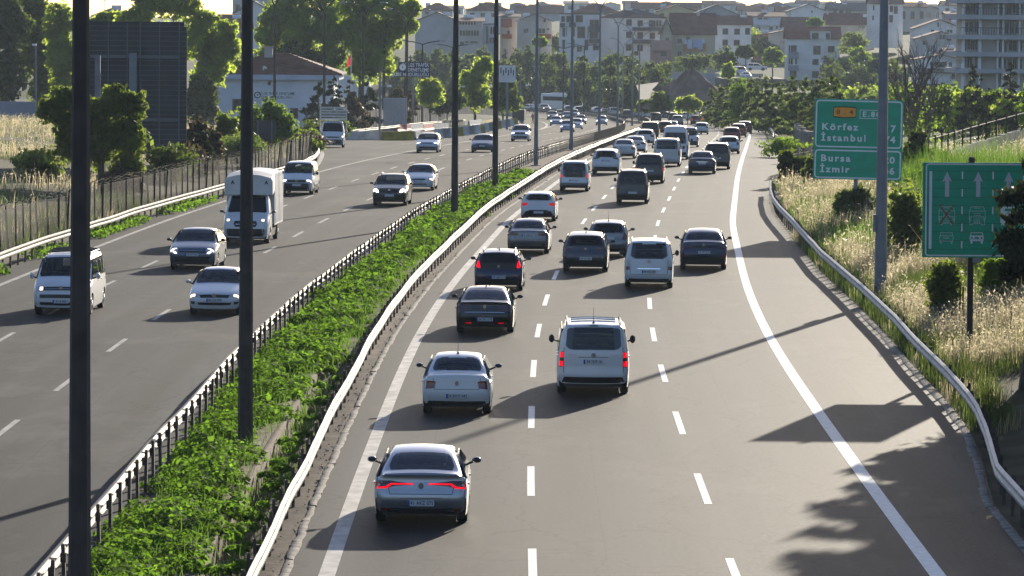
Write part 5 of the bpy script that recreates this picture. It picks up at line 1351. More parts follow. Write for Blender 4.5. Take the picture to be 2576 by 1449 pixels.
# --- coach far round the bend
cp = on_road(1412, 278)
co = thing("coach", cp, "white coach far round the bend with dark rear window", "coach", "vehicles far round the bend", rz=.62)
cb = MB(); cb.prism([(-1.27, .35), (-1.27, 3.0), (-1.15, 3.4), (-.9, 3.5), (.9, 3.5), (1.15, 3.4), (1.27, 3.0), (1.27, .35)], -5.5, 5.5); cb.build("body", PT['white'], co, smooth=30)
cw = MB(); cw.box((0, -5.52, 2.75), (2.2, .04, .7)); cw.build("rear_window", MT['glass'], co)
for sg in (-1, 1):
    cw = MB(); cw.box((sg * 1.275, -.2, 2.45), (.03, 10, .85)); cw.build("side_window", MT['glass'], co)
    for yy in (-3.2, 3.0): link("wheel", WHEELS[0.335][0], co, (sg * 1.15, yy, .48)).scale = (1.2, 1.42, 1.42)
cw = MB(); cw.box((0, 1.0, 3.6), (1.5, 3.2, .22)); cw.build("roof_unit", PT['white'], co)
cw = MB(); cw.box((0, 5.52, 2.1), (2.3, .04, 1.7)); cw.build("windscreen", MT['glass'], co)
for sg in (-1, 1):
    cw = MB(); cw.box((sg * 1.0, -5.53, 1.1), (.25, .03, .5)); cw.build("tail_light", MT['lens_red'], co)
# ================================================================ lamp posts
def lamp_post(base, h, r0, r1, label, m, arms=None, group="street lamp posts", name="lamp_post", plinth=True, n=8):
    g = thing(name, base, label, "lamp post", group)
    b = MB(); b.tube([(0, 0, -.3), (0, 0, h * .5), (0, 0, h)], [r0, (r0 + r1) / 2, r1], n); b.build("pole", m, g, smooth=None)
    if plinth:
        c = MB(); c.box((0, 0, .03), (.75, .75, .22), taper=.94); c.build("foundation", MT['concrete'], g)
    if arms:
        for sg in (-1, 1):
            a = MB(); pts = [(0, 0, h - .1)] + [(sg * (1 - math.cos(t)) * arms * .62 + sg * t * arms * .22, 0, h - .1 + math.sin(t) * 1.9) for t in (.4, .8, 1.15, 1.4)]
            a.tube(pts, [r1 * .8, r1 * .75, r1 * .7, r1 * .6, r1 * .5], 6); a.build("arm", m, g)
            e = pts[-1]; l = MB(); l.box((e[0] + sg * .35, 0, e[2] + .05), (.9, .30, .14), taper=.8); l.build("lamp_head", MT['galv_grey'], g)
    hb = MB(); hb.box((0, -r0 * .97, 1.0), (r0 * .7, .03, .45)); hb.build("access_door", m, g)
    return g
lamp_post(Vector((*at(200, 1449, 62.0).xy, 0.0)), 13.3, .175, .105, "nearest dark lamp pole at the edge of the view in the median plants", MT['pole'], group="dark lamp poles in the median")
for (px, py), lb in zip([(617, 1130), (1143, 556), (1245, 485)], ["second dark lamp pole rising from the median plants by the retaining wall", "dark lamp pole in the median with white litter near its foot", "dark lamp pole where the green median plants end"]):
    p = on_road(px, py); lamp_post(p, 13.3, .178, .11, lb, MT['pole'], group="dark lamp poles in the median")
FARP = [(1348, 420, "first grey double lamp post on the bare median"), (1437, 380.5, "second grey double lamp post on the bare median beside a stone footing"), (1507, 350, "third grey double lamp post, close by the rail"),
        (1553, 329, "fourth grey double lamp post towards the bend"), (1590, 318, "fifth grey double lamp post just before the rail ends"), (1607, 309.5, "sixth grey double lamp post, beside the rail end"), (1566, 292, "last grey double lamp post, far beyond the rail end")]
for px, py, lb in FARP:
    p = on_road(px, py); lamp_post(p, 13.3, .15, .085, lb, MT['pole_grey'], arms=2.4, group="grey double lamp posts in the median")
gp = lamp_post(Vector((13.04, 153.8, 0.15)), 14.0, .225, .13, "thick grey pole on the grass verge in front of the town distance sign", MT['pole_grey'], group=None, n=12)
jb = MB(); jb.box((-.24, 0, 2.65), (.10, .24, .62)); jb.build("junction_box", MT['pole_grey'], gp)
p = at(245, 477, 251); gz_ = terrain(p.x, p.y)
g = thing("steel_post", (p.x, p.y, gz_), "grey steel post in front of the big sign back beside the field tree", "post")
b = MB(); hh = at(240, 140, 251).z - gz_; b.box((0, 0, hh / 2), (.27, .18, hh)); b.box((.14, 0, hh / 2), (.03, .24, hh)); b.box((-.14, 0, hh / 2), (.03, .24, hh)); b.build("column", MT['pole_grey'], g)
for px, yb, Z, lb in [(690, 330, 440, "brown lamp post in front of the police building banner"), (815, 325, 475, "brown lamp post before the corner of the police building"), (912, 318, 508, "brown lamp post rising behind the red flag"), (1023, 310, 545, "brown lamp post behind the dark blue roadside sign")]:
    p = at(px, yb, Z); p.z = terrain(p.x, p.y); lamp_post(p, 13.3, .16, .12, lb, MT['bark'], arms=2.4, group="brown lamp posts by the police yard")
for px, y0, Z, lb in [(1418, 121, 800, "dark lamp post with two level arms before the white flats"), (1470, 116, 815, "dark lamp post with two level arms beside the white flats"), (1063, 110, 620, "short dark lamp post behind the blue roadside sign"), (1139, 118, 690, "dark lamp post half hidden by the third lamp pole")]:
    p = at(px, y0, Z); zt = p.z; p.z = terrain(p.x, p.y)
    g = thing("lamp_post", p, lb, "lamp post", "dark level-armed lamp posts")
    b = MB(); b.tube([(0, 0, -.2), (0, 0, zt - p.z)], [.16, .11], 6); b.build("pole", MT['darkmetal'], g)
    for sg in ((-1, 1) if Z > 600 else (-1,)):
        b = MB(); b.tube([(0, 0, zt - p.z - .1), (sg * 1.2, 0, zt - p.z + .25), (sg * (2.4 if Z > 600 else 1.1), 0, zt - p.z + .4)], .08, 5); b.build("arm", MT['darkmetal'], g)
        b = MB(); b.box((sg * (2.8 if Z > 600 else 1.35), 0, zt - p.z + .42), (.8, .35, .2)); b.build("lamp_head", MT['galv_grey'], g)
for px, y0, Z, lb in [(956, 169, 462, "grey camera pole standing in front of the picket fence"), (1148, 180, 600, "pale camera pole between trees beyond the fence"), (1310, 180, 700, "thin camera pole near the construction trailer"), (91, 116, 470, "thin lamp pole against the large dark trees")]:
    p = at(px, y0, Z); zt = p.z; p.z = terrain(p.x, p.y)
    g = thing("camera_pole" if px > 200 else "lamp_post", p, lb, "pole", "thin poles by the roadside")
    b = MB(); b.tube([(0, 0, -.2), (0, 0, zt - p.z)], [.12, .09], 7); b.build("pole", MT['pole_grey'], g)
    b = MB(); b.tube([(0, 0, (zt - p.z) * .72), (.9 if px > 200 else -.15, 0, (zt - p.z) * .72 if px > 200 else zt - p.z + .1)], .05, 5); b.build("arm", MT['pole_grey'], g)
    b = MB(); b.box((1.0 if px > 200 else -.2, 0, (zt - p.z) * .73 if px > 200 else zt - p.z + .15), (.45, .3, .22)); b.build("camera" if px > 200 else "lamp_head", MT['sign_white'], g)

# ================================================================ signs
class Sign:
    """flat sign: local x to the right, z up, face towards -Y; k metres per drawing unit; (u0, v0) drawing corner"""
    def __init__(s, root, k, u0, v0, w, h): s.r, s.k, s.u0, s.v0, s.h = root, k, u0, v0, h; s.lev = 0
    def xz(s, u, v): return ((u - s.u0) * s.k, s.h - (v - s.v0) * s.k)
    def poly(s, name, pts, m, d=.010):
        b = MB(); q = [s.xz(*p) for p in pts]
        n = len(q); b.add([(x, -d, z) for x, z in q] + [(x, -.0005, z) for x, z in q], [tuple(range(n))] + [(i, (i + 1) % n, (i + 1) % n + n, i + n) for i in range(n)])
        return b.build(name, m, s.r)
    def rect(s, name, u0, v0, u1, v1, m, d=.010): return s.poly(name, [(u0, v0), (u1, v0), (u1, v1), (u0, v1)], m, d)
    def ring(s, name, u0, v0, u1, v1, w, rr, m, d=.010, poly=None):
        def rc(a0, b0, a1, b1, r):
            out = []
            for cx, cy, t0 in ((a1 - r, b0 + r, -90), (a1 - r, b1 - r, 0), (a0 + r, b1 - r, 90), (a0 + r, b0 + r, 180)):
                for t in (0, 30, 60, 90): out.append((cx + r * math.cos(rad(t0 + t)), cy + r * math.sin(rad(t0 + t))))
            return out
        A_, B_ = rc(u0, v0, u1, v1, rr), rc(u0 + w, v0 + w, u1 - w, v1 - w, max(rr - w, 1))
        b = MB(); n = len(A_); pa = [s.xz(*p) for p in A_]; pb = [s.xz(*p) for p in B_]
        b.add([(x, -d, z) for x, z in pa + pb], [(i, (i + 1) % n, (i + 1) % n + n, i + n) for i in range(n)])
        return b.build(name, m, s.r)
    def stroke(s, b, pts, w, d=.010, dash=None):
        q = [Vector((*s.xz(*p),)) for p in pts]
        for a, c in zip(q[:-1], q[1:]):
            L = (c - a).length; t = (c - a) / max(L, 1e-6); nn = Vector((-t.y, t.x)) * w * s.k / 2
            segs = [(0, L)] if not dash else [(x, min(x + dash * s.k * .6, L)) for x in np.arange(0, L, dash * s.k)]
            for x0, x1 in segs:
                p0, p1 = a + t * x0, a + t * x1
                b.add([(p0.x - nn.x, -d, p0.y - nn.y), (p1.x - nn.x, -d, p1.y - nn.y), (p1.x + nn.x, -d, p1.y + nn.y), (p0.x + nn.x, -d, p0.y + nn.y)], [(0, 1, 2, 3)])
    def text(s, t, u, v, size, m, space=1.0, bold=.006, sx=1.0, align='LEFT', d=.011):
        x, z = s.xz(u, v)
        o = link("lettering", text_mesh(t, size, m, space, bold, sx, align=align), s.r, (x, -d, z)); o.rotation_euler = R_BACK
        return o
# --- lane sign
Zs = 124.6
tl = at(2323, 408, Zs); bl = at(2323, 648, Zs)
k = 0.1852 * Zs / FOC
W_, H_ = 1490 * k, 1297 * k
ls = thing("lane_sign", (tl.x, Zs, tl.z - H_), "green lane sign with three white arrows, a crossed-out lorry and little cars", "road sign")
ls.rotation_euler = (0, rad(-.2), 0)
S = Sign(ls, k, 440, 30, W_, H_)
vv = [30, 148, 266, 384, 503, 621, 739, 857, 975, 1093, 1211, 1327]
for a, c in zip(vv[:-1], vv[1:]):
    b = MB(); x0, z0 = S.xz(440, a + 2.5); x1, z1 = S.xz(1930, c - 2.5); b.box(((x0 + x1) / 2, .02, (z0 + z1) / 2), (x1 - x0, .04, z0 - z1)); b.build("panel", MT['sign_green'], ls)
b = MB(); b.box((W_ / 2, .05, H_ / 2), (W_ - .02, .02, H_ - .02)); b.build("backing", MT['sign_edge'], ls)
S.ring("border", 478, 46, 1895, 1306, 18, 45, MT['sign_white'])
S.rect("lane_bar", 528, 150, 566, 1208, MT['sign_white']); S.rect("lane_bar", 1800, 150, 1838, 1208, MT['sign_white'])
for u in (770, 1193, 1607):
    S.poly("arrow", [(u, 155), (u + 64, 294), (u + 28, 276), (u + 28, 500), (u - 28, 500), (u - 28, 276), (u - 64, 294)], MT['sign_grey'])
for u in (977, 1394):
    for v0, v1 in ((152, 258), (390, 495), (628, 733), (864, 969), (1098, 1200)): S.rect("lane_dash", u - 9, v0, u + 9, v1, MT['sign_white'])
def lorry(u, solid):
    b = MB(); w = 7
    if solid:
        for (x0, y0, x1, y1) in ((-100, 630, 100, 655), (-108, 655, -50, 690), (50, 655, 108, 690), (-108, 690, 108, 700), (-110, 700, 110, 775), (-110, 775, 110, 850), (-95, 850, -55, 885), (55, 850, 95, 885)):
            q0, q1 = S.xz(u + x0, y0), S.xz(u + x1, y1); b.add([(q0[0], -.010, q0[1]), (q1[0], -.010, q0[1]), (q1[0], -.010, q1[1]), (q0[0], -.010, q1[1])], [(0, 1, 2, 3)])
    else:
        S.stroke(b, [(u - 80, 632), (u + 80, 632), (u + 106, 690), (u + 108, 775), (u + 98, 878), (u + 60, 878), (u + 58, 860), (u - 58, 860), (u - 60, 878), (u - 98, 878), (u - 108, 775), (u - 106, 690), (u - 80, 632)], w, dash=22)
        for y in (690, 770): S.stroke(b, [(u - 100, y), (u + 100, y)], w, dash=22)
        for y in (650, 725, 750, 800, 825, 845): S.stroke(b, [(u - 45, y), (u + 45, y)], w, dash=22)
        for sg in (-1, 1): S.stroke(b, [(u + sg * 78, 790), (u + sg * 100, 790), (u + sg * 100, 815), (u + sg * 78, 815)], w, dash=16)
    return b.build("lorry_symbol", MT['sign_white'], ls)
lorry(770, False); lorry(1184, False); lorry(1607, True)
def carsym(u, solid):
    b = MB(); w = 10 if solid else 7
    D_ = None if solid else 20
    S.stroke(b, [(u - 75, 985), (u + 75, 985), (u + 92, 1050)], w, dash=D_); S.stroke(b, [(u - 75, 985), (u - 92, 1050)], w, dash=D_)
    if solid:
        for (x0, y0, x1, y1) in ((-92, 1022, 92, 1043), (-95, 1050, -75, 1068), (-55, 1043, -30, 1068), (30, 1043, 55, 1068), (75, 1050, 95, 1068), (-95, 1072, 95, 1082), (-92, 1086, 92, 1100), (-82, 1100, -56, 1134), (56, 1100, 82, 1134)):
            q0, q1 = S.xz(u + x0, y0), S.xz(u + x1, y1); b.add([(q0[0], -.010, q0[1]), (q1[0], -.010, q0[1]), (q1[0], -.010, q1[1]), (q0[0], -.010, q1[1])], [(0, 1, 2, 3)])
    else:
        for y in (1025, 1100): S.stroke(b, [(u - 85, y), (u + 85, y)], w, dash=20)
        for y in (1045, 1065): S.stroke(b, [(u - 40, y), (u + 40, y)], w, dash=20)
        for sg in (-1, 1): S.stroke(b, [(u + sg * 92, 1050), (u + sg * 90, 1095), (u + sg * 80, 1132), (u + sg * 66, 1132), (u + sg * 66, 1100)], w, dash=20)
    return b.build("car_symbol", MT['sign_white'], ls)
carsym(768, False); carsym(1180, True); carsym(1598, True)
b = MB(); S.stroke(b, [(668, 604), (864, 884)], 15, d=.014); S.stroke(b, [(866, 604), (662, 884)], 15, d=.016); b.build("red_cross", MT['sign_red'], ls)
gz_ = terrain(ls.location.x + W_ * .42, Zs)
pb = MB(); hp = ls.location.z - gz_
pb.box((0, .20, (H_ - .3 - hp) / 2), (.16, .02, H_ + hp + .6)); pb.box((.07, .28, (H_ - .3 - hp) / 2), (.02, .16, H_ + hp + .6)); pb.box((-.07, .28, (H_ - .3 - hp) / 2), (.02, .16, H_ + hp + .6))
pp = at(2443, 700, Zs); pb.build("post", MT['darkmetal'], ls, loc=(pp.x - ls.location.x, 0, 0))
pb = MB(); pb.box((W_ / 2, .12, -.02), (.2, .14, .25)); pb.build("bracket", MT['galv_grey'], ls)
# --- distance sign
Zs = 205.0
k = 0.16664 * Zs / FOC
tl = at(2050.5, 247, Zs); W_, H_ = 1342 * k, 1215 * k
ds = thing("distance_sign", (tl.x - .07, Zs, tl.z - H_), "green distance sign listing four towns with an orange route shield", "road sign")
ds.rotation_euler = (0, rad(.9), 0)
S = Sign(ds, k, 220, 95, W_, H_)
for a, c in [(95, 242), (242, 390), (390, 538), (538, 686), (686, 842), (842, 998), (998, 1154), (1154, 1310)]:
    b = MB(); x0, z0 = S.xz(220, a + .6); x1, z1 = S.xz(1562, c - .6); b.box(((x0 + x1) / 2, .02, (z0 + z1) / 2), (x1 - x0, .04, z0 - z1)); b.build("panel", MT['sign_green'], ds)
b = MB(); b.box((W_ / 2, .05, H_ / 2), (W_ - .02, .02, H_ - .02)); b.build("backing", MT['sign_edge'], ds)
S.ring("border", 240, 114, 1548, 828, 22, 55, MT['sign_white']); S.ring("border", 240, 862, 1548, 1296, 22, 55, MT['sign_white'])
S.poly("route_shield", [(505, 214), (675, 206), (850, 214), (850, 374), (675, 384), (505, 374)], MT['sign_black'], d=.009)
S.poly("route_shield", [(513, 230), (675, 221), (842, 230), (842, 358), (675, 370), (513, 358)], MT['sign_orange'], d=.013)
S.text("0 . 4", 677, 296, .30, mat("sign_brown", (.12, .03, .015), .6), 1.25, .006, 1.15, 'CENTER', .017)
S.ring("route_box", 903, 252, 1210, 386, 9, 6, MT['sign_white'])
S.text("E.80", 945, 322, .34, MT['sign_white'], 1.35, .010, 1.1)
for t, u, v, al in (("Körfez", 335, 522, 'LEFT'), ("İstanbul", 330, 688, 'LEFT'), ("Bursa", 333, 996, 'LEFT'), ("İzmir", 328, 1162, 'LEFT')): S.text(t, u, v, .435, MT['sign_white'], 1.30, .014, 1.12, al)
for t, u, v in (("7", 1452, 534), ("74", 1452, 700), ("120", 1452, 1008), ("446", 1452, 1172)): S.text(t, u, v, .435, MT['sign_white'], 1.15, .014, 1.12, 'RIGHT')
for px in (2153, 2212):
    q = at(px, 500, Zs); gz_ = terrain(q.x, Zs); hp = ds.location.z - gz_ + .4
    pb = MB(); pb.box((q.x - ds.location.x, .16, (H_ - .2 - hp) / 2), (.17, .17, H_ + hp - .2)); pb.build("post", MT['pole_grey'], ds)
# --- back of the big gantry sign
Zs = 262.0; k = Zs / FOC
tl = at(205, 53, Zs); W_, H_ = 265 * k, 333 * k
sb = thing("large_sign", (tl.x, Zs, tl.z - H_), "huge dark sign seen from behind with ribs, cross beams and a clipped corner", "road sign")
S = Sign(sb, k, 205, 53, W_, H_)
nst = 27
for i in range(nst):
    v0, v1 = 53 + 333 * i / nst + .02, 53 + 333 * (i + 1) / nst - .02
    xr = 470 - (max(0, 60 - v0) * .9 if v0 < 60 else 0)
    x0, z0 = S.xz(205, v0); x1, z1 = S.xz(xr, v1)
    b = MB(); b.box(((x0 + x1) / 2, .04, (z0 + z1) / 2), (x1 - x0, .05, z0 - z1)); b.box(((x0 + x1) / 2, .0, z1 + .02), (x1 - x0, .05, .035), 1); b.build("panel", [MT['sign_back'], MT['rib']], sb)
for u in (225, 273, 321, 353, 402, 451):
    x0, z0 = S.xz(u, 55); x1, z1 = S.xz(u, 384); b = MB(); b.box((x0, -.06, (z0 + z1) / 2), (.075, .10, z0 - z1)); b.build("rib", MT['rib'], sb)
for v in (141, 299):
    x0, z0 = S.xz(212, v); x1, _ = S.xz(453, v); b = MB(); b.box(((x0 + x1) / 2, -.16, z0), (x1 - x0, .12, .20)); b.build("cross_beam", MT['rib'], sb)
for u in (336,):
    x0, z0 = S.xz(u, 140); gz_ = terrain(sb.location.x + x0, Zs); b = MB(); hb_ = z0 - (gz_ - sb.location.z); b.box((x0, -.34, z0 - hb_ / 2), (.46, .24, hb_ + .4)); b.build("post", MT['pole_grey'], sb)
# --- small sign back on the left bank
Zs = 318.0; k = Zs / FOC
tl = at(641, 303, Zs); s2 = thing("small_sign", (tl.x, Zs, tl.z - 47 * k), "small grey sign seen from behind beside the bright green bush", "road sign")
b = MB(); b.box((26 * k, 0, 23.5 * k), (51 * k, .05, 47 * k)); b.build("panel", MT['sign_back'], s2)
for u in (8, 43):
    b = MB(); b.box((u * k, -.06, 23.5 * k), (.06, .06, 46 * k)); b.build("rib", MT['pole_grey'], s2)
gz_ = terrain(s2.location.x + 38 * k, Zs); hb_ = s2.location.z - gz_; b = MB(); b.box((41 * k, .02, -hb_ / 2), (.12, .1, hb_ + .4)); b.build("post", MT['darkmetal'], s2)
# --- blue police sign on a post
Zs = 548.0; k = Zs / FOC
tl = at(1002, 156, Zs); W_, H_ = 80 * k, 38 * k
bs = thing("blue_sign", (tl.x, Zs, tl.z - H_), "dark blue roadside sign with round emblem and three lines of white capitals", "sign")
b = MB(); b.box((W_ / 2, .05, H_ / 2), (W_, .1, H_)); b.build("panel", MT['sign_blue'], bs)
S = Sign(bs, k, 1002, 156, W_, H_)
for t, v in (("BÖLGE TRAFİK", 163.5), ("DENETLEME", 175.5), ("ŞUBE MÜDÜRLÜĞÜ", 187.5)): S.text(t, 1079, v, .62, MT['sign_white'], 1.02, .008, .78 if len(t) < 14 else .84, 'RIGHT', .062)
cx_, cz_ = S.xz(1013, 169)
b = MB(); b.add([(cx_ + .42 * math.cos(t), -.06, cz_ + .42 * math.sin(t)) for t in np.linspace(0, 2 * math.pi, 19)[:-1]], [tuple(range(18))]); b.build("emblem", MT['sign_white'], bs)
b = MB(); b.add([(cx_ + (.12 if i % 2 else .05) * math.cos(t), -.065, cz_ + (.12 if i % 2 else .05) * math.sin(t)) for i, t in enumerate(np.linspace(0, 2 * math.pi, 17)[:-1])], [tuple(range(16))]); b.build("emblem", MT['sign_blue'], bs)
gz_ = terrain(bs.location.x + 38 * k, Zs); hb_ = bs.location.z - gz_; b = MB(); b.tube([(38 * k, .1, 0.02), (38 * k, .1, -hb_ - .3)], .13, 8); b.build("post", MT['pole_grey'], bs)
# ================================================================ buildings
def wmat(n, c, v=.10): return mat(n, c, .85, spec=.15, var=v, vscale=.35, detail=6)
WL = dict(white=wmat("white_render", (.74, .74, .73)), cream=wmat("cream_render", (.56, .47, .33)), beige=wmat("beige_render", (.50, .46, .41)), grey=wmat("grey_render", (.44, .44, .45)),
          pink=wmat("pink_render", (.46, .27, .23)), blue=wmat("pale_blue_render", (.50, .57, .66)), orange=wmat("orange_render", (.42, .20, .08)), yellow=wmat("yellow_render", (.50, .44, .24)),
          red=wmat("red_brick_render", (.30, .08, .05)), greyblue=wmat("grey_blue_render", (.26, .28, .33)))
RF = dict(brown=mat("brown_tiles", (.19, .085, .06), .85, var=.2, vscale=.6, spec=.2), red=mat("red_tiles", (.25, .085, .06), .85, var=.2, vscale=.6, spec=.2), grey=mat("grey_tiles", (.12, .115, .11), .85, var=.2, vscale=.6, spec=.2), dark=mat("dark_tiles", (.10, .06, .05), .85, var=.2, vscale=.6, spec=.2))
WINF = mat("window_frame", (.10, .075, .06), .6); WINW = mat("white_window_frame", (.45, .45, .45), .6)
PANE = mat("window_pane", (.035, .037, .042), .12, spec=.5)
RAIL = mat("dark_balcony_rail", (.055, .055, .062), .6)
def unit_window(m):
    b = MB(); t = .09
    b.box((0, 0, .5 - t / 2), (1, .10, t)); b.box((0, 0, -.5 + t / 2), (1, .12, t)); b.box((-.5 + t / 2, 0, 0), (t, .10, 1 - 2 * t)); b.box((.5 - t / 2, 0, 0), (t, .10, 1 - 2 * t)); b.box((0, 0, 0), (.06, .08, 1 - 2 * t))
    return b.mesh("window", m)
_p = MB(); _p.box((0, .03, 0), (.82, .03, .82)); PANE_ME = _p.mesh("pane", PANE)
WIN_ME = dict(d=unit_window(WINF), w=unit_window(WINW))
def win(root, x, y, z, w, h, kind='d', rz=0):
    o = link("window", WIN_ME[kind], root, (x, y, z)); o.scale = (w, 1, h); o.rotation_euler = (0, 0, rz)
    p = link("pane", PANE_ME, o)
    return o
def roof_mesh(kind, w, d, rh, ov, m, wallm):
    """roof over a w x d plan (front at y=0), eaves at z=0; gables filled with wall"""
    b = MB(); x0, x1, y0, y1 = -ov, w + ov, -ov, d + ov; t = .18
    def slab(q): 
        n = len(q); b.add(list(q) + [(x, y, z - t) for x, y, z in q], [tuple(range(n)), tuple(range(2 * n - 1, n - 1, -1))] + [(i, i + n, (i + 1) % n + n, (i + 1) % n) for i in range(n)], 0)
    dz = -ov * rh / (d / 2 + ov)
    if kind == 'gx':
        slab([(x0, y0, 0), (x1, y0, 0), (x1, d / 2, rh), (x0, d / 2, rh)]); slab([(x1, y1, 0), (x0, y1, 0), (x0, d / 2, rh), (x1, d / 2, rh)])
        for x in (0.05, w - .05): b.add([(x, 0, -t), (x, d, -t), (x, d / 2, rh - t)], [(0, 1, 2)], 1)
    elif kind == 'gy':
        slab([(x0, y0, 0), (w / 2, y0, rh), (w / 2, y1, rh), (x0, y1, 0)]); slab([(w / 2, y0, rh), (x1, y0, 0), (x1, y1, 0), (w / 2, y1, rh)])
        for y in (0.0, d): b.add([(0, y, -t), (w, y, -t), (w / 2, y, rh - t)], [(0, 1, 2)], 1)
    elif kind == 'mono':
        slab([(x0, y0, 0), (x1, y0, rh), (x1, y1, rh), (x0, y1, 0)])
        for y in (0.0, d): b.add([(0, y, -t), (w, y, -t), (w, y, rh - t)], [(0, 1, 2)], 1)
    elif kind == 'hip':
        r = min(d / 2, w * .42)
        slab([(x0, y0, 0), (x1, y0, 0), (w - r, d / 2, rh), (r, d / 2, rh)]); slab([(x1, y1, 0), (x0, y1, 0), (r, d / 2, rh), (w - r, d / 2, rh)])
        slab([(x1, y0, 0), (x1, y1, 0), (w - r, d / 2, rh)]); slab([(x0, y1, 0), (x0, y0, 0), (r, d / 2, rh)])
    else:
        b.box((w / 2, d / 2, .15), (w + .3, d + .3, .3), 0)
    return b.mesh("roof", [m, wallm])
HRND = random.Random(21)
def house(label, Z, rect, roof, wall, rm, wins=(), balc=(), depth=11, auto=None, wk='d', chim=(), sink=6, cat="house", name="house", group="houses of the hillside town", ov=.5):
    """rect = survey marks (x0, y_eaves, x1, y_base) at Z metres; roof = (kind, y of the ridge)"""
    x0, ye, x1, yb = rect
    a, c = at(x0, ye, Z), at(x1, yb, Z); k = Z / FOC
    w, h = c.x - a.x, a.z - c.z
    g = thing(name, (a.x, Z, c.z), label, cat, group)
    b = MB(); b.box((w / 2, depth / 2, (h - sink) / 2), (w, depth, h + sink)); b.build("wall", WL[wall], g)
    rh = max((ye - roof[1]) * k, .3)
    ro = link("roof", roof_mesh(roof[0], w, depth, rh, ov if roof[0] != 'flat' else 0, RF[rm], WL[wall]), g, (0, 0, h + (.18 if roof[0] != 'flat' else 0)))
    for cx_ in chim:
        b = MB(); b.box(((cx_ - x0) * k, depth * .45, rh * .9), (.7, .7, 1.6)); b.build("chimney", WL['beige'], ro)
    if Z < 1500 and roof[0] != 'flat':
        for q_ in range(HRND.choice([1, 2, 2])):                  # rooftop water tanks, aerials
            tx, ty = w * HRND.uniform(.15, .85), depth * HRND.uniform(.3, .6)
            tz = rh * (.55 if roof[0] == 'gx' else .5) * (1 if roof[0] != 'mono' else tx / w)
            b = MB(); b.tube([(tx - .8, ty, tz + .75), (tx + .8, ty, tz + .75)], .34, 8); b.box((tx, ty - .5, tz + .4), (1.7, .9, .08)); b.box((tx, ty, tz + .1), (1.4, .5, .9)); b.build("water_tank", WL['white'], ro)
        b = MB(); tx = w * HRND.uniform(.2, .8); tz = rh * .6; b.tube([(tx, depth * .5, tz), (tx, depth * .5, tz + 2.6)], .05, 4)
        for q_ in range(3): b.box((tx, depth * .5, tz + 1.7 + .35 * q_), (1.0 - .25 * q_, .05, .05))
        b.build("aerial", RAIL, ro)
    lst = list(wins)
    if auto:
        nx, ny = auto
        for i in range(nx):
            for j in range(ny):
                cw, chh = (x1 - x0) / nx, (yb - ye) / ny
                lst.append((x0 + cw * (i + .28), ye + chh * (j + .25), x0 + cw * (i + .70), ye + chh * (j + .72)))
    for q in lst:
        kk = q[4] if len(q) > 4 else wk
        ww, wh = (q[2] - q[0]) * k, (q[3] - q[1]) * k
        win(g, ((q[0] + q[2]) / 2 - x0) * k, -.04, (yb - (q[1] + q[3]) / 2) * k, ww, wh, kk)
    for q in balc:
        ww, wh = (q[2] - q[0]) * k, (q[3] - q[1]) * k
        b = MB(); cx_ = ((q[0] + q[2]) / 2 - x0) * k; zb = (yb - q[3]) * k
        b.box((cx_, -.6, zb - .08), (ww, 1.2, .16)); b.box((cx_, -1.17, zb + wh / 2), (ww, .08, wh)); 
        for sg in (-1, 1): b.box((cx_ + sg * (ww / 2 - .04), -.6, zb + wh / 2 + .001), (.08, 1.12, wh))
        b.build("balcony", q[4] if len(q) > 4 and not isinstance(q[4], str) else (WL[q[4]] if len(q) > 4 else RAIL), g)
    return g
# --- first row
z2 = lambda q: tuple([1408.7 + q[0] * .16666, q[1] * .16666, 1408.7 + q[2] * .16666, q[3] * .16666] + list(q[4:]))
z3 = lambda q: tuple([1811.2 + q[0] * .16666, q[1] * .16666, 1811.2 + q[2] * .16666, q[3] * .16666] + list(q[4:]))
z4 = lambda q: tuple([2146.6 + q[0] * .16666, q[1] * .16666, 2146.6 + q[2] * .16666, q[3] * .16666] + list(q[4:]))
z1 = lambda q: tuple([1006.2 + q[0] * .16666, q[1] * .16666, 1006.2 + q[2] * .16666, q[3] * .16666] + list(q[4:]))
house("white four-storey block with a blank wall and dark balconies above the dark trees", 1060.0, z2((620, 268, 1590, 900)), ('hip', 24), 'white', 'dark',
      [z2(q) for q in ((1000, 300, 1085, 395), (1000, 485, 1085, 580), (998, 670, 1085, 770), (1170, 310, 1250, 400), (1340, 310, 1440, 410), (1440, 300, 1540, 410, 'w'), (1170, 490, 1255, 590), (1355, 495, 1435, 590), (1170, 680, 1255, 775), (1120, 780, 1190, 840), (970, 850, 1080, 900))],
      [z2(q) for q in ((1095, 415, 1300, 462), (1300, 415, 1545, 462), (1095, 600, 1420, 650))], depth=14)
house("white stepped flats with many narrow dark windows left of the blank-walled block", 1050.0, z2((0, 215, 600, 880)), ('flat', 30), 'white', 'dark',
      [z2(q) for q in ((40, 425, 80, 560), (190, 420, 225, 555), (265, 405, 380, 580), (420, 400, 432, 575), (100, 410, 108, 560), (40, 605, 80, 740), (195, 600, 222, 735), (375, 600, 430, 760), (235, 235, 345, 340), (450, 300, 590, 400), (450, 485, 580, 585), (500, 680, 590, 760), (20, 250, 75, 340), (95, 245, 210, 340), (260, 690, 340, 780))],
      [z2(q) for q in ((0, 355, 75, 405), (140, 345, 240, 400), (440, 400, 600, 478), (440, 590, 600, 640))], depth=12)
h3 = house("cream house with a huge brown roof and washing hung on its balcony", 1030.0, z2((1690, 525, 2340, 930)), ('gx', 34), 'cream', 'brown',
      [z2(q) for q in ((1765, 580, 1855, 670, 'w'), (1770, 770, 1850, 860, 'w'), (1960, 780, 2000, 860, 'w'), (1900, 560, 1960, 680))], [z2((1870, 660, 2200, 750, 'orange'))], depth=12, chim=(1758,))
k3 = 1030 / FOC
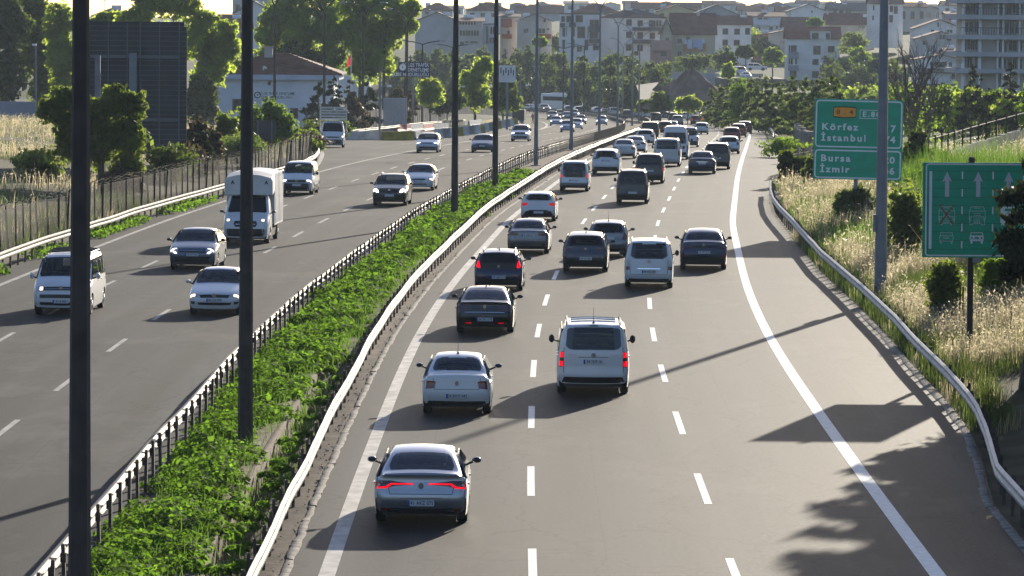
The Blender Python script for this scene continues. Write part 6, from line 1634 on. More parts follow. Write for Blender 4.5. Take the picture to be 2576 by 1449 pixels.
for i, (u, w, hh, c) in enumerate(((1895, 60, 70, 'w'), (1960, 80, 140, 'w'), (2045, 70, 120, 'b'), (2115, 75, 150, 'b'), (2165, 40, 60, 'w'))):
    p = at(1408.7 + u * .16666, 595 * .16666, 1030 - 1.35)
    b = MB(); b.box((0, 0, -hh * .16666 * k3 / 2), (w * .16666 * k3, .05, hh * .16666 * k3), taper=.8)
    o = b.build("laundry", mat("washing_cloth", (.62, .64, .70) if c == 'w' else (.42, .48, .66), .9), None, loc=p)
    tag(o, ["short pale towel at the near end of the washing line", "wide white sheet on the washing line", "pale blue cloth in the middle of the washing line", "long blue cloth on the washing line", "small white cloth at the far end of the washing line"][i], "laundry", "washing on the balcony line")
house("small gable-fronted cream wing beside the huge brown roof", 1027.0, z2((1530, 520, 1690, 700)), ('gy', 50), 'cream', 'brown', [z2((1590, 560, 1650, 640, 'w'))], depth=10)
house("pink house with a rounded balcony below the cream wing", 1023.0, z2((1380, 700, 1680, 1090)), ('flat', 112), 'pink', 'dark', [z2((1520, 780, 1610, 850)), z2((1500, 930, 1560, 1050))], [z2((1375, 610, 1685, 755, 'pink')), z2((1480, 860, 1620, 940, 'pink'))], depth=9)
house("plain white house with four square windows right of the cream house", 1085.0, z3((-70, 375, 470, 760)), ('gx', 40), 'white', 'brown', [z3(q) for q in ((40, 435, 125, 525), (215, 435, 300, 525), (380, 425, 450, 525), (40, 600, 120, 690), (210, 605, 300, 690))], depth=11)
h5 = house("white four-storey house with a red roof dormer and unglazed dark windows", 1015.0, z3((1020, 590, 1800, 1290)), ('gx', 68), 'white', 'red',
      [z3(q) for q in ((1410, 695, 1520, 828), (1630, 695, 1732, 792), (1398, 893, 1492, 986), (1625, 888, 1722, 984), (1393, 1075, 1497, 1178), (1622, 1080, 1722, 1178), (1040, 690, 1060, 790), (1070, 690, 1160, 790), (1040, 890, 1060, 980), (1070, 890, 1100, 980), (1140, 890, 1165, 980), (1060, 1070, 1160, 1180))],
      [z3(q) for q in ((1035, 790, 1182, 880, 'greyblue'), (1035, 990, 1182, 1065, 'greyblue'))], depth=10)
dk = 1015 / FOC
b = MB(); dx = (1811.2 + 1515 * .16666 - (1811.2 + 1020 * .16666)) * dk; b.box((dx, .9, (1290 - 535) * .16666 * dk), (50 * dk, 3.0, 21 * dk)); b.build("dormer", WL['white'], h5)
b = MB(); b.box((dx, .6, (1290 - 462) * .16666 * dk), (55 * dk, 3.4, .25)); b.build("dormer_roof", RF['red'], h5)
for q in ((1385, 500, 1485, 592), (1592, 503, 1655, 596)):
    q = z3(q); win(h5, ((q[0] + q[2]) / 2 - 1981.2) * dk, -.64, (z3((0, 1290, 0, 0))[1] - (q[1] + q[3]) / 2) * dk, (q[2] - q[0]) * dk, (q[3] - q[1]) * dk)
house("beige gable-sided house behind the light green tree", 1105.0, z3((735, 520, 1060, 860)), ('mono', 73), 'beige', 'brown', [], depth=12)
house("pinkish beige annexe with a sloping brown roof", 1107.0, z3((535, 540, 735, 740)), ('mono', 84), 'pink', 'brown', [z3((670, 560, 690, 640)), z3((710, 560, 730, 640))], depth=10)
# --- second row
house("house with an orange upper storey and pale blue lower wall", 1190, z3((440, 255, 970, 520)), ('gx', 32), 'blue', 'brown', [z3((570, 265, 640, 310, 'w')), z3((660, 265, 720, 310, 'w')), z3((580, 410, 610, 450)), z3((740, 400, 800, 460, 'w')), z3((850, 390, 870, 440))], [z3((455, 300, 960, 380, 'blue'))], depth=12)
house("low house with a plain brown roof above the white four-storey house", 1160, z3((970, 420, 1410, 560)), ('gx', 44), 'beige', 'brown', [], depth=12)
house("white gable-fronted house high in the middle of the town", 1300, z3((1030, 180, 1630, 300)), ('gy', 11), 'white', 'grey', [z3((1375, 165, 1400, 195))], depth=14)
house("long house with a broad brown roof and pale wall behind the trees", 1180, z3((1620, 375, 2330, 500)), ('gx', 34), 'beige', 'brown', [z3((2070, 390, 2200, 440, 'w'))], depth=14, chim=(2085,))
house("grey-green roofed villa with an arched dormer", 1400, z3((1640, 160, 2220, 240)), ('gx', 8), 'beige', 'grey', [z3((1700, 140, 1760, 200)), z3((1800, 140, 1860, 200)), z3((1900, 130, 1980, 200))], depth=12, chim=(2104,))
house("tall narrow white house partly behind the thick grey pole", 1150, z4((260, 60, 745, 380)), ('gx', -6), 'white', 'brown', [z4(q) for q in ((300, 85, 318, 160), (290, 240, 310, 310), (550, 90, 600, 180), (615, 95, 670, 210), (545, 230, 600, 340))], depth=11)
house("white gable-fronted house behind the bare tree", 1135.0, z4((920, 440, 1670, 640)), ('gy', 49), 'white', 'brown', [z4((1265, 345, 1292, 408)), z4((1175, 455, 1220, 500)), z4((1570, 445, 1592, 490)), z4((1400, 450, 1500, 500, 'w'))], depth=12)
house("greyish house with a wide low gable and a red shutter", 1075.0, z4((960, 590, 1672, 860)), ('gy', 79), 'grey', 'brown', [z4((1290, 515, 1390, 605, 'w')), z4((1405, 520, 1480, 615)), z4((1050, 620, 1090, 680))], depth=12)
house("white villa with a dark balcony band low beside the apartment tower", 1005.0, z4((950, 905, 1670, 1260)), ('gy', 138), 'white', 'brown', [z4(q) for q in ((1165, 935, 1200, 1030), (1235, 935, 1410, 1020), (1440, 945, 1490, 1030), (1070, 1110, 1180, 1200), (1490, 1120, 1580, 1200))], [z4((1040, 1035, 1660, 1095))], depth=12)
house("brown roofed cream house peeping over the white villa", 1055.0, z4((1390, 790, 1672, 900)), ('gx', 122), 'cream', 'brown', [], depth=10)
# --- left of centre
house("big grey gable wall of a long building beyond the dark trees", 1075.0, z1((230, 330, 890, 720)), ('gy', 31), 'grey', 'dark', [], depth=20)
house("beige building with ribbon windows joined to the grey gable wall", 1071.0, z1((890, 330, 1245, 720)), ('gx', 46), 'beige', 'brown',
      [z1((905 + i * 42, 462, 940 + i * 42, 542)) for i in range(7)] + [z1((900 + i * 42, 332, 930 + i * 42, 375)) for i in range(6)] + [z1((905, 625, 970, 690, 'w')), z1((980, 625, 1040, 650)), z1((1060, 625, 1180, 655))], depth=12)
house("narrow pale blue house with tall windows", 1077.0, z1((1252, 370, 1440, 700)), ('flat', 54), 'blue', 'grey', [z1((1300, 395, 1335, 660)), z1((1365, 410, 1392, 515)), z1((1400, 405, 1432, 515)), z1((1355, 570, 1390, 650)), z1((1400, 565, 1432, 650))], depth=10)
house("beige house with red brick balconies and a dark hipped roof", 1079.0, z1((1515, 260, 1790, 700)), ('gx', 36), 'beige', 'dark', [z1((1600, 350, 1640, 420)), z1((1620, 460, 1660, 540))], [z1((1530, 290, 1690, 400, 'red')), z1((1540, 515, 1690, 575, 'red'))], depth=11)
house("beige gable house with a red enclosed balcony", 1065.0, z1((1770, 330, 2290, 720)), ('gy', 36), 'beige', 'brown', [z1((1860, 430, 1945, 505, 'w')), z1((2165, 290, 2200, 340)), z1((2085, 425, 2200, 510, 'w')), z1((2210, 425, 2255, 460, 'w')), z1((2080, 620, 2160, 680))], [z1((2070, 515, 2280, 575, 'red'))], depth=11)
# --- skyline rows
SK = [(1061, 26, 1139, 40, 8, 'hip', 'grey', 'brown', 1350, "low brown hip roof on the skyline left of the third pole"), (1175, 27, 1281, 50, 6, 'hip', 'white', 'brown', 1300, "big brown hip roof with white walls on the skyline"),
    (1296, 34, 1416, 44, 14, 'gx', 'grey', 'brown', 1500, "long dark roof on the skyline behind the brick balconies"), (1420, 10, 1478, 30, 3, 'gx', 'white', 'grey', 1700, "small white house on the skyline above the stepped flats"),
    (1442, 31, 1558, 44, 10, 'hip', 'cream', 'brown', 1250, "brown hip-roofed house directly behind the stepped flats"), (1592, 21, 1762, 34, 6, 'gx', 'grey', 'brown', 1600, "very long brown roof on the skyline above the white block"),
    (1652, 31, 1756, 44, 12, 'gy', 'yellow', 'brown', 1250, "pale yellow gable behind the cream house roof"), (1742, 38, 1858, 50, 13, 'gy', 'greyblue', 'grey', 1220, "grey-blue gable wall behind the cream house roof"),
    (1770, 12, 1850, 22, 2, 'gx', 'grey', 'brown', 1750, "brown roof on the skyline above the grey-blue gable"), (1858, 26, 1930, 36, 14, 'gx', 'beige', 'brown', 1500, "brown roofed house below the water tower palm"),
    (1955, 30, 2030, 44, 17, 'gx', 'beige', 'brown', 1450, "wide brown roof left of the white high gable"), (1930, 16, 1985, 26, 5, 'hip', 'grey', 'grey', 1900, "hazy grey hip roof on the far skyline"),
    (2005, 10, 2060, 24, 0, 'gx', 'grey', 'grey', 2000, "hazy grey roof on the far skyline above the white gable"), (2120, 4, 2180, 16, -4, 'gx', 'grey', 'grey', 1900, "hazy roof on the far skyline above the villa"),
    (2262, 18, 2330, 60, 6, 'gx', 'beige', 'brown', 1350, "beige house behind the top of the bare tree"), (2300, 26, 2372, 50, 14, 'gy', 'beige', 'grey', 1450, "beige gable behind the bare tree crown"),
    (2372, 14, 2440, 42, 2, 'gx', 'white', 'brown', 1400, "white house with brown roof beside the apartment tower"), (2380, 36, 2425, 56, 30, 'gx', 'pink', 'brown', 1300, "low pinkish house beside the apartment tower"),
    (590, 34, 690, 70, 4, 'gy', 'white', 'grey', 900, "white gable house behind the second dark pole"), (585, -4, 690, 60, -30, 'flat', 'grey', 'grey', 1000, "tall pale block behind the second dark pole"), (548, 72, 622, 110, 38, 'gx', 'beige', 'brown', 820, "brown roofed house behind the poplar crowns"),
    (236, 42, 312, 70, 23, 'hip', 'beige', 'brown', 700, "brown roofed house above the huge dark sign"), (312, 48, 345, 70, 42, 'flat', 'grey', 'grey', 800, "low pale building beside the brown roof over the sign"), (840, 40, 930, 80, 10, 'gx', 'white', 'grey', 900, "pale house behind the tall poplars"),
    (1095, 20, 1165, 40, 14, 'gx', 'white', 'grey', 1700, "pale distant building beside the third dark pole"), (1330, 12, 1400, 24, 8, 'flat', 'grey', 'grey', 2100, "hazy flat blocks on the far skyline"), (2200, 12, 2260, 40, 0, 'gx', 'grey', 'grey', 1600, "grey house behind the thick grey pole")]
for x0, ye, x1, yb, yr_, kd, wl_, rm_, Z_, lb in SK:
    house(lb, Z_, (x0, ye, x1, yb), (kd, yr_), wl_, rm_, depth=12, auto=(max(2, int((x1 - x0) / 22)), 1) if yb - ye > 12 else None, group="houses of the hillside town", sink=14)
rs_ = random.Random(3)
COLW = dict(white="white", grey="grey", beige="beige", greyblue="blue-grey")
LAND = [(1400, "above the stepped flats"), (1530, "above the hip-roofed house"), (1680, "above the white block"), (1830, "above the cream house"), (1960, "above the plain white house"), (2090, "above the white high gable"), (2230, "above the villa"), (2420, "above the bare tree"), (9999, "beside the apartment tower")]
for i in range(26):
    x = 1290 + i * 46 + rs_.uniform(-16, 16); wpx = rs_.uniform(26, 52); ye = rs_.uniform(8, 16)
    wl_, rm_, kd_ = rs_.choice(['white', 'grey', 'beige', 'greyblue']), rs_.choice(['brown', 'grey', 'red']), rs_.choice(['gx', 'hip', 'gy'])
    lm_ = next(t for q, t in LAND if x < q)
    house("%s hazy skyline house after the stepped flats, %s, %s" % (["first", "second", "third", "fourth", "fifth", "sixth", "seventh", "eighth", "ninth", "tenth", "eleventh", "twelfth", "thirteenth", "fourteenth", "fifteenth", "sixteenth", "seventeenth", "eighteenth", "nineteenth", "twentieth", "twenty-first", "twenty-second", "twenty-third", "twenty-fourth", "twenty-fifth", "last"][i], COLW[wl_], lm_),
          rs_.uniform(1800, 2500), (x, ye, x + wpx, ye + 12), (kd_, ye - rs_.uniform(4, 8)), wl_, rm_, depth=12, group="hazy skyline houses", sink=25)

# --- apartment tower at the edge
Z_ = 540.0; k = Z_ / FOC
a = at(2425, -30, Z_); c = at(2620, 232, Z_)
ap = thing("apartment_tower", (a.x, Z_, c.z), "beige apartment tower with curved white balconies beside the dead tree", "apartment building")
H_ = a.z - c.z; W_ = c.x - a.x
b = MB(); b.box((W_ / 2, 8, H_ / 2 - 4), (W_ - 1.2, 14, H_ + 8)); b.build("wall", WL['beige'], ap)
zz = lambda y: (232 - y) * k
for y in (4, 45, 95, 138, 180):
    b = MB(); b.prism([(-.9, zz(y) - .28), (W_ + 1, zz(y) - .28), (W_ + 1, zz(y) + .28), (-.9, zz(y) + .28)], -.9, 14); b.build("floor_slab", WL['grey'], ap)
U = lambda u: (2146.6 + u * .16666 - 2425) * k
for (u0, v0, u1, v1) in ((1690, 80, 1780, 245), (1785, 75, 1870, 245), (1875, 90, 1915, 245), (2320, 60, 2405, 235), (2420, 45, 2520, 225), (2530, 60, 2576, 225), (1700, 330, 1760, 515), (1765, 330, 1830, 515), (1850, 330, 1915, 515), (2300, 330, 2370, 525), (2375, 320, 2450, 525), (2460, 330, 2530, 525),
                         (1705, 600, 1735, 790), (1745, 600, 1785, 775), (1790, 605, 1860, 780), (1865, 600, 1900, 780), (2200, 600, 2240, 1060), (2285, 600, 2340, 810), (2360, 600, 2505, 785), (2530, 610, 2576, 790), (1705, 860, 1735, 1040), (1740, 860, 1830, 1050), (1865, 860, 1890, 1050), (2290, 880, 2340, 1060), (2355, 880, 2425, 1060), (2430, 880, 2500, 1060), (2530, 880, 2576, 1060)):
    y0, y1 = v0 * .16666, v1 * .16666
    win(ap, (U(u0) + U(u1)) / 2, .93, (zz(y0) + zz(y1)) / 2, U(u1) - U(u0), zz(y0) - zz(y1), 'w')
for u0, u1 in ((1900, 1945), (1660, 1695), (2180, 2205), (2255, 2285), (2505, 2530)):
    b = MB(); b.box(((U(u0) + U(u1)) / 2, .5, H_ / 2 - 2), (U(u1) - U(u0), 1.2, H_ + 3.6)); b.build("pilaster", WL['white'], ap)
for y in (45, 95):
    b = MB()
    for t in np.linspace(0, 1, 30): b.box((t * W_, -.8, zz(y) + .7), (.05, .05, .9))
    b.box((W_ / 2, -.8, zz(y) + 1.15), (W_ + .8, .07, .07)); b.build("balcony_railing", RAIL, ap)

# --- traffic police building
Z_ = 528.0; k = Z_ / FOC
a = at(541, 187, Z_); c = at(846, 300, Z_)
pb_ = thing("police_building", (a.x, Z_, c.z), "white single-storey police building with hipped brown tile roof behind the bushes", "building")
W_, H_ = c.x - a.x, a.z - c.z
D_ = 13.0
b = MB(); b.box((W_ / 2, D_ / 2, H_ / 2 - 1.5), (W_ - .8, D_, H_ + 3)); b.build("wall", mat("whitewash", (.70, .74, .80), .85, var=.08, vscale=.5, spec=.15), pb_)
b = MB(); b.box((W_ / 2, D_ / 2, H_ - .28), (W_ + .7, D_ + 1.5, .62)); b.build("fascia", WL['blue'], pb_)
rm = roof_mesh('hip', W_, D_, (187 - 137) * k, .7, RF['brown'], WL['white']); ro = link("roof", rm, pb_, (0, 0, H_ + .2))
n_r = 11                                             # tile courses
for i in range(1, n_r):
    t = i / n_r; y_ = -.7 + t * (D_ / 2 + .7); zc_ = t * (187 - 137) * k; r_ = min(D_ / 2, W_ * .42) * t
    b = MB(); b.box((W_ / 2, y_, zc_ + .03), (W_ + 1.4 - 2 * (r_ + .7 * t), .16, .09)); b.build("tile_course", RF['brown'], ro)
b = MB(); b.box((W_ * .42, D_ * .4, 2.2), (1.0, .8, 1.6)); b.box((W_ * .42, D_ * .4, 3.1), (1.5, 1.1, .12)); b.build("chimney", WL['beige'], ro)
dm = at(666, 174, Z_); b = MB(); b.add([(.42 * math.cos(t), 0, .42 * math.sin(t)) for t in np.linspace(0, 6.28, 15)[:-1]] + [(0, .12, 0)], [(i, (i + 1) % 14, 14) for i in range(14)])
o = b.build("satellite_dish", MT['sign_white'], pb_, loc=(dm.x - a.x, .6, dm.z - c.z)); o.rotation_euler = (rad(-15), 0, rad(50))
S = Sign(pb_, k, 541, 187, W_, H_)
b = MB(); q0, q1 = S.xz(640, 228), S.xz(735, 249); b.box(((q0[0] + q1[0]) / 2, -.03, (q0[1] + q1[1]) / 2), (q1[0] - q0[0], .05, q0[1] - q1[1])); bo = b.build("banner", MT['sign_white'], pb_)
for t, v in (("BÖLGE TRAFİK DENETLEME", 234), ("ŞUBE MÜDÜRLÜĞÜ", 243.5)):
    x, z_ = S.xz(696, v); o = link("lettering", text_mesh(t, .47, MT['sign_blue'], 1.0, .006, .74 if len(t) > 20 else .9), bo, (x, -.06, z_)); o.rotation_euler = R_BACK
cx_, cz_ = S.xz(648, 238)
b = MB(); ts = np.linspace(0, 2 * math.pi, 19)[:-1]; b.add([(cx_ + .42 * math.cos(t), -.062, cz_ + .42 * math.sin(t)) for t in ts] + [(cx_ + .29 * math.cos(t), -.062, cz_ + .29 * math.sin(t)) for t in ts], [(i, (i + 1) % 18, (i + 1) % 18 + 18, i + 18) for i in range(18)])
b.add([(cx_ + .10 * math.cos(t), -.062, cz_ + .10 * math.sin(t)) for t in ts], [tuple(range(18))]); b.build("emblem", MT['sign_blue'], bo)
for q in ((730, 270, 750, 296, 'd'), (674, 203, 681, 213, 'd'), (585, 248, 622, 278, 'd')):
    x0, z0 = S.xz(q[0], q[1]); x1, z1 = S.xz(q[2], q[3]); win(pb_, (x0 + x1) / 2, -.04, (z0 + z1) / 2, x1 - x0, z0 - z1, q[4])
# ================================================================ vegetation
def unit(n):
    v = RNG.normal(size=(n, 3)); return v / np.linalg.norm(v, axis=1)[:, None]
def leaf_quads(C, size, up=0.35, asp=0.6, N=None, jit=.35):
    """leaf-shaped quads at C"""
    n = len(C)
    nn = unit(n) if N is None else N + RNG.normal(0, .55, (n, 3)); nn[:, 2] += up
    nn /= np.linalg.norm(nn, axis=1)[:, None]
    t = np.cross(nn, unit(n)); t /= (np.linalg.norm(t, axis=1)[:, None] + 1e-9); b = np.cross(nn, t)
    s = (size * np.exp(RNG.normal(0, jit, n)))[:, None]
    V = np.stack([C - t * s, C + b * s * asp - t * s * .1, C + t * s, C - b * s * asp + t * s * .1], 1).reshape(-1, 3)
    Q = np.arange(4 * n).reshape(n, 4)
    return V, Q
def crown_points(lobes, n, clump=.30, hollow=.55):
    """leaf points over ellipsoid lobes (cx, cy, cz, rx, ry, rz): half in twig clumps, half loose through the crown"""
    L_ = np.array(lobes, float); vol = L_[:, 3] * L_[:, 4] + L_[:, 3] * L_[:, 5]; pr = vol / vol.sum()
    m = max(8, int(n / 24)); li = RNG.choice(len(L_), m, p=pr)
    r = RNG.uniform(hollow, 1.04, m)[:, None]; d = unit(m); d[:, 2] = np.where(d[:, 2] < -.6, -d[:, 2], d[:, 2])
    cc = L_[li, :3] + d * L_[li, 3:] * r
    cr = (L_[li, 3:].mean(1) * np.exp(RNG.normal(0, .45, m)) * clump * .55)
    nc = int(n * .62); wt = cr ** 2; wt /= wt.sum(); ci = RNG.choice(m, nc, p=wt)
    off = unit(nc) * (RNG.uniform(0, 1, nc) ** .5)[:, None] * cr[ci][:, None] * np.array([1.2, 1.2, .8])
    P1 = cc[ci] + off; N1 = off / (np.linalg.norm(off, axis=1)[:, None] + 1e-9)
    k = n - nc; li2 = RNG.choice(len(L_), k, p=pr); d2 = unit(k); rr2 = (RNG.uniform(.12, 1.08, k) ** .6)[:, None]
    wob = 1 + .16 * np.sin(d2[:, :1] * 7 + li2[:, None]) + .12 * np.sin(d2[:, 2:] * 9 + li2[:, None] * 2)
    P2 = L_[li2, :3] + d2 * L_[li2, 3:] * rr2 * wob
    return np.vstack([P1, P2]), np.vstack([N1, unit(k)])
def tree(base, h, lobes, n, size, m, label, group, trunk_r=None, name="tree", cat="tree", trunk_top=.75, clump=.30, hollow=.5, lean=0.0, nl=5, up=.35):
    """tapered trunk with limbs, crown of leaf faces in clumps; lobes relative to the base in metres"""
    g = thing(name, base, label, cat, group)
    tr = trunk_r or h * .018
    b = MB()
    top = Vector((lean * h * .3, 0, h * trunk_top))
    b.tube([(0, 0, -.5), (lean * h * .06, 0, h * .2), (lean * h * .16, .0, h * .5), top], [tr * 1.25, tr, tr * .7, tr * .25], 7)
    ls = sorted(lobes, key=lambda q: -q[3])[:nl]
    for q in ls:
        z0 = max(h * .18, min(q[2] - q[5] * .6, h * .55)); s = Vector((lean * z0 * .3, 0, z0)); e = Vector((q[0], q[1], q[2]))
        mid = s.lerp(e, .5) + Vector((0, 0, -.08 * h * random.random()))
        b.tube([s, mid, e], [tr * .5, tr * .32, tr * .12], 5)
        for _ in range(3):
            d = Vector((random.gauss(0, 1), random.gauss(0, 1), random.gauss(.3, .6))).normalized()
            b.tube([mid.lerp(e, random.random()), e + Vector((d.x * q[3], d.y * q[4], d.z * q[5])) * .8], [tr * .16, tr * .05], 4)
    b.build("trunk", MT['bark'], g)
    C, Nn = crown_points(lobes, n, clump, hollow)
    V, Q = leaf_quads(C, size, N=Nn, up=up)
    link("crown", mesh_np("crown", V, Q, m), g)
    return g
def conifer(base, h, r, n, size, m, label, group, name="conifer", lod=1, ragged=.25):
    g = thing(name, base, label, "tree", group)
    b = MB(); b.tube([(0, 0, -.4), (0, 0, h * .5), (0, 0, h)], [h * .016, h * .010, .02], 6); b.build("trunk", MT['bark'], g)
    nb = max(14, int(h * 5.5)); lay = RNG.uniform(.06, 1, nb) ** .85; az = RNG.uniform(0, 2 * math.pi, nb)
    rl = r * (1.02 - lay) ** .8 * RNG.uniform(1 - ragged, 1 + ragged, nb) + .08
    k = RNG.choice(nb, n, p=(rl ** 1.3) / (rl ** 1.3).sum()); t = RNG.uniform(.12, 1, n) ** .7
    x = np.cos(az[k]) * rl[k] * t; y = np.sin(az[k]) * rl[k] * t; z = h * lay[k] - .22 * rl[k] * t ** 2 + .10 * rl[k] * np.clip(t - .7, 0, 1)
    sp_ = .16 * rl[k] * (1 - .45 * t)
    C = np.stack([x, y, z], 1) + RNG.normal(0, 1, (n, 3)) * sp_[:, None] * np.array([1, 1, .55])
    V, Q = leaf_quads(C, size, up=.5, asp=.38)
    link("crown", mesh_np("crown", V, Q, m), g)
    return g
def ground_at(px, py, Y):
    p = at(px, py, Y); return Vector((p.x, Y, float(terrain(p.x, Y))))
def px_tree(boxes, Z, base_px, n, size, m, label, group, **kw):
    """boxes = crown lobes as survey rectangles (x0, y0, x1, y1)"""
    g0 = ground_at(base_px, 300, Z)
    lobes = []
    for (x0, y0, x1, y1) in boxes:
        a, c = at(x0, y0, Z), at(x1, y1, Z)
        rx, rz = (c.x - a.x) / 2, (a.z - c.z) / 2
        lobes.append(((a.x + c.x) / 2 - g0.x, random.uniform(-.3, .3) * rx, (a.z + c.z) / 2 - g0.z, rx, rx * .6, rz))
    if kw.get('name') == 'bush':                            # bushes are leafy down to the ground
        lobes = [(q[0], q[1], (q[2] + q[5]) / 2, q[3], q[4], (q[2] + q[5]) / 2 + .05) if q[2] - q[5] > .05 else q for q in lobes]
    h = max(q[2] + q[5] for q in lobes)
    return tree(g0, h, lobes, n, size, m, label, group, **kw)
GT = "trees on the near bank of the oncoming lanes"
px_tree([(-40, -10, 70, 150), (-30, 120, 60, 270)], 512, 20, 7500, .27, LF['dark'], "dark tall tree at the edge of the view behind the dry field", GT, trunk_r=.25)
px_tree([(40, -30, 130, 90), (50, 60, 150, 200), (70, 160, 140, 280)], 520, 95, 9000, .26, LF['oak'], "large dark tree behind the thin lamp post, lit along its top", GT, trunk_r=.28)
px_tree([(110, 10, 190, 120), (120, 90, 195, 220), (130, 180, 200, 275)], 505, 160, 7500, .24, LF['poplar'], "bright-edged tree just beside the nearest dark pole", GT, trunk_r=.22)
px_tree([(95, 240, 175, 320), (130, 215, 200, 300), (180, 240, 260, 340), (240, 215, 330, 320), (300, 230, 375, 300), (260, 290, 370, 400), (200, 330, 280, 430), (130, 320, 200, 420), (280, 380, 360, 455), (200, 300, 300, 400), (140, 280, 230, 350)], 236, 255, 17000, .125, LF['oak'],
        "low spreading tree in the dry field in front of the huge sign back", GT, trunk_r=.18, name="field_tree", clump=.36, hollow=.35)
px_tree([(330, -25, 420, 45), (400, -30, 500, 60), (300, 20, 380, 70)], 500, 400, 5500, .24, LF['poplar'], "poplar showing above the huge sign back", GT, trunk_r=.18)
px_tree([(455, 60, 545, 160), (500, 80, 605, 190), (470, 20, 550, 90), (480, 150, 570, 225), (540, 50, 600, 110)], 500, 533, 10000, .23, LF['poplar'], "bright poplar between the huge sign back and the police building", GT, trunk_r=.26, clump=.27)
px_tree([(240, 30, 320, 80), (215, 45, 290, 75)], 520, 270, 2600, .25, LF['poplar'], "poplar top peeping over the huge sign back near the pole", GT)
for (bx, base, nn, lb, col) in [([(640, 50, 720, 130), (660, 0, 740, 80), (640, 110, 720, 180)], 690, 8500, "poplar with dense crown above the police building chimney", 'poplar'),
        ([(700, -30, 790, 60), (715, 40, 800, 140), (700, 100, 780, 170)], 750, 9500, "tall poplar behind the police building roof", 'poplar'),
        ([(780, -30, 860, 70), (780, 40, 880, 130), (790, 110, 870, 190)], 830, 9500, "tall poplar between two brown lamp posts", 'poplar'),
        ([(850, -30, 950, 60), (860, 30, 960, 150), (870, 120, 950, 210)], 905, 10500, "broad poplar behind the red flag", 'poplar'),
        ([(930, -20, 1020, 60), (930, 40, 1010, 140), (900, 110, 985, 200)], 965, 9000, "poplar at the end of the tall row, beside the blue sign", 'poplar'),
        ([(1000, 0, 1060, 50), (990, 40, 1050, 90)], 1020, 3500, "slender poplar branch side reaching towards the grey gable wall", 'poplar'),
        ([(700, 100, 800, 160), (640, 130, 760, 200), (750, 130, 840, 180)], 740, 6000, "dark broadleaf filling the gap behind the police building roof", 'dark')]:
    px_tree(bx, 585, base, int(nn * .85), .25, LF[col], lb, GT, trunk_r=.24, clump=.28)
for (bx, Z, base, nn, sz, m, lb, nm) in [([(588, 262, 660, 330), (640, 250, 720, 330), (690, 285, 752, 355), (600, 310, 700, 360)], 348, 665, 9500, .13, 'lime', "bright green bush behind the small grey sign back", "bush"),
        ([(470, 305, 530, 370), (500, 320, 560, 390)], 272, 515, 4200, .16, 'brown', "dark brownish shrub under the huge sign back", "bush"), ([(478, 340, 532, 392)], 266, 505, 2200, .14, 'conifer', "small round pine beneath the corner of the huge sign", "bush"),
        ([(540, 290, 600, 350)], 318, 575, 2200, .15, 'oak', "green shrub at the second dark pole beside the dry grass", "bush"),
        ([(470, 190, 545, 280)], 490, 505, 4200, .29, 'dark', "dark shrub tree against the white police building end", "bush")]:
    px_tree(bx, Z, base, nn, sz, LF[m], lb, "bushes on the near bank", name=nm, cat="bush", trunk_top=.5, hollow=.3)
for (px, yt, yb, wpx, Z, m, lb) in [(800, 205, 318, 46, 495, 'conifer', "dark conifer at the police building corner"), (838, 190, 316, 56, 503, 'conifer', "spreading dark conifer behind the stake truck"), (880, 198, 312, 50, 505, 'brown', "brownish conifer below the red flag"), (925, 205, 308, 48, 513, 'conifer', "dark conifer behind the picket fence beside the camera pole"),
        (1000, 215, 302, 44, 534, 'brown', "brown conifer below the blue roadside sign"), (1030, 225, 300, 36, 550, 'brown', "small brown conifer right of the metal panel")]:
    b0 = ground_at(px, yb, Z); tp = at(px, yt, Z); conifer(b0, tp.z - b0.z, wpx * Z / FOC, 2000, .22, LF[m], lb, "conifers behind the picket fence", ragged=.4)
px_tree([(1048, 198, 1112, 255), (1055, 225, 1118, 270)], 600, 1082, 3000, .23, LF['poplar'], "round light green tree right of the blue sign", GT)
px_tree([(1158, 175, 1225, 240), (1190, 140, 1240, 200), (1165, 220, 1230, 280)], 625, 1195, 5200, .23, LF['poplar'], "pointed bright tree between the third and fourth dark poles", GT)
px_tree([(1235, 200, 1300, 260), (1240, 190, 1285, 230), (1230, 235, 1310, 285)], 645, 1265, 4200, .23, LF['oak'], "bright tree beside the fifth lamp pole and the white panel", GT)
px_tree([(1110, 240, 1170, 285), (1080, 250, 1130, 290)], 610, 1125, 2600, .23, LF['dark'], "dark low tree filling the gap behind the picket fence", GT)

# ---- wooded slope below the town
GS = "dark trees on the slope below the houses"
rt = random.Random(11)
slope = []
for i in range(62):
    u = rt.random()
    px = 985 + 700 * (i / 62.0) + rt.uniform(-14, 14)
    row = i % 3
    ytop = [128, 160, 196][row] + rt.uniform(-12, 14) + (18 if px > 1420 and row == 0 else 0)
    xw = (px - PCX) / FOC * 940; ypath = float(np.interp(xw, [-60, -38, -12, 3, 14, 21.5, 30], [945, 931, 913, 896, 874, 846, 835]))
    Z = ypath + [84, 50, 24][row] + rt.uniform(-8, 8)
    slope.append((px, ytop, Z, rt.uniform(26, 42)))
PLACE = lambda px: ("under the grey gable wall" if px < 1150 else "under the beige ribbon windows" if px < 1260 else "under the red brick balconies" if px < 1400 else "under the stepped white flats" if px < 1510 else "under the blank white wall" if px < 1600 else "under the pink house")
ROWN = ["top row", "middle row", "lowest row"]
cnt = {}
ORD = ['first', 'second', 'third', 'fourth', 'fifth', 'sixth', 'seventh', 'eighth', 'ninth', 'tenth', 'eleventh', 'twelfth', 'thirteenth', 'fourteenth', 'fifteenth', 'sixteenth', 'seventeenth', 'eighteenth', 'nineteenth', 'twentieth']
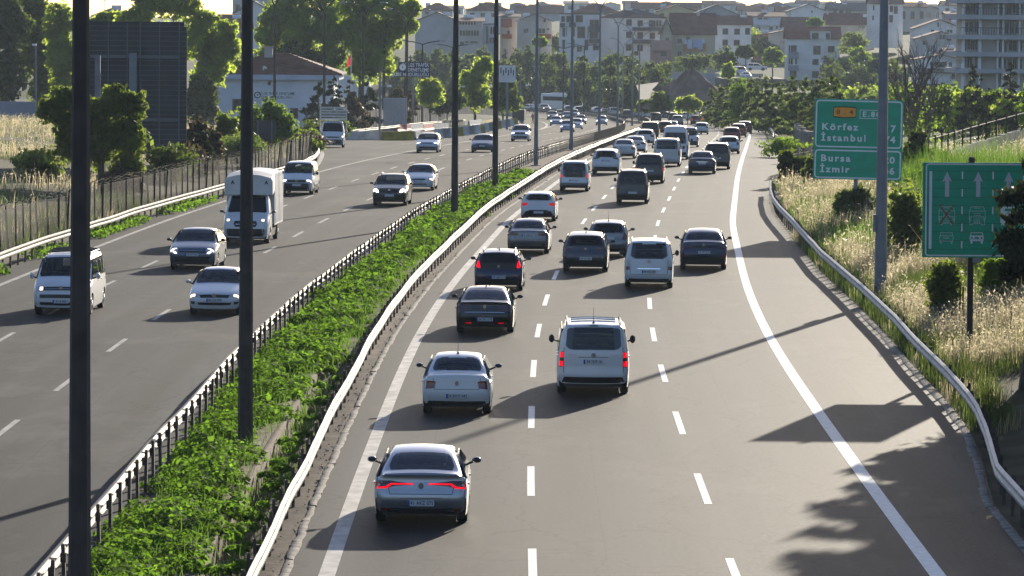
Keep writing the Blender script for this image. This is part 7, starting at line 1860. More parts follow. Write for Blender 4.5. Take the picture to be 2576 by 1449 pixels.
for i, (px, yt, Z, wpx) in enumerate(slope):
    b0 = ground_at(px, 260, Z); tp = at(px, yt, Z); h = max(tp.z - b0.z, 4.0); k = Z / FOC
    key = (PLACE(px), i % 3); cnt[key] = cnt.get(key, 0) + 1
    lobes = [(0, 0, h * .62, wpx * k * .62, wpx * k * .6, h * .40), (rt.uniform(-1, 1), 0, h * .35, wpx * k * .7, wpx * k * .6, h * .33)]
    if i % 7 == 3: conifer(b0, h, wpx * k * .5, 800, .34, LF['conifer'], "dark pointed conifer among the slope trees %s, %s" % (key[0], ROWN[i % 3]), GS)
    else: tree(b0, h, lobes, 2000, .29, LF['dark'], "%s dark rounded tree of the %s on the slope %s" % (ORD[cnt[key] - 1], ROWN[i % 3], key[0]), GS, name="slope_tree", nl=2, hollow=.4)
px_tree([(1340, 96, 1375, 118)], 915, 1358, 900, .36, LF['lime'], "light green round tree standing out before the beige gable house", GS)
for (bx, Z, base, lb, m) in [([(1632, 235, 1690, 285)], 700, 1662, "dark bush in front of the soil heap", 'oak'), ([(1698, 243, 1765, 285)], 690, 1730, "light green bush right of the soil heap", 'poplar'), ([(1600, 255, 1650, 285)], 720, 1622, "low bush beside the dirt track", 'oak'),
        ([(1790, 120, 1850, 170), (1800, 140, 1860, 180)], 930, 1822, "dark hedge tree beside the cream house", 'dark'), ([(1690, 140, 1780, 185), (1730, 135, 1800, 180)], 940, 1745, "dark hedge under the washing balcony", 'dark'),
        ([(1918, 124, 1972, 165), (1925, 120, 1955, 145)], 905, 1942, "light green tree with a thin trunk beside the white four-storey house", 'lime'), ([(2115, 80, 2190, 125), (2110, 100, 2180, 140)], 1010, 2150, "dark tree above the light tree right of the white four-storey house", 'oak'),
        ([(2135, 118, 2185, 160), (2140, 135, 2200, 175)], 960, 2165, "pale green tree right of the white four-storey house", 'lime'), ([(2030, 45, 2072, 70)], 1120, 2050, "small yellowish tree behind the red roof ridge", 'lime'), ([(1850, 115, 1900, 150)], 935, 1875, "dark bush below the plain white house", 'dark'),
        ([(2180, 150, 2240, 190)], 900, 2210, "dark tree behind the thick grey pole", 'dark'), ([(1815, 160, 1850, 200)], 830, 1830, "light bush above the conifer hedge by the parked vans", 'poplar')]:
    px_tree(bx, Z, base, 2000, .25, LF[m], lb, "trees between the houses", name="tree", nl=2, hollow=.35)
rt = random.Random(31)
for i in range(16):
    px = 1415 + i * 43 + rt.uniform(-12, 12); Z = 1112 + rt.uniform(-10, 10); y0 = rt.uniform(70, 100); b0 = ground_at(px, 200, Z); tp = at(px, y0, Z); hh_ = max(tp.z - b0.z, 4); R1 = rt.uniform(2.2, 3.6)
    tree(b0, hh_, [(0, 0, hh_ - R1 * .9, R1, R1, R1 * .95), (R1 * .5, 0, hh_ * .5, R1 * .9, R1 * .9, hh_ * .34)], 1500, .28, LF[rt.choice(['oak', 'dark', 'poplar', 'lime'])], "%s street tree between the first two rows of houses, counted from the stepped flats" % ORD[i], "street trees between the house rows", name="tree", nl=2, hollow=.3)
rt = random.Random(29)
for i in range(14):
    px = 2092 + (i % 7) * 24 + rt.uniform(-7, 7); Z = (945 if i < 7 else 1000) + rt.uniform(-14, 14); b0 = ground_at(px, 200, Z); hh_ = rt.uniform(4.5, 7.5); R1 = rt.uniform(2.6, 4.0)
    tree(b0, hh_, [(0, 0, hh_ * .5, R1, R1, hh_ * .48), (R1 * .6, 0, hh_ * .4, R1 * .8, R1 * .8, hh_ * .4)], 1800, .27, LF[rt.choice(['oak', 'dark', 'dark', 'weed'])], "%s tree of the %s garden row beside the white four-storey house" % (ORD[i % 7], "nearer" if i < 7 else "farther"), "garden trees on the hillside", name="tree", nl=2, hollow=.3)
rt = random.Random(23)
for i in range(16):
    px = 2108 + (i % 8) * 23 + rt.uniform(-6, 6); Z = (640 if i < 8 else 800) + rt.uniform(-25, 25); b0 = ground_at(px, 200, Z); hh_ = rt.uniform(3.2, 5.5); R1 = rt.uniform(1.8, 2.8)
    tree(b0, hh_, [(0, 0, hh_ * .58, R1, R1, hh_ * .42), (R1 * .6, 0, hh_ * .4, R1 * .8, R1 * .8, hh_ * .36)], 1300, .25, LF[rt.choice(['oak', 'dark', 'lime', 'poplar'])], "%s tree of the %s row scattered over the open slope" % (ORD[i % 8], "nearer" if i < 8 else "farther"), "trees on the open slope", name="tree", nl=2, hollow=.3)
# ---- conifer hedge outside the bend
GH = "conifer hedge outside the bend"
rt = random.Random(5)
for i in range(22):
    px = 1788 + i * 15.0 + rt.uniform(-4, 4); Z = 640 - i * 10.5 + rt.uniform(-8, 8)
    b0 = ground_at(px, 290, Z); yt = 208 - 2 * i * .3 + rt.uniform(-12, 10); tp = at(px, yt, Z); h = max(tp.z - b0.z, 3.0)
    where = ["first", "second", "third", "fourth", "fifth", "sixth", "seventh", "eighth", "ninth", "tenth", "eleventh", "twelfth", "thirteenth", "fourteenth", "fifteenth", "sixteenth", "seventeenth", "eighteenth", "nineteenth", "twentieth", "twenty-first", "last"][i]
    if i in (5, 6): tree(b0, h, [(0, 0, h * .62, 1.7, 1.6, h * .36), (0, 0, h * .35, 1.8, 1.7, h * .3)], 2400, .20, LF['lime'], "light green broadleaf standing as the %s plant of the conifer hedge" % where, GH, name="tree", nl=2)
    else: conifer(b0, h, h * .30, 2300, .20, LF['cedar'], "hedge conifer outside the bend, %s from the soil heap end" % where, GH)
rt = random.Random(8)
for i in range(20):
    px = 2255 + i * 19 + rt.uniform(-6, 6); Z = 455 - i * 5 + rt.uniform(-12, 12)
    b0 = ground_at(px, 350, Z); yt = 232 - (i % 4) * 10 + rt.uniform(-14, 12); tp = at(px, yt, Z); h = max(tp.z - b0.z, 3.5)
    w = "below the apartment tower" if px > 2425 else "right of the distance sign"
    if i % 3 == 1: tree(b0, h, [(0, 0, h * .62, 2.0, 1.8, h * .36), (.6, 0, h * .36, 2.1, 1.8, h * .3)], 3300, .17, LF['lime' if i % 2 else 'poplar'], "%s tree of the mixed row %s, a yellow-green broadleaf" % (ORD[i], w), "mixed trees below the apartment tower", name="tree", nl=3)
    else: conifer(b0, h, h * .33, 2900, .17, LF['conifer'], "%s tree of the mixed row %s, a dark conifer" % (ORD[i], w), "mixed trees below the apartment tower", ragged=.35)
for px, yt, Z, lb in [(2445, 163, 480, "slim pointed conifer in front of the apartment tower's beige panel"), (2540, 150, 470, "pointed conifer beside the apartment tower windows")]:
    b0 = ground_at(px, 300, Z); tp = at(px, yt, Z); conifer(b0, tp.z - b0.z, 1.5, 2600, .2, LF['conifer'], lb, "conifers before the apartment tower")
# ---- bushes by the distance sign
for (bx, Z, base, nn, sz, m, lb) in [([(1958, 385, 2010, 440), (1985, 400, 2050, 470), (1962, 430, 2015, 492)], 262, 2000, 6500, .13, 'dark', "dark green bush at the end of the verge rail beside the distance sign"), ([(2020, 400, 2090, 470), (2060, 420, 2140, 490)], 248, 2080, 5000, .12, 'oak', "bush beneath the distance sign"),
        ([(2275, 330, 2340, 420), (2265, 380, 2330, 460)], 232, 2300, 5200, .11, 'weed', "tall pale weed bush right of the distance sign"), ([(2225, 470, 2320, 560), (2250, 500, 2330, 600)], 172, 2275, 6000, .08, 'oak', "leafy bush just right of the thick grey pole"), ([(2100, 480, 2200, 540)], 205, 2150, 4200, .09, 'weed', "leafy bush around the distance sign posts"),
        ([(2470, 650, 2560, 730), (2530, 640, 2610, 720)], 140, 2530, 7000, .075, 'lime', "bright green bush under the lane sign"), ([(2335, 660, 2420, 720)], 138, 2380, 4200, .07, 'oak', "dark green bush left of the lane sign post"), ([(2350, 560, 2420, 640), (2400, 500, 2600, 640)], 190, 2420, 5000, .11, 'grassgreen', "green bush hidden behind the lane sign")]:
    px_tree(bx, Z, base, nn, sz, LF[m], lb, "bushes along the verge", name="bush", cat="bush", trunk_top=.4, hollow=.2, clump=.35, nl=3)
rb2 = random.Random(17)
ORD2 = ['first', 'second', 'third', 'fourth', 'fifth', 'sixth', 'seventh', 'eighth', 'ninth', 'tenth', 'eleventh', 'twelfth', 'thirteenth', 'fourteenth', 'fifteenth', 'sixteenth', 'seventeenth', 'eighteenth', 'nineteenth', 'twentieth', 'twenty-first', 'twenty-second', 'twenty-third', 'twenty-fourth']
for i in range(24):
    Z = 158 + i * 8.0 + rb2.uniform(-4, 4)
    xx = float(np.interp(Z, RE_LINE[:, 1], RE_LINE[:, 0])) + rb2.uniform(4.6, 8.5) + (i % 3) * .9
    g0 = Vector((xx, Z, float(terrain(xx, Z)))); R1 = rb2.uniform(.9, 1.7); hh_ = rb2.uniform(.9, 1.9)
    tree(g0, hh_, [(0, 0, hh_ * .5, R1, R1, hh_ * .5), (R1 * .7, .3, hh_ * .4, R1 * .8, R1 * .8, hh_ * .42)], 2600, .10, LF[rb2.choice(['weed', 'oak', 'grassgreen', 'lime'])], "%s green shrub of the belt behind the dry grass, counted from the lane sign" % ORD2[i], "green shrubs behind the dry grass", name="bush", cat="bush", trunk_top=.4, hollow=.15, clump=.34, nl=2)
for i in range(20):
    Z = 232 + i * 9.5 + rb2.uniform(-6, 6); xx = float(np.interp(Z, FENCE_L[:, 1], FENCE_L[:, 0])) - rb2.uniform(1.2, 9)
    g0 = Vector((xx, Z, float(terrain(xx, Z)))); R1 = rb2.uniform(.9, 2.0); hh_ = rb2.uniform(1.0, 2.3)
    tree(g0, hh_, [(0, 0, hh_ * .5, R1, R1, hh_ * .5)], 1700, .13, LF[rb2.choice(['oak', 'dark', 'brown', 'weed'])], "%s low shrub behind the wire fence, counted from the nearest pole" % ORD2[i], "low shrubs behind the wire fence", name="bush", cat="bush", trunk_top=.4, hollow=.15, clump=.34, nl=1)
# ---- the bare tree
def bare(base, h, label):
    g = thing("bare_tree", base, label, "tree"); b = MB()
    def grow(p, d, L, r, lev):
        q = p + d * L * .5 + Vector((random.gauss(0, .04) * L, random.gauss(0, .04) * L, 0)); e = p + d * L
        b.tube([p, q, e], [r, r * .85, r * .62], 5 if lev > 1 else 7, cap=False)
        if lev >= 5 or r < .008: return
        for k in range(3 if lev < 3 else 2):
            nd = (d + Vector((random.gauss(0, .36), random.gauss(0, .36), random.gauss(.12, .12)))).normalized()
            grow(p + d * L * random.uniform(.55, 1.0), nd, L * random.uniform(.55, .8), r * random.uniform(.45, .62), lev + 1)
    for k, (dx, L, r) in enumerate([(0.02, 3.6, .22), (-.26, 3.2, .15), (.24, 3.0, .15), (-.12, 3.4, .14), (.14, 3.3, .13)]):
        grow(Vector((dx * 1.0, k * .1, -.3)), Vector((dx, random.gauss(0, .1), 1)).normalized(), h * L / 9.5, r, 1)
    b.build("trunk", MT['deadwood'], g)
    C = RNG.normal(0, 1, (520, 3)) * np.array([.9, .9, 1.1]) + np.array([0, 0, h * .22]); V, Q = leaf_quads(C, .11); link("foliage", mesh_np("foliage", V, Q, LF['lime']), g)
b0 = ground_at(2310, 330, 330); bare(b0, at(2310, -5, 330).z - b0.z, "bare brown tree with spreading twigs in front of the town")

# ---- pines by the road edge (only their inner branches reach into the picture)
def pine(base, h, r, label, n, seed, low=.22, lean=0.0, tr=.30, reach=None):
    rr = np.random.default_rng(seed)
    g = thing("pine_tree", base, label, "tree", "pines beside the near road edge")
    ax = lambda z: lean * z * z / h
    b = MB(); b.tube([(0, 0, -.6), (ax(.5), 0, .5), (ax(1.8), 0, 1.8), (ax(h * .5), 0, h * .5), (ax(h), 0, h)], [tr * 1.35, tr * 1.08, tr * .9, tr * .5, .03], 14); b.build("trunk", MT['bark'], g)
    br = MB(); Cs = []
    nb = int(h * 7)
    for i in range(nb):
        t = low + (1 - low) * (i / nb); z0 = h * t; a = rr.uniform(0, 2 * math.pi); L = r * (1.05 - t) ** .7 * rr.uniform(.7, 1.15)
        d = np.array([math.cos(a), math.sin(a), 0]); x0 = ax(z0)
        if reach is not None and d[0] < 0:                  # how far the road side reaches at this height
            lim = np.interp(z0, *reach) + x0 * 0; L = min(L, max(.25, (x0 + lim) / max(-d[0], .15)))
        o = np.array([x0, 0, 0]); e = o + d * L + np.array([0, 0, z0 - .10 * L]); mid = o + d * L * .5 + np.array([0, 0, z0 - .02 * L])
        br.tube([(x0, 0, z0), mid, e], [.05 * (1.1 - t), .03, .012], 5)
        m = int(n / nb * (L / r + .3)); tt = rr.uniform(.15, 1.05, m) ** .75
        side = np.stack([-d[1] * np.ones(m), d[0] * np.ones(m), np.zeros(m)], 1) * (rr.normal(0, .17, m) * L * (1.15 - tt * .75))[:, None]
        Cs.append(o + d * (L * tt)[:, None] + side + np.stack([np.zeros(m), np.zeros(m), z0 - .10 * L * tt ** 2 + rr.normal(0, .09, m)], 1))
    br.build("branch_frame", MT['bark'], g)
    C = np.vstack(Cs); V, Q = leaf_quads(C, .19, up=.4, asp=.24); link("crown", mesh_np("crown", V, Q, LF['conifer']), g)
PB = lambda x, y: Vector((x, y, float(terrain(x, y))))
pine(PB(14.05, 115.0), 12.5, 3.4, "thick-trunked pine at the picture edge whose sprigs touch the lane sign", 34000, 4, .24, lean=.36, tr=.50, reach=([0, 2.6, 3.0, 5.2, 5.8, 7, 12], [.2, .3, 1.15, 1.0, .3, .2, .1]))
pine(PB(18.6, 121.0), 13.0, 3.6, "tall pine outside the view behind the lane sign bushes", 24000, 12, .1)
pine(PB(18.0, 108.5), 13.5, 3.7, "tall pine just outside the view beyond the thick trunk, shading the road", 30000, 5, .08)
pine(PB(17.6, 101.5), 14.0, 3.8, "tall pine outside the view nearer the camera, shading the road", 30000, 6, .06)
pine(PB(15.6, 94.5), 12.5, 3.3, "nearest pine outside the view on the bare bank", 24000, 9, .05)
pine(PB(20.5, 114.0), 14.0, 3.8, "second-row pine outside the view, behind the others", 24000, 15, .08)

# ---- grasses
def blades(P, h, w, lean=.25, segs=2):
    """bent grass blades rooted at P"""
    n = len(P); a = RNG.uniform(0, 2 * math.pi, n); hh = h * np.exp(RNG.normal(0, .28, n)); ln = np.abs(RNG.normal(lean, .18, n)) * hh
    dx = np.stack([np.cos(a), np.sin(a), np.zeros(n)], 1); a2 = a + math.pi / 2 + RNG.normal(0, .5, n); sx = np.stack([np.cos(a2), np.sin(a2), np.zeros(n)], 1) * (w / 2)
    mid = P + dx * (ln * .3)[:, None] + np.stack([np.zeros(n), np.zeros(n), hh * .6], 1); tip = P + dx * ln[:, None] + np.stack([np.zeros(n), np.zeros(n), hh], 1)
    V = np.stack([P - sx, P + sx, mid + sx * .8, mid - sx * .8, tip + sx * .15, tip - sx * .15], 1).reshape(-1, 3)
    i = np.arange(n)[:, None] * 6
    Q = np.concatenate([i + np.array([[0, 1, 2, 3]]), i + np.array([[3, 2, 4, 5]])], 0)
    return V, Q, tip
def merge(parts):
    V, Q, o = [], [], 0
    for v, q in parts: V.append(v); Q.append(q + o); o += len(v)
    return np.vstack(V), np.vstack(Q)
def value_noise(x, y, s, seed=0):
    r = np.random.default_rng(seed); g = r.random((64, 64)); xi, yi = x / s, y / s; x0, y0 = np.floor(xi).astype(int), np.floor(yi).astype(int); fx, fy = xi - x0, yi - y0
    fx, fy = fx * fx * (3 - 2 * fx), fy * fy * (3 - 2 * fy); G_ = lambda a, c: g[a % 64, c % 64]
    return (G_(x0, y0) * (1 - fx) + G_(x0 + 1, y0) * fx) * (1 - fy) + (G_(x0, y0 + 1) * (1 - fx) + G_(x0 + 1, y0 + 1) * fx) * fy
def verge(n, y0, y1, d0, d1):
    Y = RNG.uniform(y0, y1, n); e = np.interp(Y, RE_LINE[:, 1], RE_LINE[:, 0]); X = e + RNG.uniform(d0, d1, n)
    return X, Y
def scatter_grass(name, X, Y, h, w, ms, seed, label=None, heads=None, thr=.5):
    Z = terrain(X, Y); P = np.stack([X, Y, Z], 1); nz = value_noise(X + 40, Y, 3.5, seed) * .65 + value_noise(X + 40, Y, 1.1, seed + 1) * .35
    for key, sel in (('a', nz > thr), ('b', nz <= thr)):
        if sel.sum() < 10: continue
        V, Q, tip = blades(P[sel], h * (1 if key == 'a' else .72), w)
        tag(link(name, mesh_np(name, V, Q, ms[0 if key == 'a' else 1])), kind='stuff')
        if heads and key == 'a':
            m = RNG.random(len(tip)) < .75
            Vh, Qh = leaf_quads(np.repeat(tip[m], heads[1], 0) + RNG.normal(0, .05, (m.sum() * heads[1], 3)), heads[0], up=.1, asp=.35)
            tag(link("seed_heads", mesh_np("seed_heads", Vh, Qh, LF['seed'])), kind='stuff')
X, Y = verge(30000, 112, 172, .55, 7.5); k_ = (Y > 119) | (X < np.interp(Y, RE_LINE[:, 1], RE_LINE[:, 0]) + 1.2); scatter_grass("dry_grass", X[k_], Y[k_], .62, .018, (LF['straw'], LF['weed']), 1, heads=(.040, 2), thr=.47)
X, Y = verge(26000, 172, 262, .45, 9.0); scatter_grass("dry_grass", X, Y, .72, .028, (LF['straw'], LF['grassgreen']), 2, heads=(.060, 1), thr=.52)
X, Y = verge(7000, 105, 200, -.25, 1.0); scatter_grass("verge_grass", X, Y, .5, .02, (LF['weed'], LF['straw']), 3, thr=.35)
X = RNG.uniform(14, 40, 24000); Y = RNG.uniform(255, 330, 24000); dd_ = signed_off(X, Y); k_ = dd_ > right_edge(Y) + .5; scatter_grass("dry_grass", X[k_], Y[k_], .9, .04, (LF['straw'], LF['grassgreen']), 4, heads=(.08, 1), thr=.42)
X, Y = verge(9000, 172, 240, 5.5, 14); scatter_grass("tall_grass", X, Y, 1.5, .035, (LF['grassgreen'], LF['weed']), 6, thr=.4)
X = RNG.uniform(18, 36, 9000); Y = RNG.uniform(124, 175, 9000); scatter_grass("dry_grass", X, Y, .8, .03, (LF['straw'], LF['weed']), 7, heads=(.05, 1), thr=.5)
# field beyond the wire fence
X = RNG.uniform(-68, -16, 60000); Y = RNG.uniform(205, 478, 60000); fx_ = np.interp(Y, FENCE_L[:, 1], FENCE_L[:, 0])
k_ = X < fx_ - np.where(Y < 300, 4.5, 1.5); k_ &= ~((Y < 262) & (X < fx_ - 9) & (value_noise(X + 90, Y, 9, 12) < .9)); k_ &= (value_noise(X + 90, Y, 14, 31) * .6 + value_noise(X + 90, Y, 4, 32) * .4 > .36); scatter_grass("field_grass", X[k_], Y[k_], .55, .045, (LF['straw'], LF['weed']), 8, heads=(.07, 1), thr=.46)
X = RNG.uniform(-24, -17, 5000); Y = RNG.uniform(160, 230, 5000); fx_ = np.interp(Y, FENCE_L[:, 1], FENCE_L[:, 0]); k_ = (X < fx_ + .3) & (X > fx_ - 3); scatter_grass("field_grass", X[k_], Y[k_], .6, .035, (LF['weed'], LF['straw']), 9, thr=.35)
# weeds at the foot of the far-side rail
Y = RNG.uniform(155, 285, 5200); X = np.interp(Y, LE_LINE[:, 1], LE_LINE[:, 0]) + RNG.uniform(-.5, .55, 5200); k_ = value_noise(X * 0, Y, 5, 5) > .38
V, Q = leaf_quads(np.stack([X[k_], Y[k_], zroad(Y[k_]) + RNG.uniform(.03, .34, k_.sum())], 1), .085, up=.3); tag(link("weeds", mesh_np("weeds", V, Q, LF['cover'])), kind='stuff')
# dry verge outside the bend
n_ = 9000; s_ = RNG.uniform(path_s(520), path_s(785) + 130, n_); p_ = path_at(s_, RNG.uniform(10.6, 16, n_)); scatter_grass("dry_grass", p_[:, 0], p_[:, 1], .8, .07, (LF['straw'], LF['straw']), 10, thr=.3)

# ---- lush ground cover in the median: leafy mounds
def mounds(n_m, y0, y1, olo, ohi, rr, hh, leaves, size):
    Yc = RNG.uniform(y0, y1, n_m); u = RNG.random(n_m); lo, hi = olo(Yc), ohi(Yc); off = lo + (hi - lo) * u
    s = np.interp(Yc, PATH[:IMONO, 1], PS[:IMONO]); base = path_at(s, off); R_ = rr * np.exp(RNG.normal(0, .3, n_m)); Hh = hh * np.exp(RNG.normal(0, .3, n_m))
    wt = R_ ** 2; i = RNG.choice(n_m, leaves, p=wt / wt.sum()); d = unit(leaves); d[:, 2] = np.abs(d[:, 2])
    sh = RNG.uniform(.72, 1.05, leaves)[:, None]
    P = base[i] + d * sh * np.stack([R_[i], R_[i], Hh[i]], 1); P[:, 2] += .06 + RNG.normal(0, .02, leaves)
    V, Q = leaf_quads(P, size, N=d * np.array([.9, .9, 1.0]), up=.5, asp=.8, jit=.3)
    return V, Q
ml_, mr_ = (lambda Y: OFF_ML(Y) + .28), (lambda Y: OFF_MR(Y) - .9)
parts = [mounds(215, 72, 122, ml_, lambda Y: Y * 0 - 6.25, .46, .36, 40000, .050), mounds(42, 72, 122, lambda Y: Y * 0 - 5.75, lambda Y: Y * 0 - 5.1, .20, .13, 5000, .045),
         mounds(330, 121, 178, ml_, lambda Y: OFF_MR(Y) - 1.15, .50, .36, 34000, .070), mounds(360, 178, 250, ml_, lambda Y: OFF_MR(Y) - .9, .55, .34, 23000, .10), mounds(70, 250, 285, ml_, lambda Y: OFF_MR(Y) - 1.2, .4, .2, 2500, .12)]
V, Q = merge(parts)
tag(link("ground_cover", mesh_np("ground_cover", V, Q, LF['cover'])), kind='stuff')
Yg = RNG.uniform(74, 200, 5200); lo, hi = ml_(Yg), mr_(Yg) + .5; og = lo + (hi - lo) * RNG.random(5200); pg = path_at(np.interp(Yg, PATH[:IMONO, 1], PS[:IMONO]), og)
pg[:, 2] += np.where((og > -6) & (Yg < 122), -.3, .05)
V, Q, _t = blades(pg, .34, .02, .4); tag(link("grass", mesh_np("grass", V, Q, LF['grassgreen'])), kind='stuff')
# ================================================================ barriers, walls and small things
def jersey_mesh(L, h=.86):
    b = MB(); prof = [(-.30, 0), (-.30, .08), (-.17, .30), (-.10, h), (.10, h), (.17, .30), (.30, .08), (.30, 0)]
    n = len(prof); b.add([(-L / 2, y, z) for y, z in prof] + [(L / 2, y, z) for y, z in prof], [tuple(range(n)), tuple(range(2 * n - 1, n - 1, -1))] + [(i, i + n, (i + 1) % n + n, (i + 1) % n) for i in range(n)])
    return b
def jersey(a, c, m, label, h=.86):
    mid = (a + c) / 2; d = c - a
    b = jersey_mesh(d.length, h); o = b.build("concrete_barrier", MT[m], None, loc=mid, rz=math.atan2(d.y, d.x))
    return tag(o, label, "barrier", "concrete barriers at the slip road")
jersey(on_road(874, 352), on_road(952, 352), 'barrier_white', "whitewashed concrete barrier with a stained base next to the stake truck")
jersey(on_road(962, 353), on_road(1041, 353), 'barrier_yellow', "faded yellow concrete barrier facing the road")
jersey(on_road(1043, 352.5), on_road(1056, 352), 'barrier_white', "short white barrier end touching the yellow barrier")
jersey(on_road(953.5, 352), on_road(960.5, 352), 'concrete', "narrow bare concrete block between white and yellow barriers")
rb_ = [((996, 331), (1030, 330), 'barrier_red', "red plastic barrier section behind the yellow concrete"), ((1031, 330), (1062, 329), 'barrier_white', "white plastic barrier section between two red ones"), ((1063, 329), (1088, 328), 'barrier_red', "second red plastic barrier section further along"), ((1089, 328), (1126, 327), 'barrier_white', "long white plastic barrier section behind the concrete row")]
for a, c, m, lb in rb_: tag(jersey(on_road(*a), on_road(*c), m, lb, .8), None, "barrier", "red and white plastic barriers")
row = [(1103, 348.5), (1120, 347), (1137, 345), (1153, 342.5), (1168, 340.5), (1183, 338.5), (1198, 336.5), (1209, 335), (1219, 331.5), (1229, 329), (1240, 326.5), (1251, 324), (1262, 321.5), (1273, 319), (1284, 316.5), (1294, 314)]
OW = ["first", "second", "third", "fourth", "fifth", "sixth", "seventh", "eighth", "ninth", "tenth", "eleventh", "twelfth", "thirteenth", "fourteenth", "fifteenth", "last"]
for i, q in enumerate(row):
    p = on_road(*q); m = ['barrier_white', 'concrete', 'barrier_white', 'barrier_yellow'][i % 4]
    yw = rad(38) + random.gauss(0, .12)
    d = Vector((math.cos(yw), math.sin(yw), 0)) * .55
    jersey(p - d, p + d, m, "%s upright concrete block in the slanting row, counted from the silver crossover, %s" % (OW[i], dict(barrier_white="whitewashed", concrete="bare", barrier_yellow="yellow")[m]), 1.0)
jersey(on_road(1179, 318), on_road(1211, 317), 'barrier_white', "pale barrier far behind the slanting row"); jersey(on_road(1212, 317), on_road(1256, 315), 'barrier_yellow', "long yellow barrier far behind the slanting row")
jersey(on_road(1190, 334), on_road(1218, 331), 'concrete', "low bare concrete barrier lying behind the slanting row", .5)
# construction trailer
p = on_road(1306, 311); k = p.y / FOC
tr = thing("site_trailer", p, "dark site trailer with an open frame at the end of the barriers", "trailer", rz=-.1)
b = MB(); b.box((0, 0, 1.35), (30 * k, 3.0, 1.7)); b.build("body", MT['darkmetal'], tr)
b = MB(); b.box((0, -1.52, 1.4), (16 * k, .06, 1.1)); b.build("door", MT['blackplastic'], tr)
for x in (-13, 13):
    b = MB(); b.box((x * k, -1.4, 1.3), (.12, .12, 2.6)); b.build("corner_post", MT['pole_grey'], tr)
    link("wheel", WHEELS[.315][0], tr, (x * k * .7, -1.2, .32))
b = MB(); b.box((-4 * k, .3, 2.9), (9 * k, 1.5, 1.4)); b.build("generator", MT['darkmetal'], tr)
# metal panel hut behind the fence and pale panel behind the trees
p = on_road(994, 305); k = 520 / FOC; p = at(994, 285, 520)
mp_ = thing("metal_panel", (p.x, 520, float(terrain(p.x, 520))), "grey corrugated metal panel standing behind the picket fence", "panel")
hgt = at(994, 246, 520).z - mp_.location.z
for i in range(14):
    b = MB(); b.box(((-30 + i * 4.3 + 2) * k, 0, hgt / 2), (3.9 * k, .12 if i % 2 else .06, hgt)); b.build("slat", WL['grey'], mp_)
k = 560 / FOC; p = at(1276, 207, 560); wp_ = thing("white_panel", (p.x, 560, p.z), "pale screen panel with dark slits behind the bright tree", "panel")
b = MB(); b.box((0, 0, 21 * k), (42 * k, .3, 42 * k)); b.build("sheet", WL['white'], wp_)
for i in range(6):
    b = MB(); b.box(((-16 + i * 6.3) * k, -.16, (24 if i % 2 else 30) * k), (.12, .06, 14 * k)); b.build("slit", MT['blackplastic'], wp_)
gz_ = float(terrain(p.x, 560)); b = MB(); b.box((0, .2, (gz_ - p.z) / 2), (.3, .3, p.z - gz_ + .5)); b.build("post", MT['pole_grey'], wp_)
# flag
p = at(883, 205, 525); gz_ = float(terrain(p.x, 525)); fg = thing("flag", (p.x, 525, gz_), "small red flag hanging on a pale pole behind the dark conifers", "flag")
hh = at(883, 135, 525).z - gz_; b = MB(); b.tube([(0, 0, 0), (0, 0, hh)], .07, 6); b.build("pole", MT['sign_white'], fg)
V = []; 
for i in range(7):
    for j in range(9): u, v = i / 6, j / 8; V.append((-.02 - .55 * u * (.5 + .5 * v), .12 * math.sin(u * 5 + v * 2), hh - .1 - 1.2 * v - .35 * u))
Q = [(i * 9 + j, i * 9 + j + 1, (i + 1) * 9 + j + 1, (i + 1) * 9 + j) for i in range(6) for j in range(8)]
link("cloth", mesh_np("cloth", V, Q, MT['flag'], smooth=180), fg)
# wall across the dry field
a, c = at(-60, 300, 482), at(92, 300, 482)
tag(link("field_wall", (lambda b: (b.box((0, 0, 0), (c.x - a.x, .3, 2.4)), b.mesh("field_wall", WL['greyblue']))[1])(MB()), None, ((a.x + c.x) / 2, 482, float(terrain((a.x + c.x) / 2, 482)) + .9)), "long grey wall across the back of the dry field", "wall")
# stone walls by the lay-by, stone by stone
STONES = []
for kq in range(5):
    b = MB(); b.box((0, 0, 0), (1, .5, 1)); b.v = [(x * (1 + random.uniform(-.12, .08)), y * (1 + random.uniform(-.15, .15)), z * (1 + random.uniform(-.12, .06))) for x, y, z in b.v]
    me = b.mesh("stone", MT['rock']); STONES.append(me)
def stone_wall(pts, h, label):
    P = resample(np.array([(p.x, p.y) for p in pts]), .95); z = zroad(P[:, 1])
    g = thing("stone_wall", (P[0, 0], P[0, 1], z[0]), label, "wall", "low stone walls at the lay-by"); org = np.array([P[0, 0], P[0, 1], z[0]])
    for i in range(len(P) - 1):
        d = P[i + 1] - P[i]; yw = math.atan2(d[1], d[0]); zz = 0.0; r = 0
        while zz < h:
            sh = random.uniform(.34, .48); q = (P[i] + P[i + 1]) / 2 + d * (.25 if r % 2 else 0)
            o = link("stone", random.choice(STONES), g, (q[0] - org[0], q[1] - org[1], z[i] - org[2] + zz + sh / 2 - .05)); o.scale = (.98, 1, sh); o.rotation_euler = (0, 0, yw + random.gauss(0, .03)); zz += sh * .97; r += 1
    return g
stone_wall([on_road(*q) for q in [(1936, 324), (1965, 330), (2001, 338)]], 1.2, "low stone wall at the far side of the concrete lay-by")
stone_wall([on_road(*q) for q in [(2003, 352), (2010, 366), (2022, 374), (2046, 376)]], 1.5, "nearer stone wall corner at the lay-by below the distance sign")
pf3 = [on_road(*q) for q in [(1972, 448), (1985, 436), (2020, 428), (2052, 420)]]
picket_fence(pf3, 1.5, "short dark post fence at the lay-by end in front of the dark bush", pitch=.55, w=.12, m=MT['bark'])
pf4 = [(p[0], p[1]) for p in path_at(np.linspace(path_s(470), path_s(640), 20), 14.5)]
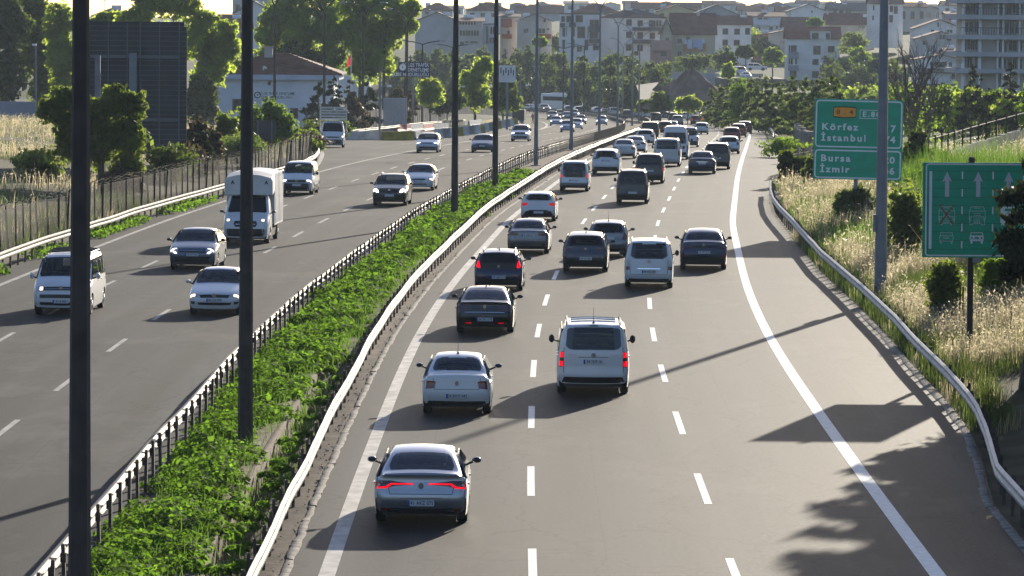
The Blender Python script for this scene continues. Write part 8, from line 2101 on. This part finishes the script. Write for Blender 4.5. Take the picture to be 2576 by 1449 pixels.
picket_fence(pf4, 2.0, "long brown fence below the conifer hedge", pitch=.5, w=.2, m=MT['wire'])
# retaining wall and fence on the dry slope right of the distance sign
sl = [at(x, y, Z) for x, y, Z in [(2335, 398, 262), (2400, 378, 280), (2480, 352, 300), (2580, 322, 320)]]
rw = MB()
for q0, q1 in zip(sl[:-1], sl[1:]):
    d = q1 - q0; n_ = 6
    for i in range(n_):
        a_, c_ = q0 + d * (i / n_), q0 + d * ((i + 1) / n_); mid = (a_ + c_) / 2
        rw.box(mid - Vector((0, 0, 1.3)), ((c_ - a_).xy.length - .02, .3, 2.7 + random.uniform(-.1, .1)), rz=math.atan2(d.y, d.x))
o = rw.build("retaining_wall", MT['concrete']); tag(o, "sloping concrete retaining wall climbing behind the lane sign", "retaining wall")
for i in range(13):
    t = i / 12 * 2.999; j = int(t); q = sl[j].lerp(sl[j + 1], t - j)
    if i == 0: sf = thing("slope_fence", q, "thin post fence along the sloping retaining wall", "fence")
    b = MB(); b.box((0, 0, .5), (.1, .1, 1.6)); b.build("fence_post", MT['wire'], sf, loc=q - sf.location)
b = MB()
for j in range(3): b.tube([sl[j] - sf.location + Vector((0, 0, 1.15)), sl[j + 1] - sf.location + Vector((0, 0, 1.15))], .03, 4)
b.build("wire", MT['wire'], sf)
# soil heap and dirt track on the far side
p = at(1745, 250, 700); hz = at(1745, 186, 700).z
V, Q = [], []
nr_, na_ = 10, 28
R_ = 118 * 700 / FOC; g0 = p.z - 2.0
for i in range(nr_):
    for j in range(na_):
        t = i / (nr_ - 1); a_ = 2 * math.pi * j / na_; r = R_ * t * (1 + .1 * math.sin(3 * a_) + .06 * math.sin(7 * a_ + 1))
        V.append((p.x + r * math.cos(a_), 712 + r * .7 * math.sin(a_), g0 + (hz - g0) * (1 - t ** 1.5) * (1 + .10 * math.sin(5 * a_ + i)) + random.gauss(0, .12)))
for i in range(nr_ - 1):
    for j in range(na_): Q.append((i * na_ + j, i * na_ + (j + 1) % na_, (i + 1) * na_ + (j + 1) % na_, (i + 1) * na_ + j))
tag(link("soil_heap", mesh_np("soil_heap", V, Q, MT['redsoil'], smooth=180)), "brown heap of soil below the cream house", "soil heap")
a, c = at(1765, 206, 905), at(1910, 184, 905)
b = MB(); b.box((0, 0, -2.0), (at(1920, 190, 905).x - at(1655, 190, 905).x, .5, 5.6)); o = b.build("yard_wall", WL['grey'], None, loc=at(1787, 194, 905)); tag(o, "pale retaining wall above the soil heap", "wall")
tr_ = [at(x, y, Z) for x, y, Z in [(1600, 214, 860), (1660, 206, 880), (1640, 226, 790), (1605, 228, 780), (1680, 248, 735), (1610, 250, 735)]]
link("dirt_track", mesh_np("dirt_track", [tr_[0], tr_[1], tr_[2], tr_[3], tr_[4], tr_[5]], [(3, 2, 1, 0), (5, 4, 2, 3)], MT['apron'])); tag(bpy.data.objects["dirt_track"], kind='structure')
# parked cars above the hedge
for x, y, Z, sh, c_, yw, lb in [(1903, 178, 900, 'suv', 'white', math.pi / 2, "white sport utility car parked side-on above the conifer hedge"), (1861, 190, 885, 'van', 'offwhite', .25, "white van parked facing the camera above the hedge"), (1876, 199, 870, 'hatch', 'white', .2, "white car parked just in front of the parked van")]:
    q = at(x, y, Z); vehicle({'suv': "suv", 'van': "passenger_van", 'hatch': "hatchback"}[sh], lb, "van" if sh == 'van' else "car", sh, 0, 0, c_, view='front', pos=(q.x, q.y, q.z), lod=0, yaw=yw - heading(q.y) - (0 if sh != 'suv' else 0), seams=False, group="cars parked above the hedge")
q = at(1890, 199, 886); b = MB(); b.box((0, 0, -.75), (13, 34, 1.4)); o = b.build("parking_ground", MT['apron'], None, loc=(q.x, q.y + 8, at(1890, 196, 886).z)); tag(o, kind='structure')
# small things
p = on_road(1121, 574); b = MB(); b.box((0, 0, .28), (.55, .3, .22), taper=.6); b.v = [(x + random.gauss(0, .05), y + random.gauss(0, .05), z + random.gauss(0, .04)) for x, y, z in b.v]
tag(b.build("plastic_bag", MT['sign_white'], None, loc=p), "crumpled white plastic bag on the green median plants", "litter")
p = on_road(2418, 782, .9); gz_ = float(terrain(p.x, p.y)); b = MB(); b.box((-.04, 0, .7), (.05, .05, 1.5)); b.box((.05, 0, .7), (.05, .05, 1.4)); tag(b.build("marker_post", MT['lens_dark'], None, loc=(p.x, p.y, gz_)), "short rusty double post standing in the dry grass below the lane sign", "post")
rr_ = random.Random(2)
for i, (px, py) in enumerate([(2545, 935), (2520, 943)]):
    p = on_road(px, py); gz_ = float(terrain(p.x, p.y)); b = MB(); b.box((0, 0, .08), (.5, .4, .28), taper=.7); b.v = [(x + rr_.gauss(0, .05), y + rr_.gauss(0, .05), z + rr_.gauss(0, .03)) for x, y, z in b.v]
    tag(b.build("stone", MT['rock'], None, loc=(p.x, p.y, gz_)), ["larger pale stone lying beside the pine trunk", "smaller pale stone left of the pine trunk"][i], "stone", "stones by the pine")
# litter and gravel along the near median rail
n_ = 260; Yl = RNG.uniform(72, 170, n_); ol = OFF_MR(Yl) + RNG.normal(.28, .10, n_); pl = path_at(np.interp(Yl, PATH[:IMONO, 1], PS[:IMONO]), ol); pl[:, 2] += .03
V, Q = leaf_quads(pl, .028, up=1.0, asp=.7); tag(link("gravel", mesh_np("gravel", V, Q, MT['kerb'])), kind='stuff')
# ---- people
def person(base, h, label, cloth, legs, pose='stand', rz=0.0, cat="person", group=None):
    """one continuous skinned figure"""
    s = h / 1.75
    J = dict(pel=(0, 0, .95), chest=(0, 0, 1.32), neck=(0, 0, 1.50), head=(0, -.02, 1.66), hl=(-.09, 0, .90), hr=(.09, 0, .90), kl=(-.11, -.03, .50), kr=(.11, .06, .50), al=(-.12, .03, .07), ar=(.12, .0, .07), tl=(-.13, -.10, .03), tr=(.13, -.12, .03),
             sl=(-.20, 0, 1.42), sr=(.20, 0, 1.42), el=(-.27, -.03, 1.15), er=(.27, -.05, 1.15), wl=(-.26, -.15, .95), wr=(.24, -.20, .98))
    if pose == 'ride':
        J.update(pel=(0, .1, .82), chest=(0, -.06, 1.20), neck=(0, -.12, 1.38), head=(0, -.16, 1.54), sl=(-.20, -.08, 1.30), sr=(.20, -.08, 1.30), el=(-.30, -.26, 1.08), er=(.30, -.26, 1.08), wl=(-.30, -.50, 1.02), wr=(.30, -.50, 1.02), hl=(-.10, .08, .80), hr=(.10, .08, .80), kl=(-.20, -.28, .62), kr=(.20, -.28, .62), al=(-.18, .02, .30), ar=(.18, .02, .30), tl=(-.18, -.14, .25), tr=(.18, -.14, .25))
    names = list(J); E_ = [('pel', 'chest'), ('chest', 'neck'), ('neck', 'head'), ('pel', 'hl'), ('pel', 'hr'), ('hl', 'kl'), ('hr', 'kr'), ('kl', 'al'), ('kr', 'ar'), ('al', 'tl'), ('ar', 'tr'), ('chest', 'sl'), ('chest', 'sr'), ('sl', 'el'), ('sr', 'er'), ('el', 'wl'), ('er', 'wr')]
    Rr = dict(pel=.15, chest=.17, neck=.06, head=.11, hl=.10, hr=.10, kl=.065, kr=.065, al=.05, ar=.05, tl=.04, tr=.04, sl=.07, sr=.07, el=.05, er=.05, wl=.04, wr=.04)
    me = bpy.data.meshes.new("body"); me.from_pydata([tuple(c * s for c in J[n]) for n in names], [(names.index(a), names.index(b_)) for a, b_ in E_], [])
    o = bpy.data.objects.new("body_tmp", me); COL.objects.link(o); md = o.modifiers.new("skin", 'SKIN'); o.modifiers.new("sub", 'SUBSURF').levels = 1
    for i, n in enumerate(names): me.skin_vertices[0].data[i].radius = (Rr[n] * s, Rr[n] * s); me.skin_vertices[0].data[i].use_root = n == 'pel'
    dg = bpy.context.evaluated_depsgraph_get(); dg.update(); fm = bpy.data.meshes.new_from_object(o.evaluated_get(dg)); bpy.data.objects.remove(o, do_unlink=True)
    fm.materials.clear(); [fm.materials.append(q) for q in (MT[cloth], MT[legs], MT['skin'])]
    for p_ in fm.polygons: z = p_.center.z / s; p_.material_index = 2 if z > 1.52 or (pose == 'stand' and abs(p_.center.x) > .2 * s and z < .98) else 1 if z < .93 else 0
    fm.polygons.foreach_set("use_smooth", np.ones(len(fm.polygons), bool))
    g = thing("person", base, label, cat, group, rz); link("body", fm, g)
    hb = MB(); c = J['head']
    rows = [(c[0] * s + math.cos(a_) * .125 * s * math.cos(e_), c[1] * s + math.sin(a_) * .135 * s * math.cos(e_), c[2] * s + .02 + math.sin(e_) * .14 * s) for e_ in (0, .5, 1.0, 1.5) for a_ in np.linspace(0, 2 * math.pi, 11)[:-1]]
    hb.add(rows, [(i * 10 + j, i * 10 + (j + 1) % 10, (i + 1) * 10 + (j + 1) % 10, (i + 1) * 10 + j) for i in range(3) for j in range(10)]); hb.build("helmet", MT['sign_orange' if pose == 'stand' else 'sign_white'], g, smooth=60)
    return g
person(on_road(1340.5, 312), 1.70, "road worker in orange clothes standing at the edge of the bend", 'orange_cloth', 'orange_cloth', rz=.3)
mp2 = on_road(1761, 296.5)
mc = thing("motorcycle", mp2, "dark motorcycle beside the white van in the far queue", "motorcycle", rz=.1)
for y in (-.68, .68): link("wheel", wheel_meshes(.31, .13)[0], mc, (0, y, .31))
b = MB(); b.tube([(0, -.7, .75), (0, -.2, .85), (0, .35, .95), (0, .6, .7)], [.12, .2, .2, .1], 8); b.build("body", PT['black'], mc, smooth=50)
b = MB(); b.tube([(-.36, .42, 1.08), (0, .5, 1.05), (.36, .42, 1.08)], .025, 5); b.tube([(0, .5, 1.05), (0, .68, .31)], .04, 5); b.build("handlebar", MT['darkmetal'], mc)
b = MB(); b.box((0, -.86, .72), (.16, .04, .08)); b.build("tail_light", MT['lens_red'], mc)
person(mp2, 1.75, "motorcyclist in dark clothes and white helmet riding in the far queue", 'blackplastic', 'blackplastic', 'ride', rz=.1 + math.pi)
# overhead cables in front of the town
cb_ = thing("overhead_cable", at(2318, 90, 420), "sagging bundle of overhead cables glinting in front of the grey gable house", "cable")
for i in range(4):
    a_, c_ = at(2316, 84 + i * 5, 420), at(2424, 149 + i * 3, 420); b = MB(); b.tube([a_.lerp(c_, t) - cb_.location - Vector((0, 0, 1.0 * math.sin(math.pi * t) * .8)) for t in np.linspace(0, 1, 9)], .022, 4); b.build("wire", MT['galv'], cb_)
# ================================================================ air
hz_ = MB(); hz_.box((100, 1290, 26), (2600, 2660, 74))
hm = bpy.data.materials.new("haze_air"); hm.use_nodes = True; nt = hm.node_tree
nt.nodes.remove(nt.nodes["Principled BSDF"])
pv = nt.nodes.new("ShaderNodeVolumePrincipled"); pv.inputs['Color'].default_value = (.74, .88, 1.0, 1); pv.inputs['Density'].default_value = HAZE; pv.inputs['Anisotropy'].default_value = .12
nt.links.new(pv.outputs[0], nt.nodes["Material Output"].inputs['Volume'])
tag(hz_.build("haze", hm), kind='stuff')
